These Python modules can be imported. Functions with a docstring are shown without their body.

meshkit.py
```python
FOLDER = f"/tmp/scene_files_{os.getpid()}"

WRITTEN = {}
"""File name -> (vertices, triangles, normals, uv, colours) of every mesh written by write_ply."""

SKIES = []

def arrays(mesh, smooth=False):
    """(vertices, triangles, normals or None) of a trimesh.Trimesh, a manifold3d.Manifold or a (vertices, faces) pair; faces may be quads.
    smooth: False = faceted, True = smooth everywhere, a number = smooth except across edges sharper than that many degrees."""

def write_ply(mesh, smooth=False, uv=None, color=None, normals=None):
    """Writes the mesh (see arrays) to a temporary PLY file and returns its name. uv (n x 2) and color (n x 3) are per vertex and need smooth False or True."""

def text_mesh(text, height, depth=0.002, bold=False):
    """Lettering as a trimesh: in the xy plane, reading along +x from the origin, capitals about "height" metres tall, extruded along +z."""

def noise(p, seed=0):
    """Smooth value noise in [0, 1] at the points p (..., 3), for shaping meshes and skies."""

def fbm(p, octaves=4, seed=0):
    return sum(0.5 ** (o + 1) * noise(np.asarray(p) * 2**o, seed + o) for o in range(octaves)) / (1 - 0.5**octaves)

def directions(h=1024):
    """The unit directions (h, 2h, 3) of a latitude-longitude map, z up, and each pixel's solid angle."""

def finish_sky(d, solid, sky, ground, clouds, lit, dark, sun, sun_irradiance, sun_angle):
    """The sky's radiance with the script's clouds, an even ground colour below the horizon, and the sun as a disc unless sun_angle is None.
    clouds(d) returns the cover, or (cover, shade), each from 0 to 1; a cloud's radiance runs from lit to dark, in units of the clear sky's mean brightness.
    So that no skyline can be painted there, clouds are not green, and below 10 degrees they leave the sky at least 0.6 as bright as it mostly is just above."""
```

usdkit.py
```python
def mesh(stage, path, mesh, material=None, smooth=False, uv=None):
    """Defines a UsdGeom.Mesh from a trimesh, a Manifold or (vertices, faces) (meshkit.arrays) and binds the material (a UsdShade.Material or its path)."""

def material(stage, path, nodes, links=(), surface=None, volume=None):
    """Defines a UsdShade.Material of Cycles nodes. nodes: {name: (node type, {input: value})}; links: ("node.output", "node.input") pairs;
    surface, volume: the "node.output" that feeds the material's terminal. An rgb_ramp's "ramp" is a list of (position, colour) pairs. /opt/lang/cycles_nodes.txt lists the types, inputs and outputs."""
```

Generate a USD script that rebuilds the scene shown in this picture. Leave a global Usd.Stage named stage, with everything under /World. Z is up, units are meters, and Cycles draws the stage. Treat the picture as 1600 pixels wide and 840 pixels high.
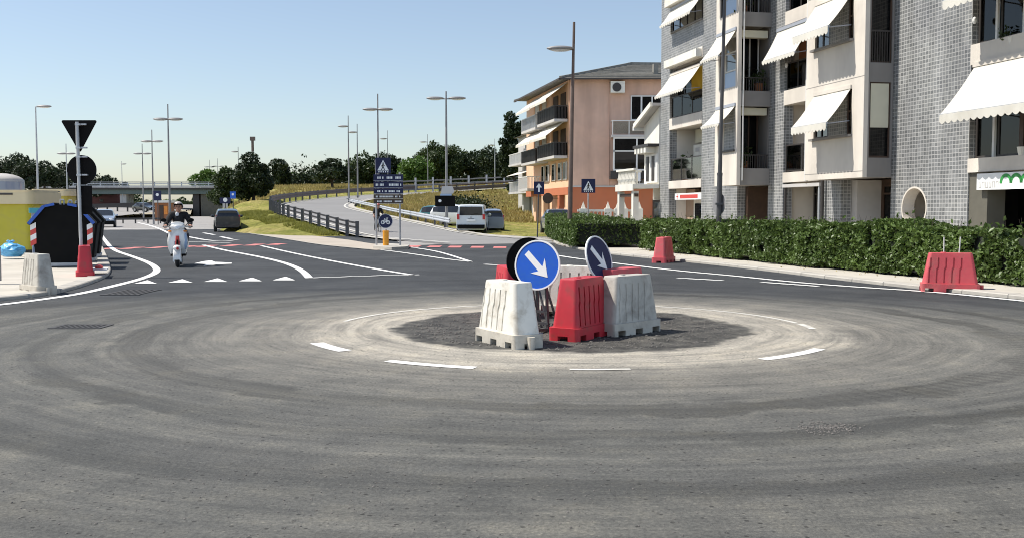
import math, random
import numpy as np
import trimesh, usdkit, meshkit
import manifold3d as m3
from shapely.geometry import Polygon, LineString, Point
from shapely.geometry import box as sbox
from scipy.interpolate import griddata
from scipy.ndimage import gaussian_filter, map_coordinates
from pxr import Usd, UsdGeom, UsdShade, UsdLux, Gf, Sdf

stage = Usd.Stage.CreateInMemory()
UsdGeom.SetStageUpAxis(stage, UsdGeom.Tokens.z)
UsdGeom.SetStageMetersPerUnit(stage, 1.0)
W = UsdGeom.Xform.Define(stage, '/World')
stage.SetDefaultPrim(W.GetPrim())
UsdGeom.Scope.Define(stage, '/World/Looks')
rng = np.random.default_rng(7)
PI = math.pi

# ------------------------------------------------------------------ camera, sky, sun, exposure
CAMH, PITCH, FPX = 1.5, math.radians(3.47), 1550.0
EXPOSURE = 0.42
cam = UsdGeom.Camera.Define(stage, '/World/camera')
cam.CreateHorizontalApertureAttr(36.0); cam.CreateVerticalApertureAttr(18.9)
cam.CreateFocalLengthAttr(36.0 * FPX / 1600.0)
cam.CreateClippingRangeAttr(Gf.Vec2f(0.1, 6000))
cam.CreateExposureAttr(EXPOSURE)
cam.AddTranslateOp().Set((0, 0, CAMH)); cam.AddRotateXOp().Set(90 - math.degrees(PITCH))

SUN_EL, SUN_AZ = math.radians(56), math.atan2(-1.0, 0.06)
SD = np.array([math.sin(SUN_AZ) * math.cos(SUN_EL), math.cos(SUN_AZ) * math.cos(SUN_EL), math.sin(SUN_EL)])
SKY_STRENGTH, SUN_POWER = 0.108, 1.25
skymat = usdkit.material(stage, '/World/Looks/sky_light', {
    "s": ("sky_texture", {"sky_type": "single_scattering", "sun_disc": False, "sun_elevation": SUN_EL, "sun_rotation": SUN_AZ,
                          "altitude": 0.0, "air_density": 1.0, "aerosol_density": 0.7, "ozone_density": 2.0}),
    "h": ("hsv", {"saturation": 0.86}), "b": ("background_shader", {"strength": SKY_STRENGTH})}, [("s.color", "h.color"), ("h.color", "b.color")], surface="b.background")
dome = UsdLux.DomeLight.Define(stage, '/World/sky')
UsdShade.MaterialBindingAPI.Apply(dome.GetPrim()).Bind(skymat)
dome.GetPrim().SetCustomDataByKey('kind', 'structure')
sun = UsdLux.DistantLight.Define(stage, '/World/sun')
sun.CreateNormalizeAttr(True); sun.CreateIntensityAttr(SUN_POWER); sun.CreateAngleAttr(0.5); sun.CreateColorAttr(Gf.Vec3f(1.0, 0.955, 0.88))
zx = SD; xx = np.cross([0, 0, 1.0], zx); xx /= np.linalg.norm(xx); yx = np.cross(zx, xx)
sun.AddTransformOp().Set(Gf.Matrix4d(*xx, 0, *yx, 0, *zx, 0, 0, 0, 0, 1))

# ------------------------------------------------------------------ helpers
def ray(u, v):
    x, y = (u - 800) / FPX, (420 - v) / FPX
    return np.array([x, math.cos(PITCH) + y * math.sin(PITCH), -math.sin(PITCH) + y * math.cos(PITCH)])
def G(u, v, z=0.0):                       # point of the plane at height z seen at photograph pixel (u, v)
    d = ray(u, v); t = (z - CAMH) / d[2]
    return np.array([d[0] * t, d[1] * t, z])
def P(u, v, Y):                           # point at depth Y
    d = ray(u, v); t = Y / d[1]
    return np.array([d[0] * t, Y, CAMH + d[2] * t])

class MB:
    def __init__(s): s.v, s.f, s.n = [], [], 0
    def add(s, v, f):
        v = np.asarray(v, float).reshape(-1, 3); f = np.asarray(f, int)
        if f.shape[1] == 4: f = np.vstack([f[:, [0, 1, 2]], f[:, [0, 2, 3]]])
        s.v.append(v); s.f.append(f + s.n); s.n += len(v); return s
    def tm(s, m, T=None):
        v, f, _ = meshkit.arrays(m)
        if T is not None: v = v @ np.asarray(T)[:3, :3].T + np.asarray(T)[:3, 3]
        return s.add(v, f)
    def box(s, x0, x1, y0, y1, z0, z1):
        x0, x1 = min(x0, x1), max(x0, x1); y0, y1 = min(y0, y1), max(y0, y1); z0, z1 = min(z0, z1), max(z0, z1)
        v = [(x, y, z) for x in (x0, x1) for y in (y0, y1) for z in (z0, z1)]
        return s.add(v, [(0, 1, 3, 2), (4, 6, 7, 5), (0, 4, 5, 1), (2, 3, 7, 6), (0, 2, 6, 4), (1, 5, 7, 3)])
    def bar(s, p, q, w, h=None, up=(0, 0, 1)):            # rectangular bar from p to q, width w, height h
        h = h or w; p, q = np.array(p, float), np.array(q, float); d = q - p; d /= np.linalg.norm(d)
        a = np.cross(d, up)
        if np.linalg.norm(a) < 1e-3: a = np.cross(d, (1, 0, 0))
        a /= np.linalg.norm(a); b = np.cross(a, d)
        v = [e + i * a * w / 2 + j * b * h / 2 for e in (p, q) for i in (-1, 1) for j in (-1, 1)]
        return s.add(v, [(0, 1, 3, 2), (4, 6, 7, 5), (0, 4, 5, 1), (2, 3, 7, 6), (0, 2, 6, 4), (1, 5, 7, 3)])
    def cyl(s, p, q, r0, r1=None, n=12, caps=True):
        r1 = r0 if r1 is None else r1
        p, q = np.array(p, float), np.array(q, float); d = q - p; d /= np.linalg.norm(d)
        a = np.cross(d, (0, 0, 1.0))
        if np.linalg.norm(a) < 1e-3: a = np.array([1.0, 0, 0])
        a /= np.linalg.norm(a); b = np.cross(d, a); t = np.arange(n) * 2 * PI / n
        c = np.cos(t)[:, None] * a + np.sin(t)[:, None] * b
        v = np.vstack([p + c * r0, q + c * r1, [p], [q]]); i = np.arange(n); j = (i + 1) % n
        f = np.vstack([np.c_[i, j, n + i], np.c_[j, n + j, n + i]])
        if caps: f = np.vstack([f, np.c_[j, i, np.full(n, 2 * n)], np.c_[n + i, n + j, np.full(n, 2 * n + 1)]])
        return s.add(v, f)
    def tube(s, pts, r, n=8):
        for p, q in zip(pts[:-1], pts[1:]): s.cyl(p, q, r, n=n)
        return s
    def ell(s, c, r, n=16, m=8, R=None):                  # ellipsoid
        u = trimesh.creation.uv_sphere(radius=1.0, count=(m, n)); v = u.vertices * np.asarray(r)
        if R is not None: v = v @ np.asarray(R).T
        return s.add(v + np.asarray(c), u.faces)
    def prism(s, poly, z0, z1, T=None):                   # shapely polygon extruded in z
        for g in getattr(poly, 'geoms', [poly]):
            m = trimesh.creation.extrude_polygon(g, z1 - z0, engine='earcut'); m.apply_translation((0, 0, z0)); s.tm(m, T)
        return s
    def plate(s, poly, o, ex, ey, d):                     # polygon in the frame (o, ex, ey), thickness d along ex x ey
        ex, ey = np.asarray(ex, float), np.asarray(ey, float); T = np.eye(4); T[:3, 0], T[:3, 1], T[:3, 2], T[:3, 3] = ex, ey, np.cross(ex, ey), o
        return s.prism(poly, 0, d, T)
    def tri(s, *pts):
        n = len(pts); return s.add(pts, [(0, i, i + 1) for i in range(1, n - 1)])
    def rot(s, a, c=(0, 0, 0)):
        R = np.array([[math.cos(a), -math.sin(a), 0], [math.sin(a), math.cos(a), 0], [0, 0, 1]])
        s.v = [(v - c) @ R.T + c for v in s.v]; return s
    def mesh(s): return np.vstack(s.v), np.vstack(s.f)

USED = {}
def numbered(parent, name):
    k = USED.get((parent, name), 0); USED[(parent, name)] = k + 1
    return f'{parent}/{name}' if k == 0 else f'{parent}/{name}_{k:03d}'
def pth(parent): return '/World' if parent is None else str(parent.GetPath())
def meta(p, label=None, cat=None, group=None, kind=None):
    for k, x in (('label', label), ('category', cat), ('group', group), ('kind', kind)):
        if x: p.SetCustomDataByKey(k, x)
    return p
def obj(name, mb, mat, parent=None, smooth=False, **kw):
    m = usdkit.mesh(stage, numbered(pth(parent), name), mb.mesh() if isinstance(mb, MB) else mb, mat, smooth=smooth)
    return meta(m.GetPrim(), **kw)
def thing(name, label, cat, loc=(0, 0, 0), rotz=0.0, group=None, kind=None, scale=None):
    x = UsdGeom.Xform.Define(stage, numbered('/World', name))
    x.AddTranslateOp().Set(Gf.Vec3d(*map(float, loc))); x.AddRotateZOp().Set(math.degrees(rotz))
    if scale: x.AddScaleOp().Set(Gf.Vec3f(scale, scale, scale))
    return meta(x.GetPrim(), label, cat, group, kind)
def dup(root, loc, rotz, label, group=None):
    cd = root.GetCustomData(); base = str(root.GetPath()).split('/')[-1]
    if base[-4:-3] == '_' and base[-3:].isdigit(): base = base[:-4]
    r = thing(base, label, cd['category'], loc, rotz, group or cd.get('group'))
    r.GetReferences().AddInternalReference(root.GetPath()); r.SetInstanceable(True)
    return r

def mat(name, c, rough=0.7, var=0.12, scale=6.0, metal=0.0, bump=0.0, bscale=None, spec=0.5, dirt=None, dscale=1.5, coat=0.0, transl=0.0, streak=0.0):
    """A painted / plain surface: noise-varied colour, optional dirt patches, fine bump."""
    c = np.array(c, float)
    n = {"g": ("geometry", {}), "n": ("noise_texture", {"scale": scale, "detail": 5.0, "roughness": 0.6}),
         "r": ("rgb_ramp", {"ramp": [(0.25, tuple(c * (1 - var))), (0.75, tuple(np.minimum(c * (1 + var), 0.95)))]}),
         "p": ("principled_bsdf", {"roughness": rough, "metallic": metal, "specular_ior_level": spec, "coat_weight": coat})}
    l = [("g.position", "n.vector"), ("n.fac", "r.fac")]; out = "r.color"
    if dirt is not None:
        n["dn"] = ("noise_texture", {"scale": dscale, "detail": 6.0, "roughness": 0.65, "distortion": 0.4})
        n["dr"] = ("rgb_ramp", {"ramp": [(0.48, (0, 0, 0)), (0.72, (0.75, 0.75, 0.75))]})
        n["dm"] = ("mix", {"color2": tuple(dirt)})
        l += [("g.position", "dn.vector"), ("dn.fac", "dr.fac"), ("dr.color", "dm.fac"), (out, "dm.color1")]; out = "dm.color"
    if streak:                            # rain streaks running down the wall
        n["sm"] = ("mapping", {"scale": (0.9, 0.9, 0.13)}); n["sn"] = ("noise_texture", {"scale": 1.0, "detail": 4.0, "roughness": 0.55})
        n["sr"] = ("rgb_ramp", {"ramp": [(0.34, (1 - streak * 0.8,) * 3), (0.6, (1, 1, 1))]}); n["sx"] = ("mix", {"mix_type": "multiply", "fac": 1.0})
        l += [("g.position", "sm.vector"), ("sm.vector", "sn.vector"), ("sn.fac", "sr.fac"), (out, "sx.color1"), ("sr.color", "sx.color2")]; out = "sx.color"
    l.append((out, "p.base_color"))
    if bump:
        n["bn"] = ("noise_texture", {"scale": bscale or scale * 6, "detail": 4.0}); n["bu"] = ("bump", {"strength": bump, "distance": 0.02})
        l += [("g.position", "bn.vector"), ("bn.fac", "bu.height"), ("bu.normal", "p.normal")]
    surf = "p.BSDF"
    if transl:
        n["t"] = ("translucent_bsdf", {}); n["mx"] = ("mix_closure", {"fac": transl})
        l += [(out, "t.color"), ("p.BSDF", "mx.closure1"), ("t.BSDF", "mx.closure2")]; surf = "mx.closure"
    return usdkit.material(stage, f'/World/Looks/{name}', n, l, surface=surf)

def leafmat(name, dark, mid, light, rough=0.45, transl=0.25):
    n = {"g": ("geometry", {}), "r": ("rgb_ramp", {"ramp": [(0.0, dark), (0.55, mid), (0.9, light), (1.0, tuple(np.array(light) * 1.25))]}),
         "n": ("noise_texture", {"scale": 0.8, "detail": 3.0}), "m": ("math", {"math_type": "multiply_add", "value2": 0.55, "value3": 0.0}),
         "m2": ("math", {"math_type": "multiply_add", "value2": 0.6}),
         "p": ("principled_bsdf", {"roughness": rough, "specular_ior_level": 0.35}), "t": ("translucent_bsdf", {}), "x": ("mix_closure", {"fac": transl})}
    l = [("g.random_per_island", "m.value1"), ("g.position", "n.vector"), ("n.fac", "m2.value1"), ("m.value", "m2.value3"), ("m2.value", "r.fac"),
         ("r.color", "p.base_color"), ("r.color", "t.color"), ("p.BSDF", "x.closure1"), ("t.BSDF", "x.closure2")]
    return usdkit.material(stage, f'/World/Looks/{name}', n, l, surface="x.closure")

M = {}
M['white_plastic'] = mat('white_plastic', (0.68, 0.65, 0.58), 0.5, 0.08, 5, dirt=(0.34, 0.29, 0.22), dscale=4.5, bump=0.08)
M['grey_plastic'] = mat('grimy_white_plastic', (0.54, 0.51, 0.45), 0.55, 0.12, 5, dirt=(0.20, 0.17, 0.14), dscale=4.0, streak=0.35, bump=0.08)
M['grimy_base'] = mat('grimy_base_plastic', (0.50, 0.46, 0.39), 0.6, 0.14, 5, dirt=(0.22, 0.18, 0.14), dscale=4.5, bump=0.1)
M['red_plastic'] = mat('red_plastic', (0.50, 0.026, 0.04), 0.48, 0.12, 5, dirt=(0.26, 0.06, 0.05), dscale=5.0, streak=0.2, bump=0.05)
M['pink_plastic'] = mat('faded_red_plastic', (0.60, 0.085, 0.10), 0.5, 0.12, 5, dirt=(0.38, 0.14, 0.12), dscale=5.0, streak=0.2, bump=0.05)
M['sign_blue'] = mat('sign_blue', (0.008, 0.09, 0.50), 0.35, 0.06, 3, dirt=(0.02, 0.12, 0.42), dscale=9)
M['sign_navy'] = mat('sign_navy', (0.003, 0.006, 0.045), 0.6, 0.06, 3)
M['sign_white'] = mat('sign_white', (0.78, 0.78, 0.76), 0.4, 0.04, 4)
M['sign_back'] = mat('sign_back_paint', (0.005, 0.0045, 0.0045), 0.8, 0.3, 5, spec=0.12)
M['sign_brown'] = mat('sign_brown', (0.05, 0.03, 0.018), 0.4, 0.08, 4)
M['black_plastic'] = mat('black_plastic', (0.0045, 0.0043, 0.004), 0.8, 0.3, 5, spec=0.15)
M['black_rubber'] = mat('black_rubber', (0.013, 0.013, 0.013), 0.8, 0.25, 9)
M['galv'] = mat('galvanised_steel', (0.42, 0.43, 0.44), 0.45, 0.14, 3, metal=0.35)
M['pole_grey'] = mat('pole_grey_paint', (0.24, 0.235, 0.235), 0.5, 0.18, 1.5, metal=0.2)
M['pole_dark'] = mat('pole_dark_paint', (0.07, 0.068, 0.07), 0.5, 0.2, 2.5, metal=0.2)
M['rust'] = mat('weathered_steel', (0.12, 0.085, 0.07), 0.7, 0.25, 3)
M['lamp_lens'] = mat('lamp_lens', (0.6, 0.6, 0.58), 0.25, 0.05, 3)
M['yellow'] = mat('yellow_enamel', (0.42, 0.37, 0.02), 0.45, 0.08, 2, dirt=(0.36, 0.31, 0.05), dscale=2.0)
M['olive_yellow'] = mat('faded_yellow_enamel', (0.42, 0.35, 0.05), 0.5, 0.1, 2, dirt=(0.3, 0.26, 0.07))
M['cream'] = mat('cream_lid', (0.54, 0.45, 0.28), 0.5, 0.06, 3)
M['lid_blue'] = mat('lid_blue', (0.03, 0.10, 0.42), 0.45, 0.1, 4)
M['teal'] = mat('teal_plastic', (0.03, 0.25, 0.30), 0.5, 0.1, 4)
M['bag_blue'] = mat('bag_blue', (0.10, 0.36, 0.62), 0.35, 0.25, 9, bump=0.5, bscale=14)
M['stripe_red'] = mat('stripe_red', (0.55, 0.06, 0.05), 0.4, 0.05)
M['orange'] = mat('orange_paint', (0.72, 0.24, 0.03), 0.5, 0.08)
M['orange_bollard'] = mat('amber_plastic', (0.70, 0.30, 0.02), 0.5, 0.08)
M['plaster_beige'] = mat('plaster_beige', (0.64, 0.585, 0.51), 0.85, 0.06, 1.2, bump=0.15, bscale=40, dirt=(0.53, 0.48, 0.42), dscale=0.6, streak=0.2)
M['plaster_white'] = mat('plaster_white', (0.72, 0.69, 0.61), 0.85, 0.05, 1.2, bump=0.1, bscale=40, dirt=(0.6, 0.56, 0.49), dscale=0.5, streak=0.2)
M['plaster_grey'] = mat('plaster_grey', (0.22, 0.205, 0.19), 0.85, 0.08, 1.5, bump=0.15, bscale=40, streak=0.3)
M['plaster_salmon'] = mat('plaster_salmon', (0.62, 0.40, 0.30), 0.85, 0.08, 0.8, bump=0.15, bscale=30, dirt=(0.50, 0.34, 0.265), dscale=0.35, streak=0.25)
M['plaster_peach'] = mat('plaster_peach', (0.72, 0.44, 0.28), 0.85, 0.06, 0.8, dirt=(0.66, 0.50, 0.36), dscale=0.5)
M['plaster_orange'] = mat('plaster_orange', (0.44, 0.135, 0.06), 0.85, 0.08, 0.8, dirt=(0.38, 0.15, 0.08), dscale=0.5)
M['concrete_pale'] = mat('pale_concrete', (0.46, 0.44, 0.42), 0.85, 0.1, 1.0, dirt=(0.33, 0.31, 0.29), dscale=0.4)
M['concrete_green'] = mat('green_grey_paint', (0.11, 0.14, 0.13), 0.8, 0.12, 0.5)
M['brick_red'] = mat('dark_red_render', (0.11, 0.04, 0.032), 0.9, 0.2, 0.5)
M['frame_dark'] = mat('frame_dark', (0.035, 0.03, 0.027), 0.5, 0.15)
M['frame_white'] = mat('frame_white', (0.62, 0.61, 0.58), 0.5, 0.05)
M['wood_dark'] = mat('dark_wood', (0.055, 0.03, 0.018), 0.6, 0.3, 7)
M['curtain_yellow'] = mat('yellow_blind', (0.66, 0.42, 0.03), 0.8, 0.1, 2)
M['curtain_pale'] = mat('pale_blind', (0.55, 0.52, 0.40), 0.8, 0.06, 2)
M['awning'] = mat('awning_cloth', (0.74, 0.71, 0.63), 0.85, 0.03, 1.0, transl=0.2, dirt=(0.62, 0.58, 0.49), dscale=0.9, streak=0.14)
M['awning_trim'] = mat('awning_bar', (0.30, 0.32, 0.36), 0.5, 0.05)
M['roof_tile'] = mat('roof_tile', (0.20, 0.19, 0.165), 0.85, 0.30, 4, dirt=(0.10, 0.10, 0.09), dscale=2.0, bump=0.5, bscale=14)
M['sign_green'] = mat('sign_green', (0.03, 0.26, 0.05), 0.5, 0.1)
M['dark_stone'] = mat('dark_stone', (0.10, 0.093, 0.072), 0.8, 0.15, 2)
M['rust_blind'] = mat('rust_blind', (0.30, 0.12, 0.05), 0.8, 0.1)
M['salmon_stone'] = mat('salmon_stone', (0.34, 0.24, 0.17), 0.85, 0.1)
M['roof_edge'] = mat('roof_gutter', (0.05, 0.04, 0.035), 0.6, 0.1)
M['bark'] = mat('bark', (0.06, 0.045, 0.033), 0.9, 0.3, 6, bump=0.5)
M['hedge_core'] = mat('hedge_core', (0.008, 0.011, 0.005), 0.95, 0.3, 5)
M['skin'] = mat('skin', (0.42, 0.22, 0.15), 0.5, 0.05)
M['hair'] = mat('hair', (0.015, 0.011, 0.009), 0.6, 0.2, 30)
M['cloth_black'] = mat('cloth_black', (0.012, 0.011, 0.012), 0.9, 0.3, 15)
M['cloth_navy'] = mat('cloth_dark_trousers', (0.02, 0.02, 0.03), 0.9, 0.3, 15)
M['cloth_white'] = mat('cloth_white', (0.65, 0.65, 0.66), 0.9, 0.1, 15)
M['helmet_grey'] = mat('helmet_shell', (0.42, 0.38, 0.36), 0.3, 0.05)
M['red_paint'] = mat('red_paint', (0.50, 0.04, 0.03), 0.35, 0.05)
M['scooter_white'] = mat('scooter_white', (0.72, 0.72, 0.70), 0.25, 0.03, 4, coat=0.5)
M['scooter_blue'] = mat('scooter_pale_blue', (0.30, 0.40, 0.55), 0.3, 0.03, 4)
M['car_black'] = mat('car_black', (0.012, 0.012, 0.013), 0.25, 0.1, 2, coat=1.0)
M['car_silver'] = mat('car_silver_blue', (0.33, 0.38, 0.46), 0.3, 0.05, 2, metal=0.3, coat=1.0)
M['car_white'] = mat('car_white', (0.70, 0.70, 0.70), 0.3, 0.03, 2, coat=1.0)
M['car_teal'] = mat('car_teal', (0.05, 0.20, 0.22), 0.3, 0.05, 2, coat=1.0)
M['car_greyblue'] = mat('car_grey_blue', (0.20, 0.23, 0.30), 0.3, 0.05, 2, coat=1.0)
M['van_white'] = mat('van_white', (0.58, 0.62, 0.64), 0.35, 0.05, 2, coat=0.6)
M['car_glass'] = mat('car_glass', (0.012, 0.014, 0.017), 0.06, 0.1, 2, spec=0.8)
M['light_red'] = mat('tail_light', (0.45, 0.02, 0.02), 0.2, 0.05, spec=0.7)
M['light_clear'] = mat('head_light', (0.70, 0.72, 0.75), 0.12, 0.05, spec=0.8)
M['chrome'] = mat('rim_metal', (0.45, 0.45, 0.46), 0.3, 0.05, metal=0.8)
M['pebble'] = mat('pebble', (0.13, 0.12, 0.11), 0.9, 0.4, 20)
M['white_marking'] = mat('road_paint_white', (0.78, 0.77, 0.74), 0.7, 0.05, 5, dirt=(0.50, 0.49, 0.46), dscale=5.0)
M['white_worn'] = mat('road_paint_dusty', (0.58, 0.56, 0.51), 0.8, 0.1, 5, dirt=(0.34, 0.32, 0.28), dscale=3.0)
M['red_marking'] = mat('road_paint_red', (0.50, 0.16, 0.15), 0.8, 0.1, 4, dirt=(0.34, 0.15, 0.14), dscale=1.5)
M['kerb'] = mat('kerb_stone', (0.40, 0.375, 0.33), 0.85, 0.12, 3, dirt=(0.28, 0.26, 0.235), dscale=1.5)
M['pavement'] = mat('pavement_concrete', (0.45, 0.415, 0.355), 0.9, 0.08, 1.5, dirt=(0.34, 0.31, 0.26), dscale=0.8, bump=0.1, bscale=60)
M['shoulder'] = mat('sandy_shoulder', (0.38, 0.33, 0.275), 0.95, 0.1, 0.8, dirt=(0.30, 0.25, 0.205), dscale=0.5, bump=0.3, bscale=20)
M['road_old'] = mat('old_asphalt', (0.27, 0.255, 0.24), 0.9, 0.1, 0.3, dirt=(0.20, 0.19, 0.18), dscale=0.15, bump=0.2, bscale=40)
M['ramp'] = mat('ramp_asphalt', (0.205, 0.20, 0.195), 0.9, 0.08, 0.3, dirt=(0.16, 0.157, 0.153), dscale=0.2)
M['soil'] = mat('dry_soil', (0.30, 0.25, 0.17), 0.95, 0.2, 0.4, dirt=(0.20, 0.20, 0.10), dscale=0.1)
M['iron'] = mat('cast_iron', (0.045, 0.042, 0.04), 0.7, 0.25, 12)
M['leaf_hedge'] = leafmat('leaf_hedge', (0.022, 0.040, 0.010), (0.140, 0.210, 0.048), (0.42, 0.50, 0.20), 0.4, 0.2)
M['leaf_dark'] = leafmat('leaf_dark', (0.009, 0.016, 0.007), (0.036, 0.058, 0.019), (0.125, 0.17, 0.06), 0.5, 0.12)
M['leaf_mid'] = leafmat('leaf_mid', (0.015, 0.027, 0.008), (0.055, 0.085, 0.022), (0.14, 0.18, 0.05), 0.5, 0.2)
M['leaf_bright'] = leafmat('leaf_bright', (0.04, 0.08, 0.012), (0.12, 0.21, 0.04), (0.22, 0.34, 0.08), 0.5, 0.3)
M['grass_green'] = leafmat('grass_green', (0.16, 0.165, 0.03), (0.32, 0.31, 0.075), (0.48, 0.43, 0.16), 0.7, 0.3)
M['grass_dry'] = leafmat('grass_dry', (0.22, 0.17, 0.06), (0.42, 0.34, 0.13), (0.58, 0.48, 0.24), 0.8, 0.25)

def pane_mat(name, tint, mix_=0.12, k=1.3):
    return usdkit.material(stage, f'/World/Looks/{name}', {
        "f": ("fresnel", {"IOR": 1.5}), "m": ("math", {"math_type": "multiply_add", "value2": k, "value3": mix_, "use_clamp": True}),
        "t": ("transparent_bsdf", {"color": tint}), "g": ("glossy_bsdf", {"color": (0.9, 0.9, 0.9), "roughness": 0.03}), "x": ("mix_closure", {})},
        [("f.fac", "m.value1"), ("m.value", "x.fac"), ("t.BSDF", "x.closure1"), ("g.BSDF", "x.closure2")], surface="x.closure")
M['pane'] = pane_mat('window_pane', (0.55, 0.58, 0.58))
M['pane_dark'] = pane_mat('smoked_pane', (0.10, 0.105, 0.105), 0.02, 0.55)
M['pane_pale'] = pane_mat('frosted_pane', (0.75, 0.80, 0.76), 0.12)

# clinker tile facing: 0.2 x 0.1 m grey tiles in pale joints, following the facade's own directions
FAC = math.atan2(0.2036, 0.979)
def tile_material(name, c1, c2, mortar):
    n = {"g": ("geometry", {}), "mp": ("mapping", {"rotation": (0, 0, -FAC)}), "sep": ("separate_xyz", {}), "ad": ("math", {"math_type": "add"}),
         "cx": ("combine_xyz", {}), "bk": ("brick_texture", {"offset": 0.0, "offset_frequency": 1, "squash": 1.0, "scale": 1.0, "mortar_size": 0.0115, "mortar_smooth": 0.25,
                                                             "brick_width": 0.137, "row_height": 0.118, "color1": c1, "color2": c2, "mortar": mortar, "bias": 0.0}),
         "nz": ("noise_texture", {"scale": 0.7, "detail": 4.0}), "nr": ("rgb_ramp", {"ramp": [(0.3, (0.82, 0.82, 0.84)), (0.75, (1.1, 1.1, 1.08))]}),
         "mu": ("mix", {"mix_type": "multiply", "fac": 1.0}), "sm": ("mapping", {"scale": (2.2, 2.2, 0.12)}), "sn": ("noise_texture", {"scale": 1.0, "detail": 6.0, "roughness": 0.7}), "sr": ("rgb_ramp", {"ramp": [(0.38, (0.78, 0.78, 0.77)), (0.62, (1.04, 1.04, 1.04))]}), "sx": ("mix", {"mix_type": "multiply", "fac": 1.0}), "bu": ("bump", {"strength": 0.5, "distance": 0.008, "invert": True}),
         "rr": ("map_range", {"from_min": 0.0, "from_max": 1.0, "to_min": 0.42, "to_max": 0.85}), "p": ("principled_bsdf", {"specular_ior_level": 0.4})}
    l = [("g.position", "mp.vector"), ("mp.vector", "sep.vector"), ("sep.x", "ad.value1"), ("sep.y", "ad.value2"), ("ad.value", "cx.x"), ("sep.z", "cx.y"),
         ("cx.vector", "bk.vector"), ("g.position", "nz.vector"), ("nz.fac", "nr.fac"), ("bk.color", "mu.color1"), ("nr.color", "mu.color2"),
         ("g.position", "sm.vector"), ("sm.vector", "sn.vector"), ("sn.fac", "sr.fac"), ("mu.color", "sx.color1"), ("sr.color", "sx.color2"), ("sx.color", "p.base_color"), ("bk.fac", "bu.height"), ("bu.normal", "p.normal"), ("bk.fac", "rr.value"), ("rr.result", "p.roughness")]
    return usdkit.material(stage, f'/World/Looks/{name}', n, l, surface="p.BSDF")
M['tile'] = tile_material('grey_clinker_tile', (0.138, 0.141, 0.142), (0.248, 0.25, 0.248), (0.45, 0.445, 0.43))

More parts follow.
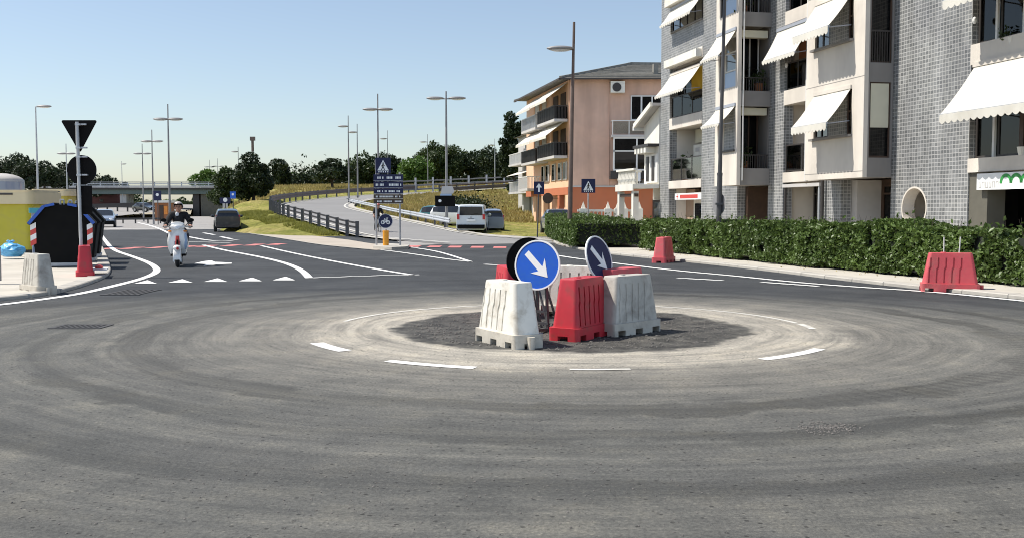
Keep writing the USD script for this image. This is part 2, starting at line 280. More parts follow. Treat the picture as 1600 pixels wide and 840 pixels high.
# asphalt of the roundabout: polar noise about the island gives tyre rings, dust and swept bands
IC = (0.72, 12.55)
def asphalt_material():
    n = {"g": ("geometry", {}), "sub": ("vector_math", {"math_type": "subtract", "vector2": (IC[0], IC[1], 0)}),
         "len": ("vector_math", {"math_type": "length"}), "nor": ("vector_math", {"math_type": "normalize"}), "s": ("separate_xyz", {}),
         "wob": ("noise_texture", {"scale": 0.16, "detail": 2.0}), "wm": ("math", {"math_type": "multiply_add", "value2": 0.9}),
         "cx": ("combine_xyz", {}), "s1": ("math", {"math_type": "multiply", "value2": 0.55}), "s2": ("math", {"math_type": "multiply", "value2": 0.55}), "s3": ("math", {"math_type": "multiply", "value2": 1.7}),
         "rings": ("noise_texture", {"scale": 1.0, "detail": 6.0, "roughness": 0.68}),
         "cx2": ("combine_xyz", {}), "t1": ("math", {"math_type": "multiply", "value2": 1.6}), "t2": ("math", {"math_type": "multiply", "value2": 1.6}), "t3": ("math", {"math_type": "multiply", "value2": 7.5}),
         "fine": ("noise_texture", {"scale": 1.0, "detail": 5.0, "roughness": 0.7}),
         # how dusty: a soft disc reaching towards the viewer
         "d": ("vector_math", {"math_type": "distance", "vector2": (-0.6, 6.2, 0)}), "dw": ("math", {"math_type": "multiply_add", "value2": 4.5}),
         "dm": ("map_range", {"range_type": "smoothstep", "from_min": 15.2, "from_max": 11.8, "to_min": 0.0, "to_max": 1.0}),
         "rr": ("rgb_ramp", {"ramp": [(0.22, (0.054, 0.055, 0.053)), (0.44, (0.075, 0.075, 0.071)), (0.58, (0.095, 0.094, 0.087)), (0.78, (0.134, 0.130, 0.117))]}),
         "fr": ("rgb_ramp", {"ramp": [(0.3, (0.74, 0.74, 0.74)), (0.5, (1, 1, 1)), (0.7, (1.28, 1.26, 1.22))]}),
         "mf": ("mix", {"mix_type": "multiply", "fac": 0.85}),
         # new asphalt
         "nn": ("noise_texture", {"scale": 0.5, "detail": 5.0, "roughness": 0.6}),
         "nr": ("rgb_ramp", {"ramp": [(0.3, (0.022, 0.024, 0.027)), (0.7, (0.044, 0.047, 0.051))]}),
         "mx": ("mix", {}),
         # loose sand drifted round the island
         "wn": ("noise_texture", {"scale": 0.9, "detail": 5.0, "roughness": 0.65}), "rw": ("math", {"math_type": "multiply_add", "value2": 1.0}),
         "sr": ("rgb_ramp", {"ramp": [(0.0, (0, 0, 0)), (0.262, (0, 0, 0)), (0.276, (0.95, 0.95, 0.95)), (0.365, (0.82, 0.82, 0.82)), (0.40, (0.34, 0.34, 0.34)), (0.52, (0.10, 0.10, 0.10)), (0.66, (0, 0, 0))]}),
         "sdv": ("math", {"math_type": "multiply", "value2": 0.1}), "sand": ("mix", {"color2": (0.37, 0.34, 0.288)}),
         "mod": ("rgb_ramp", {"ramp": [(0.3, (0.35, 0.35, 0.35)), (0.62, (1, 1, 1))]}), "smul": ("mix", {"mix_type": "multiply", "fac": 1.0}),
         # the dark bed in the middle
         "bed": ("rgb_ramp", {"ramp": [(0.0, (1, 1, 1)), (0.264, (1, 1, 1)), (0.277, (0, 0, 0))]}), "bedc": ("rgb_ramp", {"ramp": [(0.40, (0.022, 0.022, 0.021)), (0.6, (0.085, 0.081, 0.073)), (0.72, (0.16, 0.15, 0.13))]}),
         "bn": ("noise_texture", {"scale": 3.5, "detail": 7.0, "roughness": 0.75}), "bm": ("mix", {}),
         # aggregate speckle
         "pn": ("noise_texture", {"scale": 1.7, "detail": 9.0, "roughness": 0.72}), "pr": ("rgb_ramp", {"ramp": [(0.3, (0.66, 0.67, 0.68)), (0.5, (1, 1, 1)), (0.7, (1.34, 1.30, 1.22))]}), "pm": ("mix", {"mix_type": "multiply", "fac": 0.9}),
         "gn": ("noise_texture", {"scale": 38.0, "detail": 4.0, "roughness": 0.8}), "gr": ("rgb_ramp", {"ramp": [(0.3, (0.45, 0.45, 0.45)), (0.5, (1, 1, 1)), (0.7, (1.6, 1.58, 1.52))]}), "gm": ("mix", {"mix_type": "multiply", "fac": 0.8}),
         "tv": ("math", {"math_type": "multiply", "value2": 0.1}), "tb": ("rgb_ramp", {"ramp": [(0.0, (1, 1, 1)), (0.42, (1, 1, 1)), (0.435, (0.82, 0.82, 0.82)), (0.455, (1, 1, 1)), (0.545, (1, 1, 1)), (0.552, (0.42, 0.42, 0.41)), (0.585, (0.50, 0.50, 0.49)), (0.592, (1.25, 1.23, 1.19)), (0.603, (1, 1, 1)), (0.640, (1, 1, 1)), (0.645, (0.50, 0.50, 0.49)), (0.672, (0.58, 0.58, 0.57)), (0.678, (1.2, 1.19, 1.15)), (0.72, (1, 1, 1)), (0.724, (1.35, 1.33, 1.28)), (0.728, (1, 1, 1)), (0.76, (1, 1, 1)), (0.765, (0.66, 0.66, 0.65)), (0.80, (0.76, 0.76, 0.75)), (0.806, (1.16, 1.14, 1.10)), (0.85, (1.1, 1.08, 1.04)), (0.87, (1, 1, 1)), (0.876, (0.66, 0.66, 0.65)), (0.90, (0.6, 0.6, 0.59)), (0.93, (1.0, 1.0, 1.0)), (1, (1, 1, 1))]}),
         "tm": ("mix", {"mix_type": "multiply"}), "tp": ("map_range", {"from_min": 0.36, "from_max": 0.60, "to_min": 0.35, "to_max": 1.0, "clamp": True}), "tq": ("math", {"math_type": "multiply"}), "tf": ("map_range", {"from_min": 0.36, "from_max": 0.58, "to_min": 0.12, "to_max": 1.0, "clamp": True}),
         "sp": ("voronoi_texture", {"scale": 75.0}), "spr": ("rgb_ramp", {"ramp": [(0.0, (0.62, 0.62, 0.62)), (0.25, (1, 1, 1)), (0.8, (1.12, 1.12, 1.1))]}),
         "ms": ("mix", {"mix_type": "multiply", "fac": 0.8}),
         "at": ("math", {"math_type": "arctan2"}), "am": ("math", {"math_type": "multiply", "value2": 210.0}), "asn": ("math", {"math_type": "sine"}), "atr": ("map_range", {"from_min": -0.6, "from_max": 0.6, "to_min": 0.72, "to_max": 1.12, "clamp": True}),
         "abm": ("rgb_ramp", {"ramp": [(0, (0, 0, 0)), (0.551, (0, 0, 0)), (0.554, (1, 1, 1)), (0.586, (1, 1, 1)), (0.589, (0, 0, 0))]}), "axm": ("map_range", {"from_min": 0.15, "from_max": 0.55, "to_min": 0.0, "to_max": 0.6, "clamp": True}), "afm": ("math", {"math_type": "multiply"}), "atm": ("mix", {"mix_type": "multiply"}),
         "hv": ("voronoi_texture", {"scale": 11.0}), "hvr": ("rgb_ramp", {"ramp": [(0.0, (0.15, 0.15, 0.15)), (0.11, (0.22, 0.22, 0.22)), (0.16, (1, 1, 1))]}), "hm": ("mix", {"mix_type": "multiply", "fac": 0.75}),
         "hv2": ("voronoi_texture", {"scale": 17.0}), "hvr2": ("rgb_ramp", {"ramp": [(0.0, (1.9, 1.85, 1.72)), (0.12, (1.6, 1.57, 1.48)), (0.16, (1, 1, 1))]}), "hm2": ("mix", {"mix_type": "multiply", "fac": 0.6}),
         "hn": ("noise_texture", {"scale": 60.0, "detail": 5.0, "roughness": 0.7}), "bu": ("bump", {"strength": 0.55, "distance": 0.012}),
         "p": ("principled_bsdf", {"roughness": 0.86, "specular_ior_level": 0.35})}
    l = [("g.position", "sub.vector1"), ("sub.vector", "len.vector1"), ("sub.vector", "nor.vector1"), ("nor.vector", "s.vector"),
         ("g.position", "wob.vector"), ("wob.fac", "wm.value1"), ("len.value", "wm.value3"),
         ("s.x", "s1.value1"), ("s.y", "s2.value1"), ("wm.value", "s3.value1"), ("s1.value", "cx.x"), ("s2.value", "cx.y"), ("s3.value", "cx.z"), ("cx.vector", "rings.vector"),
         ("s.x", "t1.value1"), ("s.y", "t2.value1"), ("wm.value", "t3.value1"), ("t1.value", "cx2.x"), ("t2.value", "cx2.y"), ("t3.value", "cx2.z"), ("cx2.vector", "fine.vector"),
         ("g.position", "d.vector1"), ("rings.fac", "dw.value1"), ("d.value", "dw.value3"), ("dw.value", "dm.value"),
         ("rings.fac", "rr.fac"), ("fine.fac", "fr.fac"), ("rr.color", "mf.color1"), ("fr.color", "mf.color2"),
         ("g.position", "nn.vector"), ("nn.fac", "nr.fac"), ("dm.result", "mx.fac"), ("nr.color", "mx.color1"), ("mf.color", "mx.color2"),
         ("g.position", "wn.vector"), ("wn.fac", "rw.value1"), ("len.value", "rw.value3"), ("rw.value", "sdv.value1"), ("sdv.value", "sr.fac"),
         ("fine.fac", "mod.fac"), ("sr.color", "smul.color1"), ("mod.color", "smul.color2"), ("smul.color", "sand.fac"), ("mx.color", "sand.color1"),
         ("sdv.value", "bed.fac"), ("g.position", "bn.vector"), ("bn.fac", "bedc.fac"), ("bed.color", "bm.fac"), ("sand.color", "bm.color1"), ("bedc.color", "bm.color2"),
         ("g.position", "sp.vector"), ("sp.distance", "spr.fac"), ("rw.value", "tv.value1"), ("tv.value", "tb.fac"), ("wob.fac", "tf.value"), ("pn.fac", "tp.value"), ("tf.result", "tq.value1"), ("tp.result", "tq.value2"), ("tq.value", "tm.fac"), ("bm.color", "tm.color1"), ("tb.color", "tm.color2"),
         ("g.position", "pn.vector"), ("pn.fac", "pr.fac"), ("s.y", "at.value1"), ("s.x", "at.value2"), ("at.value", "am.value1"), ("am.value", "asn.value1"), ("asn.value", "atr.value"), ("tv.value", "abm.fac"), ("s.x", "axm.value"), ("abm.color", "afm.value1"), ("axm.result", "afm.value2"), ("afm.value", "atm.fac"), ("tm.color", "atm.color1"), ("atr.result", "atm.color2"), ("atm.color", "pm.color1"), ("pr.color", "pm.color2"), ("g.position", "gn.vector"), ("gn.fac", "gr.fac"), ("pm.color", "gm.color1"), ("gr.color", "gm.color2"), ("gm.color", "ms.color1"), ("spr.color", "ms.color2"), ("g.position", "hv.vector"), ("hv.distance", "hvr.fac"), ("ms.color", "hm.color1"), ("hvr.color", "hm.color2"), ("g.position", "hv2.vector"), ("hv2.distance", "hvr2.fac"), ("hm.color", "hm2.color1"), ("hvr2.color", "hm2.color2"), ("hm2.color", "p.base_color"),
         ("g.position", "hn.vector"), ("hn.fac", "bu.height"), ("bu.normal", "p.normal")]
    return usdkit.material(stage, '/World/Looks/roundabout_asphalt', n, l, surface="p.BSDF")
M['asphalt'] = asphalt_material()
def terrain_material():
    n = {"g": ("geometry", {}), "a": ("noise_texture", {"scale": 0.22, "detail": 6.0, "roughness": 0.7}), "b": ("noise_texture", {"scale": 3.0, "detail": 6.0, "roughness": 0.75}),
         "ra": ("rgb_ramp", {"ramp": [(0.38, (0.20, 0.22, 0.05)), (0.52, (0.33, 0.31, 0.09)), (0.64, (0.44, 0.36, 0.15))]}),
         "rb": ("rgb_ramp", {"ramp": [(0.3, (0.45, 0.45, 0.45)), (0.68, (1.25, 1.25, 1.2))]}), "m": ("mix", {"mix_type": "multiply", "fac": 1.0}),
         "bu": ("bump", {"strength": 1.0, "distance": 0.3}), "p": ("principled_bsdf", {"roughness": 0.95, "specular_ior_level": 0.1})}
    return usdkit.material(stage, '/World/Looks/dry_grass_ground', n, [("g.position", "a.vector"), ("g.position", "b.vector"), ("a.fac", "ra.fac"), ("b.fac", "rb.fac"), ("ra.color", "m.color1"),
        ("rb.color", "m.color2"), ("m.color", "p.base_color"), ("b.fac", "bu.height"), ("bu.normal", "p.normal")], surface="p.BSDF")
M['terrain'] = terrain_material()
# ------------------------------------------------------------------ ground, roads, pavements
def lin(pts, n=8):                        # Chaikin-smoothed polyline
    p = np.array(pts, float)
    for _ in range(n):
        q = 0.75 * p[:-1] + 0.25 * p[1:]; r = 0.25 * p[:-1] + 0.75 * p[1:]
        p = np.vstack([p[:1], np.stack([q, r], 1).reshape(-1, p.shape[1]), p[-1:]])
    return p
def normals2(p):
    d = np.gradient(p[:, :2], axis=0); d /= np.linalg.norm(d, axis=1, keepdims=True) + 1e-9
    return np.c_[d[:, 1], -d[:, 0]]
def strip(p, w, z=None, mb=None):         # flat ribbon of width w along the polyline p
    p = np.asarray(p, float); n = normals2(p); zz = p[:, 2] if z is None else np.full(len(p), z)
    a = np.c_[p[:, :2] - n * w / 2, zz]; b = np.c_[p[:, :2] + n * w / 2, zz]; k = len(p); i = np.arange(k - 1)
    return (mb or MB()).add(np.vstack([a, b]), np.c_[i, k + i, k + i + 1, i + 1])
def sheet(pts, z, mb=None):
    poly = Polygon([(p[0], p[1]) for p in pts]).buffer(0); mb = mb or MB()
    for g in getattr(poly, 'geoms', [poly]):
        v, f = trimesh.creation.triangulate_polygon(g, engine='earcut'); mb.add(np.c_[v, np.full(len(v), z)], f)
    return mb
def slab(pts, z0, z1):
    return MB().prism(Polygon([(p[0], p[1]) for p in pts]).buffer(0), z0, z1)
def g2(*uv): return [G(u, v) for u, v in uv]

g = MB(); g.add([(-3000, -60, -0.35), (3000, -60, -0.35), (3000, 3500, -0.35), (-3000, 3500, -0.35)], [(0, 1, 2, 3)])
obj('ground', g, M['soil'], kind='structure')
road = obj('road', MB().add([(-95, -14, 0), (45, -14, 0), (45, 62, 0), (-95, 62, 0)], [(0, 1, 2, 3)]).add([(-95, 62, 0), (-8, 62, 0), (-14, 80, 0), (-95, 80, 0)], [(0, 1, 2, 3)]), M['asphalt'], kind='structure')
# older pale carriageways: straight on under the bridge, and the side street by the van
y1 = 71.0
fp = [(-58, y1), (-30.5, y1 - 1.5), (-20.6, y1 + 1.5), (-25, 89), (-33.6, 116), (-46, 155), (-58, 190), (-64, 215), (-66, 260), (-115, 260), (-100, 190), (-84, 140), (-72, 100)]
obj('side_road', sheet(fp, 0.004), M['road_old'], kind='structure')
sp = g2((632, 384.5), (700, 381), (780, 380), (868, 379)) + [np.array((3.2, 62, 0)), np.array((3.0, 90, 0)), np.array((-9, 90, 0)), np.array((-8, 62, 0))]
obj('side_street', sheet(sp, 0.004), M['road_old'], kind='structure')

# ramp: outer edge (nearest the grass) climbs left, loops round and returns to the right, higher up
outer = np.array([(-2.5, 41.0, .02), (-5.6, 47, .02), (-8.0, 53, 0.03), (-10.25, 58, .34), (-12.5, 63, .65), (-15.3, 69, 1.0), (-18.2, 78, 1.3), (-21.0, 88, 1.6), (-22.6, 100, 2.0), (-22.6, 112, 2.45),
                  (-20.8, 123, 2.95), (-16.5, 131, 3.4), (-10, 137.5, 3.85), (-2.0, 143, 4.4), (6, 148, 4.9), (18, 155, 5.4), (40, 168, 6.0), (80, 190, 6.3)])
outer = lin(outer, 3); on = normals2(outer)
RW = 6.3
inner = np.c_[outer[:, :2] + on * RW, outer[:, 2]]
k = len(outer); i = np.arange(k - 1)
lift = np.clip((outer[:, 1] - 41) / 15, 0, 1)[:, None] * (0, 0, .045) + (0, 0, -.008)
mbr = MB().add(np.vstack([outer + lift, inner + lift]), np.c_[i, k + i, k + i + 1, i + 1])
ramp = obj('ramp', mbr, M['ramp'], kind='structure')
for e, sgn in ((outer, 1), (inner, -1)):
    off = np.c_[e[:, :2] + sgn * on * 0.35, e[:, 2] + .058]
    obj('edge_line', strip(off[4:], 0.16), M['white_worn'], ramp)
    vp = np.c_[e[:, :2] - sgn * on * 0.25, e[:, 2] + .06]
    obj('verge_kerb', strip(vp[10:], 0.55), M['kerb'], ramp)

# embankments
ctl = []
def C(x, y, h): ctl.append((x, y, h))
for e in (outer, inner):
    for q in e[::2]: C(*q)
for sh, dh in ((2.2, -.25), (5, -0.3)):
    for q, nn in zip(outer[14::4], on[14::4]): C(q[0] - nn[0] * sh, q[1] - nn[1] * sh, q[2] + (0.25 if q[1] > 95 else dh))
for u, v in ((372, 357.5), (420, 361.5), (460, 365.5), (503, 369.5), (545, 374), (572, 378.5)): p = G(u, v); C(p[0], p[1], 0.12)
for u, v, Y in ((388, 342, 86), (412, 337.5, 82), (440, 335, 76), (470, 347, 65), (505, 358, 57.5)): C(*P(u, v, Y))
for x, y in ((-21, 73.5), (-25.2, 89), (-33.8, 116), (-46.2, 155)): C(x, y, 0.1)
for x, y in ((-25.5, 97), (-31, 120)): C(x, y, 1.2)
for u, v, Y in ((392, 331, 94), (378, 325, 124), (430, 322, 98), (445, 297, 150), (500, 294, 160), (560, 292, 170), (350, 300, 175)): C(*P(u, v, Y))
for u, v, Y in ((445, 292, 185), (560, 290, 200), (690, 289, 200), (820, 288, 200)): C(*P(u, v, Y))
# inside the loop and behind the van
for u, v in ((640, 357), (690, 362), (716, 367)): p = G(u, v); C(p[0] + .3, p[1], 0.12)
for u, v, Y in ((560, 322, 90), (600, 326, 84), (650, 335, 72), (640, 312, 112), (700, 314, 112), (675, 328, 90), (705, 345, 74), (760, 303, 134), (790, 322, 106), (810, 344, 82), (745, 345, 80), (770, 342, 82), (716, 352, 66)): C(*P(u, v, Y))
for x, y in ((-4.5, 62), (-4.2, 72), (0, 82.5), (3.5, 84), (-4, 80)): C(x, y, 0.05)
C(12, 95, 0.6); C(30, 110, 1.0); C(60, 130, 3); C(90, 240, 6); C(-20, 240, 6.2); C(40, 240, 6.2); C(-48, 178, 5.2); C(-50, 196, 5.6); C(-52, 215, 5.2); C(-60, 240, 0.2); C(-44, 150, 1.6); C(60, 90, .5)
ctl = np.array(ctl)
gx, gy = np.arange(-60, 92, 0.8), np.arange(44, 236, 0.8)
GX, GY = np.meshgrid(gx, gy, indexing='xy')
GH = griddata(ctl[:, :2], ctl[:, 2], (GX, GY), method='linear'); GH = np.where(np.isnan(GH), -1, GH)
GH = gaussian_filter(GH, 1.2)
GH += 0.22 * (meshkit.fbm(np.stack([GX * .45, GY * .45, GX * 0], -1), 4, 3) - .5)
# the ground keeps just under the ramp's surface
from scipy.spatial import cKDTree
rp = np.vstack([outer * (1 - t) + inner * t for t in np.linspace(0, 1, 9)])
dd, ii = cKDTree(rp[:, :2]).query(np.c_[GX.ravel(), GY.ravel()])
dd, rz = dd.reshape(GX.shape), rp[ii, 2].reshape(GX.shape)
bl = np.clip(1 - (dd - 1.0) / 1.6, 0, 1); bl = bl * bl * (3 - 2 * bl)
GH = GH * (1 - bl) + (rz - 0.12) * bl
def TH(x, y): return float(map_coordinates(GH, [[(y - 44) / .8], [(x + 60) / .8]], order=1, mode='nearest')[0])
keep_out = Polygon([(p[0], p[1]) for p in fp]).buffer(-0.2)
from shapely import contains_xy
ny, nx = GX.shape; idx = np.arange(nx * ny).reshape(ny, nx)
q = np.stack([idx[:-1, :-1], idx[:-1, 1:], idx[1:, 1:], idx[1:, :-1]], -1).reshape(-1, 4)
hh = GH.ravel(); cx, cy = GX.ravel()[q].mean(1), GY.ravel()[q].mean(1)
okq = (hh[q].max(1) > 0.03) & ~contains_xy(keep_out, cx, cy) & ~((cx > 2.2) & (cy < 79)) & ~((cx < -45) & (cy < 160))
q = q[okq]; V = np.c_[GX.ravel(), GY.ravel(), hh]; u_, inv = np.unique(q, return_inverse=True)
obj('embankment', (V[u_], inv.reshape(-1, 4)), M['terrain'], smooth=True, kind='structure')

# tufts of grass
def blades(n, poly, hgt, seed, wid=0.03, zfun=TH):
    r = np.random.default_rng(seed); x0, y0, x1, y1 = poly.bounds; pts = np.zeros((0, 2))
    while len(pts) < n:
        c = r.uniform((x0, y0), (x1, y1), (n * 3, 2)); c = c[contains_xy(poly, c[:, 0], c[:, 1])]
        c = c[meshkit.noise(np.c_[c * 0.9, c[:, :1] * 0], 5) > 0.35]; pts = np.vstack([pts, c])
    pts = pts[:n]; z = map_coordinates(GH, [(pts[:, 1] - 44) / .8, (pts[:, 0] + 60) / .8], order=1, mode='nearest')
    ok = (z > 0.02) & (cKDTree(rp[:, :2]).query(pts)[0] > .75); pts, z = pts[ok], z[ok]; n = len(pts)
    a = r.uniform(0, 2 * PI, n); h = hgt * r.uniform(0.4, 1.3, n); w = wid * r.uniform(.6, 1.5, n)
    ex = np.c_[np.cos(a), np.sin(a), a * 0] * w[:, None]; lean = np.c_[r.normal(0, .35, (n, 2)) * h[:, None], h]
    b = np.c_[pts, z - .03]
    v = np.stack([b - ex, b + ex, b + lean], 1).reshape(-1, 3)
    return v, np.arange(3 * n).reshape(-1, 3)
near_m = Polygon([G(368, 358)[:2], G(430, 362.5)[:2], G(500, 369)[:2], G(570, 378)[:2], (-8.3, 53), (-10.7, 58), (-13, 63), (-16, 69), (-19, 78), (-22, 84), (-27, 76)])
obj('roadside_grass', blades(26000, near_m, 0.22, 11, 0.03), M['grass_green'], kind='stuff')
loop = Polygon([(-5.2, 60), (-4.6, 70), (-1, 84), (6, 86), (4, 112), (-2, 134), (-12, 126), (-15, 112), (-14.6, 96), (-11.5, 80), (-9.2, 72)])
obj('meadow_grass', blades(30000, loop, 0.38, 12, 0.06), M['grass_dry'], kind='stuff')
lpg = Polygon([(-6.0, 56.5), (-4.6, 58), (-8.8, 73), (-13.5, 92), (-15.6, 104), (-14, 110), (-12, 92), (-9.8, 75)])
obj('ditch_grass', blades(7000, lpg, 0.25, 14, 0.045), M['grass_green'], kind='stuff')
back = Polygon([(-28, 100), (-26, 128), (-12, 145), (8, 158), (30, 175), (20, 205), (-45, 205), (-45, 165), (-36, 120)])
obj('plateau_grass', blades(26000, back, 0.5, 13, 0.09), M['grass_dry'], kind='stuff')

# pavements with kerbs
def kerbed(name, line, inland, kw=0.16, zp=0.055):
    line = np.asarray(line); n = normals2(line)
    a = line[:, :2]; pts = [tuple(x) for x in a] + inland; poly = Polygon(pts).buffer(0); kb = LineString([tuple(x) for x in a]).buffer(kw, cap_style=2)
    pv = obj(name, MB().prism(poly.difference(kb), -0.2, zp), M['pavement'], kind='structure')
    # kerb stones, about a metre each, with open joints
    ls = LineString([tuple(x) for x in a]); L = ls.length; s = 0.0; c = 0
    while s < L and c < 300:
        p, q_ = ls.interpolate(s), ls.interpolate(min(s + 0.985, L))
        d = np.array([q_.x - p.x, q_.y - p.y]); ln = np.linalg.norm(d)
        if ln > .15:
            d /= ln; nn = np.array([d[1], -d[0]]); m = MB(); w = kw - .004; r_ = 0.02
            prof = [(-w, -.2), (w, -.2), (w, zp - .003), (w - r_, zp + .012), (-w + r_, zp + .012), (-w, zp - .003)]
            vv = [(p_[0] + nn[0] * x, p_[1] + nn[1] * x, z + .002 * ((c * 7) % 3)) for p_ in ((p.x, p.y), (q_.x, q_.y)) for x, z in prof]
            ff = [(j, (j + 1) % 6, 6 + (j + 1) % 6, 6 + j) for j in range(6)] + [(0, 5, 4, 1), (1, 4, 3, 2), (6, 7, 10, 11), (7, 8, 9, 10)]
            m.add(vv, ff); obj('kerb_stone', m, M['kerb'], pv); c += 1
        s += 1.0 if s < 60 else 3.0
    return pv
lk = lin(g2((-160, 482), (0, 469), (78, 459.5), (140, 440), (160, 430), (163, 420), (158, 400), (151, 380), (147, 364), (144, 358)), 2)
lk = np.vstack([lk[1:], [(-32.0, 75.5, 0), (-40, 98, 0)]])
left_pv = kerbed('pavement', lk, [(-95, 98), (-95, 10), (-12.5, 10)])
rk = lin([np.array((16.5, -8, 0)), np.array((12.8, 5, 0))] + g2((1600, 466), (1380, 444.5), (1200, 422), (1080, 409), (963, 398), (900, 388), (862, 378)) + [np.array((3.6, 62, 0)), np.array((3.6, 92, 0))], 2)
right_pv = kerbed('pavement', rk, [(60, 92), (60, -8)])
# sandy shoulder along the foot of the embankment
shp = g2((372, 359), (420, 362), (460, 366), (503, 370), (545, 375), (575, 380)) + g2((592, 382), (640, 384.5), (632, 387), (588, 391), (545, 387), (500, 382.5), (455, 375), (420, 369.5), (385, 364), (368, 361))
obj('verge', sheet(shp, 0.008), M['shoulder'], kind='structure')
fpk = lin(g2((368, 361), (385, 364), (420, 369.5), (455, 375), (500, 382.5), (545, 387), (588, 391), (636, 386.8)), 1)
obj('verge_edge', strip(fpk, 0.16, 0.02), M['kerb'], None, kind='structure')

# road markings (parts of the road)
def mark(name, uv, w, m='white_marking', sm=2, z=0.005):
    return obj(name, strip(lin(g2(*uv), sm), w, z), M[m], road)
mark('edge_line', [(-120, 487), (0, 476), (70, 467), (130, 458), (180, 446), (220, 436), (243, 427), (246, 420), (235, 411), (205, 400), (177, 391), (165, 377), (153, 360)], 0.17, sm=2)
mark('lane_line', [(318, 383), (350, 391), (400, 400), (440, 409), (462, 417), (475, 425), (483, 434)], 0.17)
mark('lane_line', [(408, 384), (460, 396), (520, 408), (580, 419), (645, 429.5)], 0.14)
mark('lane_line', [(483, 434), (540, 432), (600, 430), (655, 429)], 0.10)
mark('lane_line', [(583, 389), (625, 394), (660, 399), (700, 405), (736, 409)], 0.12)
mark('lane_line', [(640, 386), (680, 392), (705, 399), (720, 404), (736, 409)], 0.12)
mark('lane_line', [(757, 413), (792, 414.5)], 0.16)
mark('edge_line', [(838, 392), (878, 401), (960, 411), (1054, 422.5), (1150, 431), (1234, 440), (1334, 448), (1457, 455.5), (1600, 470), (1760, 486)], 0.14)
mark('dash_line', [(1058, 434), (1130, 438)], 0.13, sm=0); mark('dash_line', [(1189, 440.5), (1279, 447)], 0.13, sm=0)
mark('edge_line', [(275, 371), (260, 362), (238, 353), (215, 348)], 0.2)
mark('edge_line', [(165, 358.5), (200, 357.5), (240, 357.2)], 0.35)
for a, b in (((318, 364), (335, 367)), ((345, 370), (362, 373.5))): mark('dash_line', [a, b], 0.22, sm=0)
mark('lane_line', [(282, 368), (300, 371), (320, 375), (345, 377), (372, 375)], 0.2)
mark('lane_line', [(290, 378), (310, 378.5), (335, 378.8), (360, 379.5)], 0.2)
for u0, u1, v in ((210, 245, 443), (263, 301, 441.5), (319, 355, 440), (373, 409, 439), (426, 461, 437.5)):
    a, b = G(u0, v), G(u1, v); c = G((u0 + u1) / 2 + 3, v - 5.5)
    obj('give_way_triangle', MB().add([(*a[:2], .005), (*b[:2], .005), (*c[:2], .005)], [(0, 1, 2)]), M['white_marking'], road)
# direction arrow by the scooter
ar = g2((303, 412), (318, 408.5), (330, 407), (336, 409.5), (362, 410.5), (362, 412), (340, 413), (318, 415.5), (322, 412.5))
obj('arrow', sheet(ar, 0.005), M['white_marking'], road)
for u in (165, 205, 246, 292, 322, 362, 398, 432): 
    v = 389 - (u - 155) * 0.027; a, b = G(u - 9.5, v), G(u + 9.5, v); L = 1.9 if u > 200 else 1.4
    obj('crossing_block', MB().add([(a[0], a[1] - L / 2, .004), (b[0], b[1] - L / 2, .004), (b[0], b[1] + L / 2, .004), (a[0], a[1] + L / 2, .004)], [(0, 1, 2, 3)]), M['red_marking'], road)
for u in (646, 679, 711, 746, 781):
    v = 385 + (u - 646) * 0.012; a, b = G(u - 10, v), G(u + 10, v); L = 1.7
    obj('crossing_block', MB().add([(a[0], a[1] - L / 2, .009), (b[0], b[1] - L / 2, .009), (b[0], b[1] + L / 2, .009), (a[0], a[1] + L / 2, .009)], [(0, 1, 2, 3)]), M['red_marking'], road)
# ring of dashes round the island
def arc(a0, a1, r, w, m, z=0.005):
    t = np.radians(np.linspace(a0, a1, 24)); obj('ring_dash', strip(np.c_[IC[0] + r * np.cos(t), IC[1] + r * np.sin(t), t * 0], w, z), M[m], road)
def ang(u, v): p = G(u, v); return math.degrees(math.atan2(p[1] - IC[1], p[0] - IC[0])), math.hypot(p[0] - IC[0], p[1] - IC[1])
for (ua, va), (ub, vb), w, m in (((505, 535), (530, 549), .16, 'white_marking'), ((606, 563.5), (742, 574.5), .13, 'white_marking'), ((890, 577), (985, 576.5), .07, 'white_worn'), ((1190, 561), (1282, 545), .13, 'white_marking')):
    (a0, r0), (a1, r1) = ang(ua, va), ang(ub, vb); arc(a0, a1, (r0 + r1) / 2, w, m)
arc(75, 168, 3.02, 0.06, 'white_worn'); arc(8, 62, 3.05, 0.06, 'white_worn'); arc(-4, 6, 3.05, 0.09, 'white_worn')
# manhole grate, gully grate, small stones
mh = MB(); c = G(127, 510)
for k_ in range(9): mh.box(-.28 + k_ * .07 - .02, -.28 + k_ * .07 + .02, -.18, .18, 0.0, .008)
mh.box(-.33, .33, .18, .22, 0, .009); mh.box(-.33, .33, -.22, -.18, 0, .009); mh.box(-.33, -.30, -.18, .18, 0, .009); mh.box(.30, .33, -.18, .18, 0, .009)
mh.v = [v + c for v in mh.v]; obj('manhole_grate', mh, M['iron'], label='dark iron drain grate set in the dusty asphalt at left', cat='drain grate')
gu = MB(); c = G(207, 457)
for k_ in range(6): gu.box(-.3 + k_ * .11 - .03, -.3 + k_ * .11 + .03, -.5, .5, 0.0, .012)
gu.box(-.36, .33, .5, .55, 0, .013); gu.box(-.36, .33, -.55, -.5, 0, .013)
gu.v = [v + c for v in gu.v]; obj('gully_grate', gu, M['iron'], label='small dark gully grate below the give way triangles', cat='drain grate')
def stones(n, fn, smin, smax, seed, mt, name, kind='stuff'):
    r = np.random.default_rng(seed); ico = trimesh.creation.icosahedron(); m = MB()
    for _ in range(n):
        x, y = fn(r); s = smin + (smax - smin) * r.random() ** 3
        m.add(ico.vertices * s * r.uniform(.6, 1.2, 3) * (1, 1, .6) + (x, y, s * .25), ico.faces)
    return obj(name, m, M[mt], kind=kind)
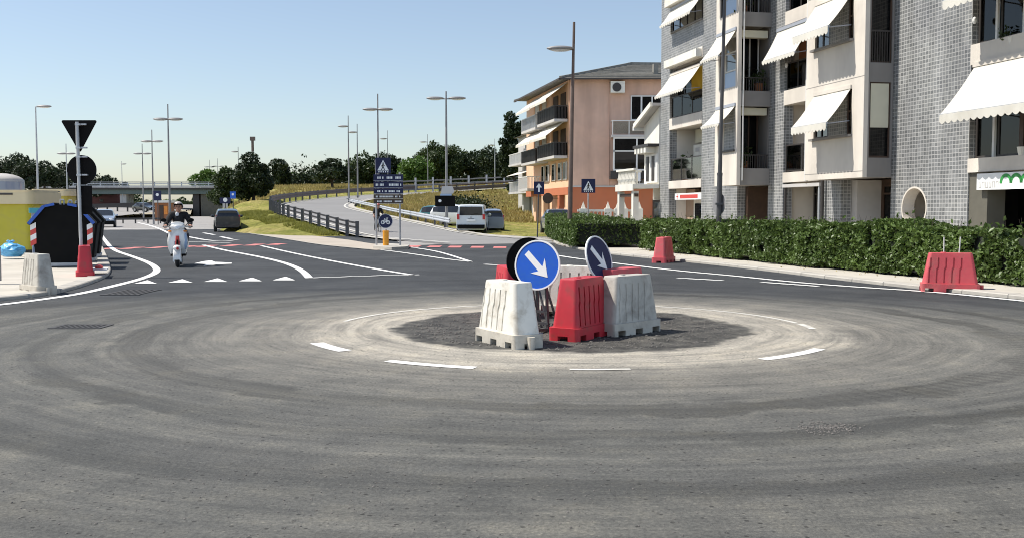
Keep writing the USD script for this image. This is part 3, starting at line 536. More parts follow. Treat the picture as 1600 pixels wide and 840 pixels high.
def near_field(r):
    while True:
        y = 3.8 + 11 * r.random() ** 1.3; x = r.uniform(-.55, .55) * y
        if math.hypot(x - IC[0], y - IC[1]) > 2.2 and meshkit.noise(np.array([[x * .8, y * .8, 0]]), 4)[0] > .4: return x, y
stones(5500, near_field, .002, .008, 21, 'pebble', 'gravel')
def bedf(r):
    a, d = r.uniform(0, 2 * PI), 2.05 * math.sqrt(r.random()); return IC[0] + d * math.cos(a), IC[1] + d * math.sin(a)
stones(3600, bedf, .004, .02, 22, 'pebble', 'island_gravel')
rb = G(1292, 668)
stones(420, lambda r: (rb[0] + r.normal(0, .13), rb[1] + r.normal(0, .10)), .004, .013, 23, 'pebble', 'rubble')
# ------------------------------------------------------------------ the tiled apartment building on the right
S0 = 36.0
def fl(s, q, h): return (-q, s - S0, h)
o0 = np.array([18 * .979 - S0 * .2036, 18 * .2036 + S0 * .979, 0.0])
apt = thing('apartment_building', 'grey tiled apartment block with cream bays and white awnings behind the hedge', 'building', o0, FAC)
class FB(MB):
    def fb(s, s1, s2, q1, q2, h1, h2): return s.box(-max(q1, q2), -min(q1, q2), s1 - S0, s2 - S0, h1, h2)
def part(name, m, mt, parent=None, **kw): return obj(name, m, M[mt], parent or apt, **kw)
TOP = 15.2
FLR = [(2.49, 2.87), (5.43, 5.98), (8.45, 8.95), (11.45, 11.95)]
# walls of tile
hc_s, hc_h, hc_r = 26.92, 1.52, 0.64
wallp = sbox(24.46 - S0, -.1, 28.15 - S0, TOP).difference(Point(hc_s - S0, hc_h).buffer(hc_r, 32))
part('tiled_wall', MB().prism(wallp, 0, .38, np.array([[0, 0, 1, 0], [1, 0, 0, 0], [0, 1, 0, 0], [0, 0, 0, 1.0]])), 'tile')
t = np.linspace(0, 2 * PI, 49)
ln = MB(); v = [(a, hc_s - S0 + r * math.cos(x), hc_h + r * math.sin(x)) for x in t for (a, r) in ((-.012, hc_r), (-.012, hc_r - .05), (.40, hc_r - .05), (.40, hc_r))]
ln.add(v, [(4 * i + j, 4 * i + (j + 1) % 4, 4 * i + 4 + (j + 1) % 4, 4 * i + 4 + j) for i in range(48) for j in range(4)])
part('hole_lining', ln, 'plaster_beige')
for a, b, h1, h2, q in ((35.35, 36.62, 0, TOP, 0), (39.5, 43.4, 0, TOP, 0), (47.6, 48.9, 0, TOP, 0), (31.1, 32.4, 0, 2.48, 0)):
    part('tiled_pier', FB().fb(a, b, -.38, q, h1, h2), 'tile')
part('tiled_spandrel', FB().fb(43.4, 47.6, -.3, -.003, 8.95, 10.25), 'tile'); part('tiled_spandrel', FB().fb(43.4, 47.6, -.3, -.003, 11.95, TOP), 'tile')
part('tiled_wall', FB().fb(48.5, 48.9, -13, -.38, 0, TOP), 'tile')
# body of the house behind the loggias
part('rear_wall', FB().fb(15, 48.5, -13, -1.7, 0, TOP), 'plaster_beige')
for h1, h2 in FLR: part('floor_slab', FB().fb(15, 48.5, -1.69, -.06, h1 + .04, h2 - .03), 'plaster_beige')
part('roof_slab', FB().fb(14.6, 49.2, -13.3, .35, TOP, TOP + .25), 'plaster_beige')
for s in (24.7, 28.0, 31.4, 35.6, 39.8, 43.3, 47.65): part('loggia_wall', FB().fb(s - .1, s + .1, -1.69, -.385, 0, TOP), 'plaster_beige')
# sill bands
for h1, h2 in FLR:
    part('sill_band', FB().fb(15, 24.455, -.3, .03, h1, h2 if h1 > 3 else h2), 'plaster_beige')
    part('sill_band', FB().fb(32.6, 35.345, -.3, .03, h1, h2), 'plaster_beige')
    part('sill_band', FB().fb(43.405, 47.595, -.3, .03, h1, h2), 'plaster_beige')

def window(s1, s2, h1, h2, q, nm=1, nt=0, fm='frame_dark', pm='pane', d=.06, fr=.06, parent=None, name='window'):
    m = FB().fb(s1, s2, q - d, q, h1, h1 + fr).fb(s1, s2, q - d, q, h2 - fr, h2).fb(s1, s1 + fr, q - d, q, h1 + fr, h2 - fr).fb(s2 - fr, s2, q - d, q, h1 + fr, h2 - fr)
    for k_ in range(1, nm): x = s1 + (s2 - s1) * k_ / nm; m.fb(x - fr / 2, x + fr / 2, q - d, q - .003, h1 + fr, h2 - fr)
    if nt: m.fb(s1 + fr, s2 - fr, q - d + .004, q - .006, h1 + nt - fr / 2, h1 + nt + fr / 2)
    w = part(name, m, fm, parent)
    part('pane', FB().fb(s1 + fr, s2 - fr, q - d * .6, q - d * .5, h1 + fr, h2 - fr), pm, w); return w
def awning(s1, s2, q0, h0, p, drop, val=.24, mt='awning', nsc=None):
    n = 10; a = np.linspace(0, 1, n)
    prof = [(q0 + p * x, h0 - drop * x - .05 * math.sin(PI * x)) for x in a]
    m = MB(); th = .012
    ms = max(6, int((s2 - s1) / .3)); ss = np.linspace(s1, s2, ms + 1); sag = .022 * np.abs(np.sin(np.linspace(0, PI * max(2, round((s2 - s1) / 1.2)), ms + 1))) + .012 * meshkit.noise(np.c_[ss * 2.1, ss * 0 + h0 * 3, ss * 0], 8)
    g_ = np.array([[fl(s_, qa, ha - sg2 * math.sin(PI * min(1, .08 + k2 / n))) for s_, sg2 in zip(ss, sag)] for k2, (qa, ha) in enumerate(prof)]); k3 = ms + 1
    top_ = g_.reshape(-1, 3); bot_ = top_ - (0, 0, th); a_ = np.arange((n - 1) * k3).reshape(n - 1, k3)[:, :-1].ravel(); N_ = len(top_); quad_ = np.c_[a_, a_ + 1, a_ + 1 + k3, a_ + k3]
    m.add(np.vstack([top_, bot_]), np.vstack([quad_, quad_[:, ::-1] + N_, np.array([(i_ * k3, i_ * k3 + k3, N_ + i_ * k3 + k3, N_ + i_ * k3) for i_ in range(n - 1)] + [(i_ * k3 + ms, N_ + i_ * k3 + ms, N_ + i_ * k3 + k3 + ms, i_ * k3 + k3 + ms) for i_ in range(n - 1)])]))
    aw = part('awning', m, mt)
    qe, he = prof[-1]
    part('awning_bar', FB().fb(s1 - .02, s2 + .02, qe - .03, qe + .03, he - .06, he - .005), 'awning_trim', aw)
    ns = nsc or max(4, int((s2 - s1) / .22)); ws = (s2 - s1) / ns; pts = [(s1, 0)]
    pts = [(0, 0)]
    for k_ in range(ns):
        for t_ in np.linspace(0, PI, 7)[:-1]: pts.append((k_ * ws + ws * t_ / PI, -val + .07 * (1 - math.sin(t_)) - 0.0))
    pts += [(ns * ws, -val + .07), (ns * ws, 0)]
    vp = Polygon(pts).buffer(0)
    part('valance', MB().prism(vp, 0, .01, np.array([[0, 0, 1, -qe - .035], [1, 0, 0, s1 - S0], [0, 1, 0, he - .02], [0, 0, 0, 1.0]])), mt, aw)
    for s in (s1 + .12, s2 - .12): part('awning_arm', MB().bar(fl(s, q0 - .02, h0 - drop * .95), fl(s, qe - .04, he - .05), .03), 'awning_trim', aw)
    part('awning_case', FB().fb(s1 - .04, s2 + .04, q0 - .06, q0 + .05, h0 - .03, h0 + .09), 'awning_trim' if p < .75 else 'plaster_beige', aw)
    return aw
def railing_glass(s1, s2, q, h1, h2, n, pm='pane_pale', fm='frame_dark'):
    m = FB().fb(s1, s2, q - .025, q + .025, h2 - .05, h2).fb(s1, s2, q - .02, q + .02, h1 + .04, h1 + .08)
    for k_ in range(n + 1): x = s1 + .03 + (s2 - s1 - .06) * k_ / n; m.fb(x - .025, x + .025, q - .024, q + .024, h1, h2 - .05)
    r = part('railing', m, fm); part('glass_panel', FB().fb(s1 + .04, s2 - .04, q - .006, q + .006, h1 + .08, h2 - .05), pm, r); return r

# right hand section: verandas behind glass, awnings
for h1, h2, fi in ((2.87, 5.0, 0), (5.98, 8.0, 1), (8.95, 11, 2), (11.95, 14.2, 3)):
    window(18.0, 24.40, h1 + .0, min(h1 + 2.0, FLR[min(fi + 1, 3)][0] - .05) if fi < 3 else 14.2, -.16, 7, 0, 'frame_dark', 'pane_dark', fr=.07)
    part('veranda_post', FB().fb(23.55, 23.63, -.155, -.09, h1, h1 + 1.95), 'frame_white')
    part('veranda_post', FB().fb(22.45, 22.6, -.155, -.09, h1, h1 + 1.95), 'frame_white' if fi % 2 else 'wood_dark')
    part('veranda_sash', FB().fb(21.4, 23.0, -.9, -.85, h1, h1 + 1.9), 'curtain_pale')
part('flower_pot', MB().cyl(fl(22.4, -.05, 2.87), fl(22.4, -.05, 3.08), .10, .14), 'plaster_white'); part('flower_pot', MB().cyl(fl(22.9, -.05, 5.75), fl(22.9, -.05, 5.95), .08, .11), 'plaster_white')
part('wall_lantern', MB().box(.10, .20, 22.35 - S0, 22.5 - S0, 4.0, 4.32), 'frame_white')
awning(17.5, 24.25, .03, 5.38, 1.02, 1.32, .26, nsc=26); awning(17.5, 24.3, .03, 8.40, .98, 1.28, .26, nsc=26); awning(17.5, 24.3, .03, 11.4, .98, 1.2, .26, nsc=26)
# ground floor shop on the right
part('shop_pier', FB().fb(23.7, 24.46, -.6, -.05, 0, 2.485), 'dark_stone')
sg = part('shop_sign', FB().fb(17.5, 23.95, .032, .10, 2.0, 2.44), 'sign_white')
gm = MB(); s = 23.86
for w_, h_ in ((.07, .17), (.08, .17), (.09, .17), (.07, .17), (.09, .17), (.08, .17)):   # pale grey capitals, worn and hardly legible
    gm.add([fl(s, .104, 2.05), fl(s - .02, .104, 2.05), fl(s - .02, .104, 2.05 + h_), fl(s, .104, 2.05 + h_)], [(0, 1, 2, 3)])
    gm.add([fl(s - w_, .104, 2.05), fl(s - w_ - .02, .104, 2.05), fl(s - w_ - .02, .104, 2.05 + h_), fl(s - w_, .104, 2.05 + h_)], [(0, 1, 2, 3)])
    zb_ = (2.05, 2.12, 2.195)[int(s * 37) % 3]; gm.add([fl(s - .03, .1042, zb_), fl(s - w_, .1042, zb_), fl(s - w_, .1042, zb_ + .025), fl(s - .03, .1042, zb_ + .025)], [(0, 1, 2, 3)])
    s -= w_ + .055
part('lettering', gm, 'concrete_pale', sg, kind='stuff')
ga = MB()
for c_ in (22.80, 22.42, 22.04, 21.66):
    ring = Point(0, 0).buffer(.23, 16).difference(Point(0, 0).buffer(.14, 16)).intersection(sbox(-1, -.02, 1, 1))
    ga.prism(ring, 0, .006, np.array([[0, 0, 1, -.108], [1, 0, 0, c_ - S0], [0, 1, 0, 2.18], [0, 0, 0, 1.0]]))
part('green_arches', ga, 'sign_green', sg, kind='stuff')
part('shop_front', FB().fb(17.0, 24.5, -1.68, -1.62, 0, 2.4).fb(24.46, 24.55, -1.62, -.39, 0, 2.46), 'black_plastic'); part('shop_floor', FB().fb(15, 24.4, -1.6, -.1, .06, .075), 'black_plastic'); part('shop_glass', FB().fb(17.2, 23.5, -1.60, -1.59, .4, 2.2), 'pane_dark')
# middle window column beyond the bay (its near edge is hidden by the bay)
for fi, (h1, h2) in enumerate(((2.87, 5.43), (5.98, 8.45), (8.95, 11.45), (11.95, 14.9))):
    if fi == 0: railing_glass(32.7, 35.3, -.08, h1, h1 + 1.05, 2)
    elif fi == 1: railing_glass(32.7, 35.3, -.08, h1, h1 + 1.05, 3, 'pane_dark')
    else: window(32.65, 35.3, h1, h2 - .02, -.12, 3, 1.0, 'frame_dark', 'pane_dark')
    window(33.2, 34.9, h1 + .02, h2 - .3, -1.62, 2, 0, 'wood_dark', 'pane_dark', name='balcony_door')
part('blind', FB().fb(34.0, 35.25, -.55, -.52, 7.0, 8.4), 'rust_blind')
awning(33.3, 35.9, .035, 8.32, .62, 1.15, .16)
part('drain_pipe', MB().cyl(fl(32.15, .12, 0), fl(32.15, .12, TOP), .06), 'frame_dark')
part('drain_pipe', MB().cyl(fl(33.45, .09, 2.5), fl(33.45, .09, TOP), .05), 'frame_white')
# entrance under the bay: glass doors, dark lobby
part('lobby_wall', FB().fb(28.3, 31.1, -1.69, -1.3, 0, 2.48), 'wood_dark'); part('lobby_side', FB().fb(30.75, 31.1, -1.3, -.39, 0, 2.46), 'concrete_pale')
window(28.4, 30.6, .05, 2.3, -1.26, 3, 1.95, 'wood_dark', 'pane_dark', name='entrance_door')
window(32.6, 35.2, .05, 2.42, -1.2, 3, 2.0, 'frame_dark', 'pane_dark', name='entrance_door')
part('entrance_canopy', FB().fb(32.5, 35.3, -.3, .06, 2.3, 2.42), 'concrete_pale'); part('entrance_post', MB().cyl(fl(32.62, -.02, 0), fl(32.62, -.02, 2.3), .05), 'galv'); part('entrance_post', MB().cyl(fl(35.2, -.02, 0), fl(35.2, -.02, 2.3), .05), 'frame_dark')

# bay D, cantilevered one metre over the entrance
DS1, DS2, DQ = 28.15, 31.8, 1.0
part('bay_floor', FB().fb(DS1, DS2, 0.004, DQ - .15, 2.47, 2.66), 'plaster_grey')
lev = [2.47, 3.85, 5.30, 6.85, 8.32, 9.85, 11.32, 12.85, 14.3, TOP]
for k_ in range(0, 9, 2): part('bay_front', FB().fb(DS1, DS2, DQ - .15, DQ, lev[k_], lev[k_ + 1]), 'plaster_beige')
for k_ in range(1, 9, 2):
    h1, h2 = lev[k_], lev[k_ + 1]
    part('bay_front', FB().fb(DS1, 28.85, DQ - .15, DQ, h1, h2), 'plaster_beige'); part('bay_front', FB().fb(31.25, DS2, DQ - .15, DQ, h1, h2), 'plaster_beige')
    part('tiled_panel', FB().fb(29.18, 30.35, DQ - .12, DQ - .03, h1, h2), 'tile')
    window(28.85, 29.18, h1, h2, DQ - .04, 1, .75, 'wood_dark', 'pane_dark'); window(30.35, 31.25, h1, h2, DQ - .04, 2, 0, 'frame_dark', 'pane')
    part('blind', FB().fb(30.42, 30.95, DQ - .17, DQ - .155, h1 + .1, h2 - .1), 'curtain_pale')
    part('window_ledge', FB().fb(28.8, 31.35, DQ - .1, DQ + .14, h1 - .07, h1 + .004), 'plaster_grey')
    awning(28.9, 31.2, DQ + .003, h2 + .02, .82, 1.08, .26, nsc=11)
for h1, h2 in ((2.66, 3.08), (5.42, 6.02), (8.32, 9.0), (11.3, 12.0), (14.2, TOP)): part('bay_side', FB().fb(DS1 + .003, DS1 + .2, .004, DQ - .155, h1, h2), 'plaster_grey')
for h1, h2 in ((3.08, 5.42), (6.02, 8.32), (9.0, 11.3), (12.0, 14.2)):
    part('bay_side', FB().fb(DS1 + .003, DS1 + .2, .80, DQ - .155, h1, h2), 'plaster_grey'); part('bay_side', FB().fb(DS1 + .003, DS1 + .2, .004, .07, h1, h2), 'plaster_grey')
    # balcony window in the near side: frame, pane, blind or railing
    f = FB()
    for a, b in ((.07, .12), (.75, .80)): f.box(-b, -a, DS1 + .05 - S0, DS1 + .11 - S0, h1, h2)
    f.box(-.75, -.12, DS1 + .05 - S0, DS1 + .11 - S0, h2 - .06, h2); f.box(-.75, -.12, DS1 + .05 - S0, DS1 + .11 - S0, h1, h1 + .06)
    w = part('side_window', f, 'wood_dark'); part('pane', MB().box(-.75, -.12, DS1 + .075 - S0, DS1 + .085 - S0, h1 + .06, h2 - .06), 'pane_dark', w)
    if h1 < 4: part('blind', MB().box(-.75, -.13, DS1 + .03 - S0, DS1 + .045 - S0, 4.02, 5.38), 'curtain_pale', w)
    else:
        rl = MB()
        for x in np.linspace(-.73, -.14, 8): rl.box(x - .012, x + .012, DS1 + .012 - S0, DS1 + .036 - S0, h1, h1 + .95)
        rl.box(-.8, -.07, DS1 + .01 - S0, DS1 + .04 - S0, h1 + .95, h1 + 1.0); part('railing', rl, 'frame_dark')
part('bay_far_side', FB().fb(DS2 - .2, DS2 - .003, .004, DQ - .155, 2.66, TOP), 'plaster_beige')
part('bay_back', FB().fb(DS1 + .2, DS2 - .2, -.05, .003, 2.5, TOP), 'wood_dark')

# bay C, further along, an open loggia to the near side
CS1, CS2, CQ = 36.5, 38.65, 1.4
part('bay_floor', FB().fb(CS1, CS2, .004, CQ - .16, 2.42, 2.62), 'plaster_grey')
part('bay_front', FB().fb(CS1, 36.72, CQ - .15, CQ, 2.42, TOP), 'plaster_beige'); part('bay_front', FB().fb(38.28, CS2, CQ - .15, CQ, 2.42, TOP), 'plaster_beige')
part('bay_front', FB().fb(37.82, 37.95, CQ - .15, CQ, 2.42, TOP), 'plaster_beige')
hb = [(2.42, 3.75), (5.65, 6.3), (8.3, 9.2), (11.1, 12.2), (14.2, TOP)]
for a, b in ((36.72, 37.82), (37.95, 38.28)):
    for h1, h2 in hb: part('bay_front', FB().fb(a, b, CQ - .15, CQ - .003, h1, h2), 'plaster_beige')
for fi, (h1, h2) in enumerate(((3.75, 5.65), (6.3, 8.3), (9.2, 11.1), (12.2, 14.2))):
    if fi == 0: part('tiled_panel', FB().fb(36.74, 37.8, CQ - .14, CQ - .03, h1 + .08, h2), 'tile'); part('window_ledge', FB().fb(36.7, 37.85, CQ - .1, CQ + .06, h1, h1 + .075), 'frame_dark')
    else:
        window(36.72, 37.82, h1 + .62, h2, CQ - .04, 1, .75, 'frame_white', 'pane'); part('window_panel', FB().fb(36.74, 37.8, CQ - .12, CQ - .03, h1, h1 + .6), 'scooter_blue')
        part('blind', FB().fb(36.76, 37.78, CQ - .2, CQ - .17, h1 + .65, h2 - .03), 'curtain_yellow')
    window(37.95, 38.28, h1, h2, CQ - .04, 1, 1.0, 'frame_dark', 'pane_dark')
awning(36.7, 38.5, CQ + .003, 5.55, .66, .70, .12); awning(36.7, 38.5, CQ + .003, 8.5, .72, 1.0, .12); awning(36.7, 38.5, CQ + .003, 11.4, .72, 1.0, .12)
part('bay_far_side', FB().fb(CS2 - .15, CS2 - .003, .004, CQ - .155, 2.62, TOP), 'plaster_grey')
part('bay_back', FB().fb(CS1 + .2, CS2 - .15, -.05, .003, 2.5, TOP), 'plaster_grey')
for fi, (h1, h2) in enumerate(((2.62, 3.08), (5.5, 6.1), (8.6, 9.15), (11.6, 12.2), (14.3, TOP))):
    part('bay_parapet', FB().fb(CS1 + .003, CS1 + .16, .004, CQ - .155, h1, h2), 'plaster_grey')
    if fi < 4:
        part('bay_slab', FB().fb(CS1 + .17, CS2 - .16, .004, CQ - .16, h1 + .1 if fi else 2.63, h1 + .3 if fi else 2.75), 'plaster_beige')
        # glazed screen deep in the loggia, curtain, railing
        wz = h1 + .45 if fi else 2.9
        f = MB()
        for x in (-1.2, -.82, -.45, -.08): f.box(x - .03, x + .03, 37.5 - S0, 37.56 - S0, h2, h2 + 2.2)
        f.box(-1.23, -.05, 37.49 - S0, 37.57 - S0, h2 + 2.2, h2 + 2.3)
        w = part('glazed_screen', f, 'wood_dark' if fi == 0 else 'frame_white'); part('pane', MB().box(-1.2, -.08, 37.52 - S0, 37.53 - S0, h2, h2 + 2.2), 'pane_dark', w)
        if fi != 0: part('curtain', MB().box(-1.0, -.5, 37.62 - S0, 37.66 - S0, h2, h2 + 2.1), 'curtain_yellow', w)
        part('blind_box', MB().box(-1.2, -.06, CS1 + .2 - S0, CS1 + .5 - S0, h2 + 2.1, h2 + 2.38), 'curtain_pale', w)
        rl = MB()
        for x in np.linspace(-1.2, -.1, 12): rl.box(x - .012, x + .012, CS1 + .06 - S0, CS1 + .084 - S0, h2, h2 + .5)
        rl.box(-1.24, -.05, CS1 + .055 - S0, CS1 + .09 - S0, h2 + .5, h2 + .54); part('railing', rl, 'frame_dark')
part('service_pipe', MB().cyl(fl(36.46, 1.18, 2.6), fl(36.46, 1.18, TOP), .03), 'frame_white')
# passage under bay C with a pale wall beyond
part('passage_wall', FB().fb(36.9, 37.9, -1.2, -1.1, 0, 2.4), 'plaster_white'); part('passage_wall', FB().fb(39.3, 39.5, -1.6, -.39, 0, 2.42), 'wood_dark'); part('passage_door', FB().fb(36.64, 36.9, -1.2, -1.08, 0, 2.4), 'wood_dark')

# left hand loggias
part('tiled_pier', FB().fb(43.38, 43.42, -.37, -.001, 0, TOP), 'tile')
railing_glass(43.45, 47.55, -.1, 2.87, 3.98, 3, 'pane_pale')
part('wardrobe', MB().box(1.0, 1.5, 45.8 - S0, 46.9 - S0, 2.9, 4.65), 'plaster_white'); part('air_grille', MB().box(.985, .999, 46.1 - S0, 46.6 - S0, 4.3, 4.5), 'concrete_pale')
part('wall_cabinet', MB().box(1.1, 1.69, 45.9 - S0, 46.9 - S0, 4.75, 5.42), 'curtain_pale')
railing_glass(43.45, 47.55, -.1, 5.98, 7.05, 3, 'pane_dark'); window(43.5, 47.5, 5.98, 8.0, -.35, 4, 0, 'frame_dark', 'pane_dark')
part('blind', FB().fb(43.5, 45.3, -.25, -.22, 6.9, 8.2), 'curtain_yellow'); part('awning_housing', FB().fb(43.5, 47.7, .035, .3, 8.5, 8.86), 'plaster_white')
window(43.6, 47.4, 10.25, 11.42, -.03, 4, 0, 'frame_dark', 'pane'); part('blind', FB().fb(43.7, 47.3, -.18, -.15, 10.3, 11.4), 'curtain_yellow'); part('window_ledge', FB().fb(43.5, 47.5, -.05, .06, 10.18, 10.25), 'plaster_grey')
awning(43.6, 47.4, .035, 8.12, .82, 1.06, .14, nsc=14); awning(43.5, 47.5, .035, 11.35, .55, .78, .14, nsc=14); part('awning_housing', FB().fb(43.5, 47.7, .035, .3, 11.5, 11.86), 'plaster_white')
# small shop at the left
part('shop_front', FB().fb(43.45, 46.4, -.9, -.85, 0, 2.3), 'plaster_white'); part('shop_window', FB().fb(44.9, 46.2, -.848, -.83, 1.0, 1.75), 'pane_dark'); part('shop_window', FB().fb(43.7, 44.6, -.848, -.83, .9, 2.0), 'pane')
sg = part('shop_sign', FB().fb(43.5, 46.9, -.12, -.05, 1.93, 2.24), 'sign_white')
part('red_band', FB().fb(43.95, 46.2, -.05, -.044, 1.99, 2.17), 'stripe_red', sg)
part('red_cross', FB().fb(46.45, 46.7, -.05, -.044, 2.06, 2.11).fb(46.55, 46.6, -.043, -.042, 1.96, 2.21), 'stripe_red', sg)
part('shop_return', FB().fb(46.4, 47.58, -1.6, -.9, 0, 2.46), 'salmon_stone')

r_b = np.random.default_rng(91)
def plant(s, q, h, sz, n=70):
    p_ = part('plant_pot', MB().cyl(fl(s, q, h), fl(s, q, h + sz * .45), sz * .2, sz * .27, n=10), 'rust_blind')
    d = r_b.normal(0, 1, (n, 3)) * (sz * .24, sz * .24, sz * .28) + fl(s, q, h + sz * .8)
    a = r_b.normal(0, 1, (n, 3)); a /= np.linalg.norm(a, axis=1, keepdims=True); b_ = np.cross(a, r_b.normal(0, 1, (n, 3))); b_ /= np.linalg.norm(b_, axis=1, keepdims=True); ls = sz * .16
    i_ = np.arange(n) * 4; obj('plant_leaves', (np.stack([d - a * ls, d - b_ * ls * .5, d + a * ls, d + b_ * ls * .5], 1).reshape(-1, 3), np.c_[i_, i_ + 1, i_ + 2, i_ + 3]), M['leaf_mid'], p_, kind='stuff')
for s_, q_, h_, z_ in ((44.2, -.5, 2.88, .7), (47.0, -.6, 2.88, .9), (45.0, -.55, 5.99, .8), (33.0, -.4, 2.88, .8), (34.6, -.5, 5.99, .6), (36.9, .9, 3.1, .6), (36.85, .35, 6.11, .7), (36.9, 1.0, 9.16, .6), (23.2, -.06, 5.76, .35), (21.9, -.06, 2.88, .35)): plant(s_, q_, h_, z_)
part('balcony_chair', FB().fb(45.2, 45.6, -.7, -.3, 3.28, 3.32).fb(45.2, 45.24, -.7, -.66, 2.87, 3.28).fb(45.56, 45.6, -.7, -.66, 2.87, 3.28).fb(45.2, 45.24, -.34, -.3, 2.87, 3.28).fb(45.56, 45.6, -.34, -.3, 2.87, 3.28).fb(45.2, 45.6, -.72, -.69, 3.32, 3.75), 'frame_white')
for s_, h_ in ((24.2, 6.6), (35.0, 6.9), (47.2, 10.9)): part('satellite_dish' if h_ > 10 else 'wall_lamp', MB().ell(fl(s_, .12, h_), (.06, .06, .10), 10, 8), 'frame_white')
for h_ in (2.66, 5.6, 8.6, 11.6): part('joint_groove', FB().fb(DS1 + .001, DS2 - .001, DQ - .002, DQ + .0035, h_, h_ + .018), 'plaster_grey')
# ------------------------------------------------------------------ orange house, white house, fence
def frame_xy(o, rz):                      # local -> world rotation is left to the prim
    return o, rz
ORZ = math.radians(11.3)
oo = np.array([4.35, 75.0, 0.0])
oh = thing('orange_house', 'salmon and orange apartment house with grey tiled hip roof and balconies', 'building', oo, ORZ)
def hp(name, m, mt, parent=None, **kw): return obj(name, m, M[mt], parent or oh, **kw)
# local frame: x to the right along the gable wall (turned back a little), y away along the street front
ED, GW, EH = 15.5, 12.5, 11.15            # depth, gable width, eaves height
hp('side_wall', MB().box(0, GW, 0, .35, 3.1, EH).rot(-ORZ), 'plaster_salmon')
hp('plinth', MB().box(-.02, GW, -.03, .36, 0, 3.1).rot(-ORZ), 'plaster_orange')
hp('string_course', MB().box(-.04, GW, -.07, .02, 3.1, 3.22).rot(-ORZ), 'concrete_pale')
hp('front_wall', MB().box(0, .35, .36, ED, 3.12, EH), 'plaster_peach')
for a, b in ((.36, 1.2), (3.1, 3.7), (5.6, 6.3), (8.6, 9.4), (11.5, 12.2)): hp('ground_pier', MB().box(-.03, .35, a, b, 0, 3.11), 'plaster_peach' if a != 3.1 else 'plaster_orange')
hp('front_band', MB().box(-.05, .34, .36, ED, 2.55, 3.115), 'plaster_orange')
hp('ground_back', MB().box(.6, .9, .4, ED, 0, 3.1), 'plaster_peach')
hp('rear_block', MB().box(.36, GW + 4, .5, ED, 0.0, EH).rot(-ORZ * .5, (0, 0, 0)), 'plaster_salmon')
for a, b in ((1.5, 2.8), (4.1, 5.2), (6.7, 8.2), (9.8, 11.2)): hp('ground_door', MB().box(.5, .58, a, b, 0, 2.3), 'wood_dark')
# roof
R = np.array([[math.cos(-ORZ), -math.sin(-ORZ)], [math.sin(-ORZ), math.cos(-ORZ)]])
def L2(x, y, z): a = R @ np.array([x, y]); return (a[0], a[1], z)
A, Bc = L2(-.75, -.6, EH + .05), L2(GW + 4, -.6, EH + .05); Cc, Dd = (GW + 5, ED + 2, EH + .05), (-.95, ED + .6, EH + .05)
Ra, Rb = np.array(L2(5.2, 6.0, EH + 2.0)), np.array(L2(GW + 3, 6.6, EH + 2.0))
hp('roof', MB().add([A, Bc, Cc, Dd, Ra, Rb], [(0, 1, 5), (0, 5, 4), (1, 2, 5), (2, 3, 4), (2, 4, 5), (3, 0, 4), (3, 2, 1), (3, 1, 0)]), 'roof_tile')
tl = MB()
for k_ in range(11):                       # courses of tiles stepping up the near slope
    f = (k_ + .5) / 11.5; p, q_ = np.array(A) * (1 - f) + Ra * f, np.array(Bc) * (1 - f) + Rb * f
    tl.bar(p + (0, 0, .03), q_ + (0, 0, .03), .06, .05)
hp('tile_course', tl, 'roof_tile', kind='stuff')
hp('ridge', MB().bar(Ra + (0, 0, .05), Rb + (0, 0, .05), .25, .16).bar(np.array(A) + (0, 0, .05), Ra + (0, 0, .05), .25, .14).bar(np.array(Dd) + (0, 0, .04), Ra + (0, 0, .05), .25, .14), 'roof_tile')
hp('gutter', MB().bar(np.array(A) - (0, 0.05, .08), np.array(Bc) - (0, 0.05, .05), .14, .13).bar(np.array(A) - (0.05, 0, .08), np.array(Dd) - (0.05, 0, .05), .14, .13), 'roof_edge')
cb = L2(10.4, 2.6, EH + .9)
hp('chimney', MB().box(cb[0] - .3, cb[0] + .3, cb[1] - .3, cb[1] + .3, cb[2] - .4, cb[2] + 1.9), 'concrete_pale'); hp('chimney_cap', MB().box(cb[0] - .45, cb[0] + .45, cb[1] - .45, cb[1] + .45, cb[2] + 2.0, cb[2] + 2.15).cyl((cb[0], cb[1], cb[2] + 1.9), (cb[0], cb[1], cb[2] + 2.4), .25, .12), 'roof_edge')
cb = L2(6.6, 1.6, EH + .6); hp('vent_pipe', MB().box(cb[0] - .18, cb[0] + .18, cb[1] - .18, cb[1] + .18, cb[2] - .2, cb[2] + .75), 'roof_tile')
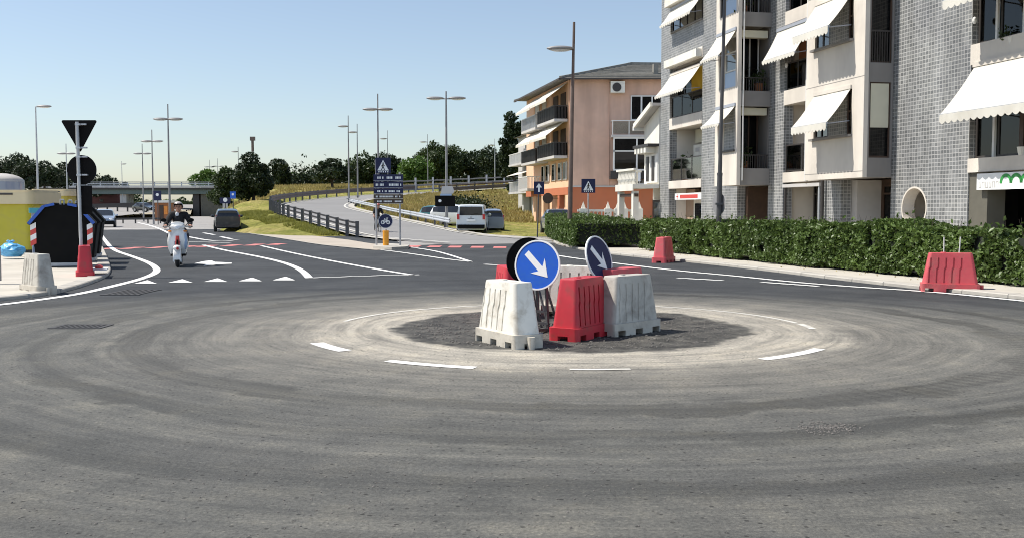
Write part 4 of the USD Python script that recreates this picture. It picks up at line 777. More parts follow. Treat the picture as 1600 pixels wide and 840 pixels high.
# gable wall fittings: x along the wall, z up (turned square to the viewer as the wall is)
def sw(x0, x1, y0, y1, z0, z1, mb=None): return (mb or MB()).box(x0, x1, y0, y1, z0, z1)
def sp_(name, m, mt, parent=None): m.v = [v - (1.05, 0, 0) for v in m.v]; return hp(name, m.rot(-ORZ), mt, parent)
ac = sp_('air_conditioner', sw(4.05, 5.1, -.55, -.04, 10.1, 10.95), 'plaster_white'); sp_('fan_grille', MB().cyl((4.5, -.552, 10.5), (4.5, -.57, 10.5), .33, n=20), 'frame_dark', ac)
sp_('wall_corner', sw(3.95, 4.0, -.06, 0.0, 3.22, EH - .05), 'plaster_salmon')
def swin(x0, x1, z0, z1, nm, fm='frame_white', pm='pane_dark', y=-.02, shutters=False):
    m = MB(); f_ = .09
    m.box(x0, x1, y - .05, y, z0, z0 + f_).box(x0, x1, y - .05, y, z1 - f_, z1).box(x0, x0 + f_, y - .05, y, z0 + f_, z1 - f_).box(x1 - f_, x1, y - .05, y, z0 + f_, z1 - f_)
    for k_ in range(1, nm): xx_ = x0 + (x1 - x0) * k_ / nm; m.box(xx_ - .06, xx_ + .06, y - .05, y - .004, z0 + f_, z1 - f_)
    w = sp_('window', m, fm); sp_('pane', MB().box(x0 + f_, x1 - f_, y - .035, y - .028, z0 + f_, z1 - f_), pm, w); sp_('dark_room', MB().box(x0 + .02, x1 - .02, y + .002, y + .018, z0 + .02, z1 - .02), 'frame_dark', w)
    if shutters: sp_('shutter', MB().box(x1 + .05, x1 + .95, y - .07, y - .02, z0, z1), 'concrete_pale', w)
    return w
swin(5.6, 8.0, 8.1, 9.95, 3, shutters=True)
# balconies on the gable side: glass-fronted upper, enclosed veranda below
def sbalc(x0, x1, z, depth, fm, pm, h=1.0, nb=6):
    s_ = sp_('balcony_slab', sw(x0, x1, -depth, -.04, z - .18, z), 'concrete_pale')
    m = MB()
    for k_ in range(nb + 1): xx_ = x0 + .05 + (x1 - x0 - .1) * k_ / nb; m.box(xx_ - .03, xx_ + .03, -depth - .0, -depth + .06, z + .001, z + h)
    m.box(x0, x1, -depth - .01, -depth + .07, z + h, z + h + .07).box(x0, x0 + .06, -depth + .08, -.05, z + h, z + h + .07)
    r_ = sp_('railing', m, fm); sp_('glass_panel', sw(x0 + .06, x1 - .06, -depth + .02, -depth + .035, z + .08, z + h - .02), pm, r_)
    return s_
sbalc(4.1, 11.5, 6.95, 1.1, 'frame_white', 'pane_pale')
sp_('veranda_glazing', sw(4.2, 4.32, -1.05, -.95, 3.9, 6.75).box(5.9, 6.02, -1.05, -.95, 3.9, 6.75).box(7.6, 7.72, -1.05, -.95, 3.9, 6.75).box(9.3, 9.42, -1.05, -.95, 3.9, 6.75).box(4.2, 10, -1.05, -.95, 5.7, 5.8).box(4.2, 10, -1.06, -.96, 6.65, 6.77).box(4.2, 10, -1.06, -.96, 4.3, 4.42), 'frame_white')
sp_('veranda_pane', sw(4.25, 10, -1.0, -.99, 4.42, 6.65), 'pane_dark'); sp_('veranda_parapet', sw(4.0, 10.2, -1.12, -.06, 2.95 + .75, 2.95 + .9), 'frame_dark'); sp_('veranda_grille', sw(4.0, 10.2, -1.10, -1.07, 3.2 + .65, 4.29), 'frame_dark')
swin(5.1, 6.6, 1.55 + 2.2 - .4, 3.62, 1)
sp_('lower_balcony', sw(4.6, 10.5, -1.4, -.08, 3.24, 3.36), 'concrete_pale'); lr = MB()
for k_ in range(16): lr.box(4.62 + k_ * .37, 4.66 + k_ * .37, -1.38, -1.34, 3.36, 4.3)
lr.box(4.6, 10.5, -1.39, -1.33, 4.3, 4.36); sp_('railing', lr, 'frame_white'); sp_('laundry', MB().box(5.0, 6.2, -1.45, -1.4, 3.5, 4.38), 'cloth_white')
swin(7.3, 8.8, .9, 2.2, 1, 'wood_dark')
# street front: balconies, awnings, windows, facing the road on the left
def fbalc(y0, y1, z, depth, mt, pale):
    hp('balcony_slab', MB().box(-depth, -.06, y0, y1, z - .2, z), 'concrete_pale')
    m = MB(); n_ = int((y1 - y0) / .14)
    for k_ in range(n_ + 1): yy = y0 + .03 + (y1 - y0 - .06) * k_ / n_; m.box(-depth, -depth + .04, yy - .022, yy + .022, z + .001, z + .95)
    for k_ in range(8): m.box(-depth + .08 + (depth - .2) * k_ / 8, -depth + .12 + (depth - .2) * k_ / 8, y0, y0 + .04, z + .001, z + .95)
    m.box(-depth - .02, -depth + .06, y0, y1, z + .95, z + 1.02).box(-depth, -.06, y0 - .01, y0 + .05, z + .951, z + 1.02)
    r_ = hp('railing', m, mt)
    if not pale: hp('screen', MB().box(-depth + .05, -depth + .065, y0 + .05, y1 - .05, z + .05, z + .94).box(-depth + .07, -.08, y0 + .06, y0 + .075, z + .05, z + .94), 'black_plastic', r_)
def fawn(y0, y1, z, p, drop):
    m = MB(); v = [(-.06, y0, z), (-.06, y1, z), (-p, y1, z - drop), (-p, y0, z - drop)]; v += [(x, y, zz - .02) for x, y, zz in v]
    a = hp('awning', m.add(v, [(0, 3, 2, 1), (4, 5, 6, 7), (0, 1, 5, 4), (1, 2, 6, 5), (2, 3, 7, 6), (3, 0, 4, 7)]), 'awning')
    hp('valance', MB().box(-p - .02, -p - .008, y0, y1, z - drop - .22, z - drop - .01), 'awning', a)
for z, nm in ((9.0 - .75, 'u'), (5.5, 'm')):
    fbalc(.5, 6.3, z, 1.1, 'frame_dark', False); fbalc(7.0, 12.6, z - .1, 1.1, 'frame_dark' if nm == 'm' else 'galv', nm == 'u')
    fawn(.6, 6.2, z + 2.75, 1.7, 1.25); fawn(6.6, 12.2, z + 2.65, 1.65, 1.2)
    for y in (1.2, 3.6, 7.6, 10.2): f = hp('balcony_door', MB().box(-.05, -.002, y, y + 1.5, z, z + 2.1), 'wood_dark' if y < 7 else 'frame_white'); hp('shutter', MB().box(-.07, -.051, y + 1.55, y + 2.0, z, z + 2.1), 'plaster_peach', f)
for y in (1.1, 2.7, 4.7, 6.9, 8.5): f = hp('window', MB().box(-.06, -.002, y, y + .8, 3.7, 5.05), 'frame_white'); hp('pane', MB().box(-.07, -.061, y + .08, y + .72, 3.78, 4.97), 'pane_dark', f); hp('shutter', MB().box(-.09, -.03, y - .42, y - .03, 3.7, 5.05), 'concrete_pale', f)
fbalc(9.6, 13.4, 3.2, 1.2, 'frame_white', True)
hp('hanging_sign', MB().cyl((-.9, 3.3, 2.3), (-.9, 3.36, 2.3), .42, n=20).bar((-.06, 3.33, 2.3), (-.9, 3.33, 2.3), .05), 'frame_dark')

# pale grey house beyond it
pg = thing('pale_house', 'narrow pale grey rendered house beyond the orange house at its far end', 'building', (2.35, 91.2, 0), math.radians(11))
obj('wall', MB().box(.2, 9, 0, 10, 0, 8.6), M['concrete_pale'], pg); obj('roof', MB().add([(-.2, -.4, 8.6), (9.4, -.4, 8.6), (9.4, 10.4, 8.6), (-.2, 10.4, 8.6), (4, 5, 10.2)], [(0, 1, 4), (1, 2, 4), (2, 3, 4), (3, 0, 4), (0, 3, 2), (0, 2, 1)]), M['roof_tile'], pg)
obj('pillar', MB().box(-.5, .1, -.6, 0, 0, 7.2), M['concrete_pale'], pg); obj('pillar', MB().box(-.5, .1, 4, 4.6, 0, 7.2), M['concrete_pale'], pg)
for z in (2.9, 5.6):
    obj('balcony_slab', MB().box(-1.2, .18, -.6, 8, z, z + .18), M['concrete_pale'], pg); m = MB()
    for k_ in range(40): m.box(-1.18, -1.14, -.58 + k_ * .21, -.54 + k_ * .21, z + .18, z + 1.1)
    for k_ in range(7): m.box(-1.1 + k_ * .18, -1.06 + k_ * .18, -.58, -.54, z + .18, z + 1.1)
    m.box(-1.2, -1.12, -.6, 8, z + 1.1, z + 1.16).box(-1.1, .1, -.6, -.52, z + 1.1, z + 1.16); obj('railing', m, M['frame_white'], pg)
    for y in (1, 4.8): f = obj('window', MB().box(.14, .199, y, y + 1.6, z + .3, z + 2.2), M['frame_white'], pg); obj('pane', MB().box(.13, .139, y + .1, y + 1.5, z + .4, z + 2.1), M['pane_dark'], f)
obj('awning', MB().add([(.19, -.5, 5.3), (.19, 6, 5.3), (-1.8, 6, 4.6), (-1.8, -.5, 4.6), (.19, -.5, 5.28), (.19, 6, 5.28), (-1.8, 6, 4.58), (-1.8, -.5, 4.58)], [(0, 3, 2, 1), (4, 5, 6, 7), (0, 1, 5, 4), (2, 3, 7, 6)]), M['awning'], pg)

# white house with a gently sloping gable front facing the street, and a balustraded balcony
WZ = math.atan2(.2036, .979) - PI / 2; wo = np.array([18 * .979 - 51.4 * .2036, 18 * .2036 + 51.4 * .979, 0])
wh = thing('white_house', 'cream white house with slanting gable and balustrade balcony beside the tiled block', 'building', wo, WZ)
def wp(name, m, mt, parent=None, **kw): return obj(name, m, M[mt], parent or wh, **kw)
gp = Polygon([(0, 2.75), (2.3, 2.75), (2.3, 6.75), (0, 5.95)])
wp('wall', MB().prism(gp, -9.0, 0.0, np.array([[1, 0, 0, 0], [0, 0, -1, 0], [0, 1, 0, 0], [0, 0, 0, 1.0]])), 'plaster_white')
wp('lower_wall', MB().box(.05, 2.3, .5, 9, 0, 2.75), 'plaster_white')
ra, rb_ = np.array((-.35, 4.4, 5.95)), np.array((2.35, 4.4, 6.87))
wp('roof', MB().bar(ra, rb_, 9.6, .16), 'concrete_pale'); wp('roof_verge', MB().bar(ra + (0, -4.86, 0), rb_ + (0, -4.86, 0), .12, .24), 'plaster_white'); wp('gutter', MB().box(-.5, -.3, -.5, 9, 5.72, 5.95), 'frame_white')
wp('window_hood', MB().box(-.15, 2.3, -.6, -.003, 4.72, 4.86), 'frame_dark')
for k_ in range(4): wp('hood_bracket', MB().box(.0 + k_ * .5, .3 + k_ * .5, -.56, -.003, 4.42, 4.71), 'plaster_white')
for x in (.45, 1.3): f = wp('window', MB().box(x, x + .95, -.06, -.003, 2.85, 4.35), 'frame_white'); wp('pane', MB().box(x + .1, x + .5, -.08, -.061, 2.95, 4.25), 'frame_dark', f)
wp('balcony_slab', MB().box(-.5, 2.4, -1.4, -.004, 2.55, 2.75), 'plaster_white'); wp('fascia', MB().box(-.55, 2.4, -1.45, -1.401, 2.42, 2.77), 'plaster_white')
def balusters(y, x0, x1, z0, h, n_):
    m = MB()
    for k_ in range(n_):
        x = x0 + (x1 - x0) * (k_ + .5) / n_; zz = np.linspace(z0, z0 + h, 6); rr = np.array([.055, .045, .085, .06, .04, .055]) * (x1 - x0) / n_ / .26
        for z_0, z_1, r0, r1 in zip(zz[:-1], zz[1:], rr[:-1], rr[1:]): m.cyl((x, y, z_0), (x, y, z_1), r0, r1, n=6, caps=False)
    return m
for k_ in range(12): x = -.45 + 2.8 * (k_ + .5) / 12; wp('baluster', balusters(-1.3, x - .13, x + .13, 2.75, .72, 1), 'plaster_white')
for k_ in range(4): y = -1.15 + k_ * .3; wp('baluster', MB().cyl((-.45, y, 2.75), (-.45, y, 3.47), .06, n=6), 'plaster_white')
wp('handrail', MB().box(-.55, 2.4, -1.41, -1.19, 3.47, 3.58).box(-.55, -.35, -1.19, -.01, 3.471, 3.581), 'plaster_white')
wp('pillar', MB().box(-.45, -.15, -1.35, -1.05, 0, 2.41), 'plaster_white'); wp('pillar', MB().box(1.9, 2.2, -1.35, -1.05, 0, 2.41), 'plaster_white')
f = wp('window', MB().box(.3, 2.1, .40, .499, .8, 1.95), 'wood_dark'); wp('pane', MB().box(.6, 2.2, .38, .399, .9, 1.85), 'pane', f); wp('curtain', MB().box(.6, 2.2, .399, .4, .9, 1.85), 'scooter_blue', f); wp('beam', MB().box(-.4, 2.3, -1.3, -1.1, 2.12, 2.28), 'wood_dark')

# white balustrade wall in front of the houses
fa, fb = P(902, 338, 58.5), P(1004, 338, 58.5); fa[2] = fb[2] = 0
fence = thing('balustrade', 'white balustrade fence with pointed piers in front of the orange house', 'fence', fa, math.atan2(fb[1] - fa[1], fb[0] - fa[0])); FL = np.linalg.norm(fb - fa)
obj('base_wall', MB().box(0, FL, -.1, .1, 0, .35), M['plaster_white'], fence); obj('coping', MB().box(0, FL, -.13, .13, 1.32, 1.45), M['plaster_white'], fence)
piers = (.35, 1.8, FL * .62, FL * .72, FL - .2)
for x in piers:
    m = MB().box(x - .2, x + .2, -.2, .2, 0, 1.5); m.add([(x - .13, -.13, 1.5), (x + .13, -.13, 1.5), (x + .13, .13, 1.5), (x - .13, .13, 1.5), (x, 0, 1.92)], [(0, 1, 4), (1, 2, 4), (2, 3, 4), (3, 0, 4), (0, 3, 2), (0, 2, 1)])
    obj('pier', m, M['plaster_white'], fence)
nb_ = 15
for k_ in range(nb_): x = .1 + (FL - .2) * (k_ + .5) / nb_; obj('baluster', balusters(0, x - .12, x + .12, .35, .97, 1), M['plaster_white'], fence)

# ------------------------------------------------------------------ overpass
OB = 190.0
ov = thing('overpass', 'grey green girder bridge carrying a road with railings over the carriageway', 'bridge', (-68, OB, 0), math.radians(1.5))
sc_ = OB / FPX
def oz(v): return CAMH + (326 - v) * sc_
x0, x1 = -24.0, 15.5
obj('girder', MB().box(x0, x1, 0, .5, oz(303.5), oz(296.5)), M['concrete_green'], ov); obj('deck', MB().box(x0, x1, -.5, 9, oz(296.4), oz(294)), M['frame_dark'], ov); obj('girder', MB().box(x0, x1, 8, 8.5, oz(303.5), oz(296.5)), M['concrete_green'], ov)
obj('deck_edge', MB().box(x0, x1, -.7, -.45, oz(293.8), oz(291.6)), M['concrete_pale'], ov); obj('soffit', MB().box(x0, x1, .51, 7.99, oz(300), oz(298)), M['concrete_green'], ov)
for k_ in range(16): x = x0 + 1 + k_ * 2.55; obj('rail_post', MB().box(x - .09, x + .09, -.62, -.5, oz(291.5), oz(284.6)), M['galv'], ov)
for v in (290.2, 287.7, 285.2): obj('guard_rail', MB().box(x0, x1, -.66, -.58, oz(v + .55), oz(v - .65)), M['galv'] if v > 286 else M['pole_grey'], ov)
for u in (192, 305): x = (u - 800) * sc_ + 68; obj('pier', MB().box(x - .5, x + .5, 3, 5, 0, oz(303.6)), M['concrete_pale'], ov); obj('pier', MB().box(x - .6, x + .6, .8, 2.2, 0, oz(303.6)), M['concrete_pale'] if u < 200 else M['frame_dark'], ov)
x = (313 - 800) * sc_ + 68; obj('abutment', MB().box(x, x + 9.5, .6, 8.5, 0, oz(299)), M['dark_stone'], ov); obj('abutment', MB().box(-30, -20, .6, 8.5, 0, oz(299)), M['plaster_grey'], ov)
# red building and rising pale road seen under the bridge
rbm = thing('red_building', 'low dark red building seen under the left end of the bridge', 'building', (-78.5, 212, 0))
obj('wall', MB().box(-22, -5.2, 0, 8, 0, 5.2), M['brick_red'], rbm); obj('roof', MB().box(-22.3, -4.9, -.3, 8.3, 5.2, 5.5), M['frame_dark'], rbm); obj('window', MB().box(-9.4, -8.6, -.05, -.01, 2.9, 3.5), M['pane_pale'], rbm); obj('window', MB().box(-13, -12.0, -.05, -.01, 2.9, 3.6), M['pane_dark'], rbm)
rise = [(-98, 108, .01), (-62, 112, .02), (-62, 165, 1.9), (-110, 165, 2.1)]
mb = MB().add([(-82, 96, .008), (-47, 100, .008), (-60.5, 168, .9), (-93, 168, 1.9), (-64, 260, 2.6), (-120, 260, 3.2)], [(0, 1, 2, 3), (3, 2, 4, 5)]); obj('far_road', mb, M['road_old'], kind='structure')
gr = thing('guard_rail', 'dark guard rail along the pale road rising under the bridge', 'guard rail', (0, 0, 0))
pa, pb = P(135, 322.5, 166), P(262, 318.5, 166); obj('beam', MB().bar(pa, pb, .1, .7), M['frame_dark'], gr)
for k_ in range(9): p = pa + (pb - pa) * k_ / 8; obj('post', MB().box(p[0] - .1, p[0] + .1, p[1] + .1, p[1] + .3, p[2] - 1.2, p[2] + .3), M['frame_dark'], gr)
gr = thing('guard_rail', 'low black bar barrier across the carriageway beside the silver car', 'guard rail', (0, 0, 0))
pa, pb = P(172, 342.5, 100), P(250, 341.8, 100); obj('beam', MB().bar(pa, pb, .1, .2), M['frame_dark'], gr)
for k_ in range(5): p = pa + (pb - pa) * k_ / 4; obj('post', MB().box(p[0] - .06, p[0] + .06, p[1] + .06, p[1] + .16, 0, p[2] + .08), M['frame_dark'], gr)
pk = thing('kiosk', 'small orange kiosk with a white roof beside the bridge', 'kiosk', P(253, 337, 120) * (1, 1, 0))
obj('wall', MB().box(-.85, .85, 0, 2, 0, 2.2), M['rust_blind'], pk); obj('roof', MB().box(-1.0, 1.05, -.3, 2.2, 2.2, 2.5), M['plaster_white'], pk); obj('door', MB().box(-.3, .2, -.05, -.01, .1, 1.9), M['wood_dark'], pk); obj('poster', MB().box(.28, .7, -.05, -.01, .8, 1.8), M['orange'], pk)

# ------------------------------------------------------------------ guard rails along the ramp
def wbeam(pts, h0, h1, mt, parent, th=.05):
    m = MB(); p = np.asarray(pts, float); n = normals2(p); z = np.linspace(h0, h1, 5); off = np.array([0, .05, 0, .05, 0])
    rows = np.array([np.c_[p[:, :2] + n * o_, p[:, 2] + z_] for z_, o_ in zip(z, off)]); k_ = len(p); r2 = rows + np.c_[n * th, np.zeros(k_)][None]
    for i_ in range(4):
        a, b = np.arange(k_ - 1), np.arange(1, k_)
        m.add(np.vstack([rows[i_], rows[i_ + 1]]), np.c_[a, b, k_ + b, k_ + a]); m.add(np.vstack([r2[i_], r2[i_ + 1]]), np.c_[a, k_ + a, k_ + b, b])
    m.add(np.vstack([rows[4], r2[4]]), np.c_[np.arange(k_ - 1), np.arange(1, k_), k_ + np.arange(1, k_), k_ + np.arange(k_ - 1)])
    return obj('beam', m, M[mt], parent)
def resample(p, step):
    L = LineString([tuple(x) for x in p]); return np.array([L.interpolate(s).coords[0] for s in np.arange(0, L.length, step)])
def guard(pts, label, beams, ph, mt, step=2.0, pw=.14, pm='pole_dark', gz=None):
    t_ = thing('guard_rail', label, 'guard rail', (0, 0, 0)); p = resample(pts, step)
    for q_ in p:
        z = q_[2] if gz is None else TH(q_[0], q_[1]); obj('post', MB().box(q_[0] - pw / 2, q_[0] + pw / 2, q_[1] - pw / 2, q_[1] + pw / 2, q_[2] - .6, q_[2] + ph), M[pm], t_)
    for a, b in beams: wbeam(resample(pts, step / 2), a, b, mt, t_)
    return t_
off = outer[:, :2] - on * .55; po = np.c_[off, outer[:, 2]]
sel = (po[:, 1] > 51.0) & (po[:, 1] < 90); guard(po[sel], 'dark guard rail on black posts up the near edge of the ramp', ((.42, .52), (.66, .76)), .80, 'pole_dark', 2.2, .17)
off2 = outer[:, :2] - on * .6; p2 = np.c_[off2, outer[:, 2]]
sel = (outer[:, 1] > 88) & (outer[:, 0] < -12); guard(p2[sel], 'dark guard rail round the outside of the ramp loop', ((.45, .95),), 1.0, 'rust', 3.0, .16)
sel = (outer[:, 0] > -17) & (outer[:, 1] > 120) & (outer[:, 0] < 9); guard(p2[sel], 'double bar railing with tall pale posts on the upper ramp', ((.30, .55), (.85, 1.1), (1.45, 1.62)), 2.0, 'pole_grey', 3.0, .26, 'concrete_pale')
in2 = np.c_[inner[:, :2] + on * .5, inner[:, 2]]; sel = (outer[:, 0] > -15) & (outer[:, 1] > 120) & (outer[:, 0] < 9); guard(in2[sel], 'dark guard rail on the near side of the upper ramp above the dry slope', ((.15, .6), (.75, .95)), 1.05, 'rust', 3.0, .2)
ip = np.array([P(545, 321, 102), P(562, 326, 93), P(583, 331.5, 84), P(613, 340, 74.5), P(640, 346, 68.5), P(665, 351.5, 64), P(690, 357, 60.5), P(712, 362, 58)])
guard(lin(ip, 2), 'pale galvanised guard rail along the inner verge of the ramp', ((.42, .72),), .74, 'galv', 2.2, .12)

# ------------------------------------------------------------------ hedges
def hedge(name, label, line, w, h, n, ls, seed, z0=.12):
    t_ = thing(name, label, 'hedge', (0, 0, 0)); p = resample(line, .4); nn = normals2(p); r = np.random.default_rng(seed)
    # inner mass
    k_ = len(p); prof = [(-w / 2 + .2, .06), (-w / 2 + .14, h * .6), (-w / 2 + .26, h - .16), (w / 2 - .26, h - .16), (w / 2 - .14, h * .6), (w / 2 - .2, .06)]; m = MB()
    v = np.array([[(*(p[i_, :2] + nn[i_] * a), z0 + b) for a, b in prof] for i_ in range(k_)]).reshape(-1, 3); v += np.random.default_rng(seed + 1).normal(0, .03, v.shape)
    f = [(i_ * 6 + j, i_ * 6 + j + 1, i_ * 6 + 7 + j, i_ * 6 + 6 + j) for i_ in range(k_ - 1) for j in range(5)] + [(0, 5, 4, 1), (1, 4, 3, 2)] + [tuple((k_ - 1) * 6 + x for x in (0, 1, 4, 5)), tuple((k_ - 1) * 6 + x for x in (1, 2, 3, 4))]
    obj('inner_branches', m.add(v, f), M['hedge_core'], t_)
    # leaves through the outer shell; lumpy, thinner low down
    per = 2 * h + w; s = r.uniform(0, 1, n) ** .93 * (k_ - 1); i_ = np.minimum(s.astype(int), k_ - 2); fr = (s - i_)[:, None]
    c = p[i_, :2] * (1 - fr) + p[i_ + 1, :2] * fr; nm = nn[i_]
    side = r.random(n); q_ = np.where(side < .52, 0, np.where(side < .86, 1, 2)); th = r.uniform(0, 1, n)
    a = np.where(q_ == 0, -w / 2, np.where(q_ == 1, -w / 2 + w * th, w / 2)); z = np.where(q_ == 1, h, h * th)
    bump = (meshkit.fbm(np.c_[c * 1.6, z * 1.6], 4, seed) - .5) * .52; inset = np.abs(r.normal(0, .075, n))
    rnd = np.clip((z - (h - .25)) / .25, 0, 1) * .12
    a = np.where(q_ == 0, a - bump + inset + rnd, np.where(q_ == 2, a + bump - inset - rnd, a)); z = np.where(q_ == 1, z + bump * 1.1 - inset, z)
    ends = r.random(n) < .012 * 14 / max(1, len(p) * .4 / 2)     # end faces
    c[ends] = np.where(r.random(ends.sum())[:, None] < .75, p[0, :2] - .12 * (p[1, :2] - p[0, :2]) * r.random(ends.sum())[:, None], p[-1, :2]); a[ends] = r.uniform(-w / 2, w / 2, ends.sum()); z[ends] = r.uniform(0.05, h, ends.sum())
    up = r.random(n) < .02; z[up & (q_ == 1)] += r.uniform(.03, .22, (up & (q_ == 1)).sum())
    z = z * (.92 + .15 * meshkit.noise(np.c_[c * .75, c[:, :1] * 0], seed + 5))
    keep = meshkit.noise(np.c_[c * 3.2, z * 3.2], seed + 3) > .27
    c, a, z, nm, q_ = c[keep], a[keep], z[keep], nm[keep], q_[keep]; n = len(c)
    pos = np.c_[c + nm * a[:, None], z + z0]
    tw = MB()
    for _ in range(130):
        i0 = r.integers(0, len(p) - 1); a0 = r.uniform(-w / 2 + .1, w / 2 - .3); b0_ = np.r_[p[i0, :2] + nn[i0] * a0, z0 + h * .85]; tw.cyl(b0_, b0_ + (r.normal(0, .09), r.normal(0, .09), r.uniform(.18, .42)), .006, .003, n=4, caps=False)
    obj('twigs', tw, M['bark'], t_, kind='stuff')
    nf = 260; i1 = r.integers(0, len(p) - 1, nf); pf = np.c_[p[i1, :2] - nn[i1] * (w / 2 + np.abs(r.normal(.08, .28, nf)))[:, None], np.full(nf, z0 - .05)]
    obj('fallen_leaves', leaves(pf, .05, r, 3.0), M['grass_dry'], t_, kind='stuff')
    obj('leaves', leaves(pos, ls, r, np.where(q_ == 1, 0.9, .35), -nm * np.where(q_ == 0, 1, -1)[:, None]), M['leaf_hedge'], t_, kind='stuff')
    return t_
def leaves(pos, ls, r, up=.4, out=None, aspect=.55):
    n = len(pos); d = r.normal(0, 1, (n, 3)); d[:, 2] += 1.1 * np.broadcast_to(up, n)
    if out is not None: d[:, :2] += out * .7
    d /= np.linalg.norm(d, axis=1, keepdims=True); a = np.cross(d, r.normal(0, 1, (n, 3))); a /= np.linalg.norm(a, axis=1, keepdims=True) + 1e-9; b = np.cross(d, a)
    s = (ls * r.uniform(.55, 1.3, n))[:, None] / 2
    v = np.stack([pos - a * s, pos - b * s * aspect + d * s * .12, pos + a * s, pos + b * s * aspect + d * s * .12], 1).reshape(-1, 3); i_ = np.arange(n) * 4
    return v, np.c_[i_, i_ + 1, i_ + 2, i_ + 3]
# the road side of each hedge is its local "-w/2" side: lines run from far to near so that the normal points away from the road
hr = np.array([(5.2, 35.4, 0), (5.65, 33.6, 0), (6.9, 28.8, 0), (8.0, 24.8, 0), (9.05, 21.6, 0), (10.3, 18.2, 0), (12.6, 12.5, 0), (14.0, 9.5, 0)])
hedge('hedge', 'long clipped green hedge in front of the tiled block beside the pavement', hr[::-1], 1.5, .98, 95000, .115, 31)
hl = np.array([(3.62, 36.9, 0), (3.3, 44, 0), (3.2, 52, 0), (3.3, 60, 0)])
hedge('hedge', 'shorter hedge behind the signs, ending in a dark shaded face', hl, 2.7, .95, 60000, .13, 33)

# ------------------------------------------------------------------ trees
def tree(name, label, base, H, cw, ch, n, ls, mt, seed, nc=18, trunk=.22, lean=0, flat=1.0, group=None, cat='tree'):
    r = np.random.default_rng(seed); t_ = thing(name, label, cat, base, 0, group)
    cz = H - ch / 2; c = []
    while len(c) < nc:
        d = r.normal(0, 1, 3); d /= np.linalg.norm(d); rad = r.uniform(.25, .95); p = np.array([d[0] * cw / 2 * rad, d[1] * cw / 2 * rad, cz + d[2] * ch / 2 * rad])
        c.append(p)
    c = np.array(c); rs = r.uniform(.10, .25, nc) * min(cw, ch * 1.4)
    lo_, hi_ = (c[:, 2] - rs * .7).min(), (c[:, 2] + rs * .86).max(); k2 = ch / (hi_ - lo_); c[:, 2] = H - ch + (c[:, 2] - lo_) * k2; kx = cw / 2 / max(abs(np.r_[c[:, 0] + rs, c[:, 0] - rs]).max(), .1); c[:, :2] *= kx; rs = rs * (k2 + kx) / 2
    tk = MB(); zz = np.linspace(0, cz + ch * .15, 6); off = np.cumsum(r.normal(0, .1, (6, 2)) * trunk * 2, 0); off[0] = 0
    for i_ in range(5): tk.cyl((off[i_, 0], off[i_, 1], zz[i_] - (.3 if i_ == 0 else 0)), (off[i_ + 1, 0], off[i_ + 1, 1], zz[i_ + 1]), trunk * (1 - .16 * i_) * (1.25 if i_ == 0 else 1), trunk * (1 - .16 * (i_ + 1)), n=8)
    for p in c[: nc * 2 // 3]:
        s_ = np.array([off[3, 0], off[3, 1], max(zz[2], min(p[2] - .3, zz[4]))]); mid = (s_ + p) / 2 + (0, 0, -.1 * ch * r.random()); tk.cyl(s_, mid, trunk * .42, trunk * .28, n=5); tk.cyl(mid, p, trunk * .28, trunk * .1, n=5)
    obj('trunk', tk, M['bark'], t_)
    w = rs ** 2 / (rs ** 2).sum(); i_ = r.choice(nc, n, p=w); d = r.normal(0, 1, (n, 3)); d /= np.linalg.norm(d, axis=1, keepdims=True); rad = r.uniform(.25, 1.0, n) ** .45
    rad = rad * (1 + .45 * (meshkit.noise(d * 2.3 + c[i_] * .7, seed) - .5)); pos = c[i_] + d * (rs[i_] * rad)[:, None] * (1, 1, .82 * flat)
    obj('crown', leaves(pos, ls, r, .6), M[mt], t_, kind='stuff'); return t_
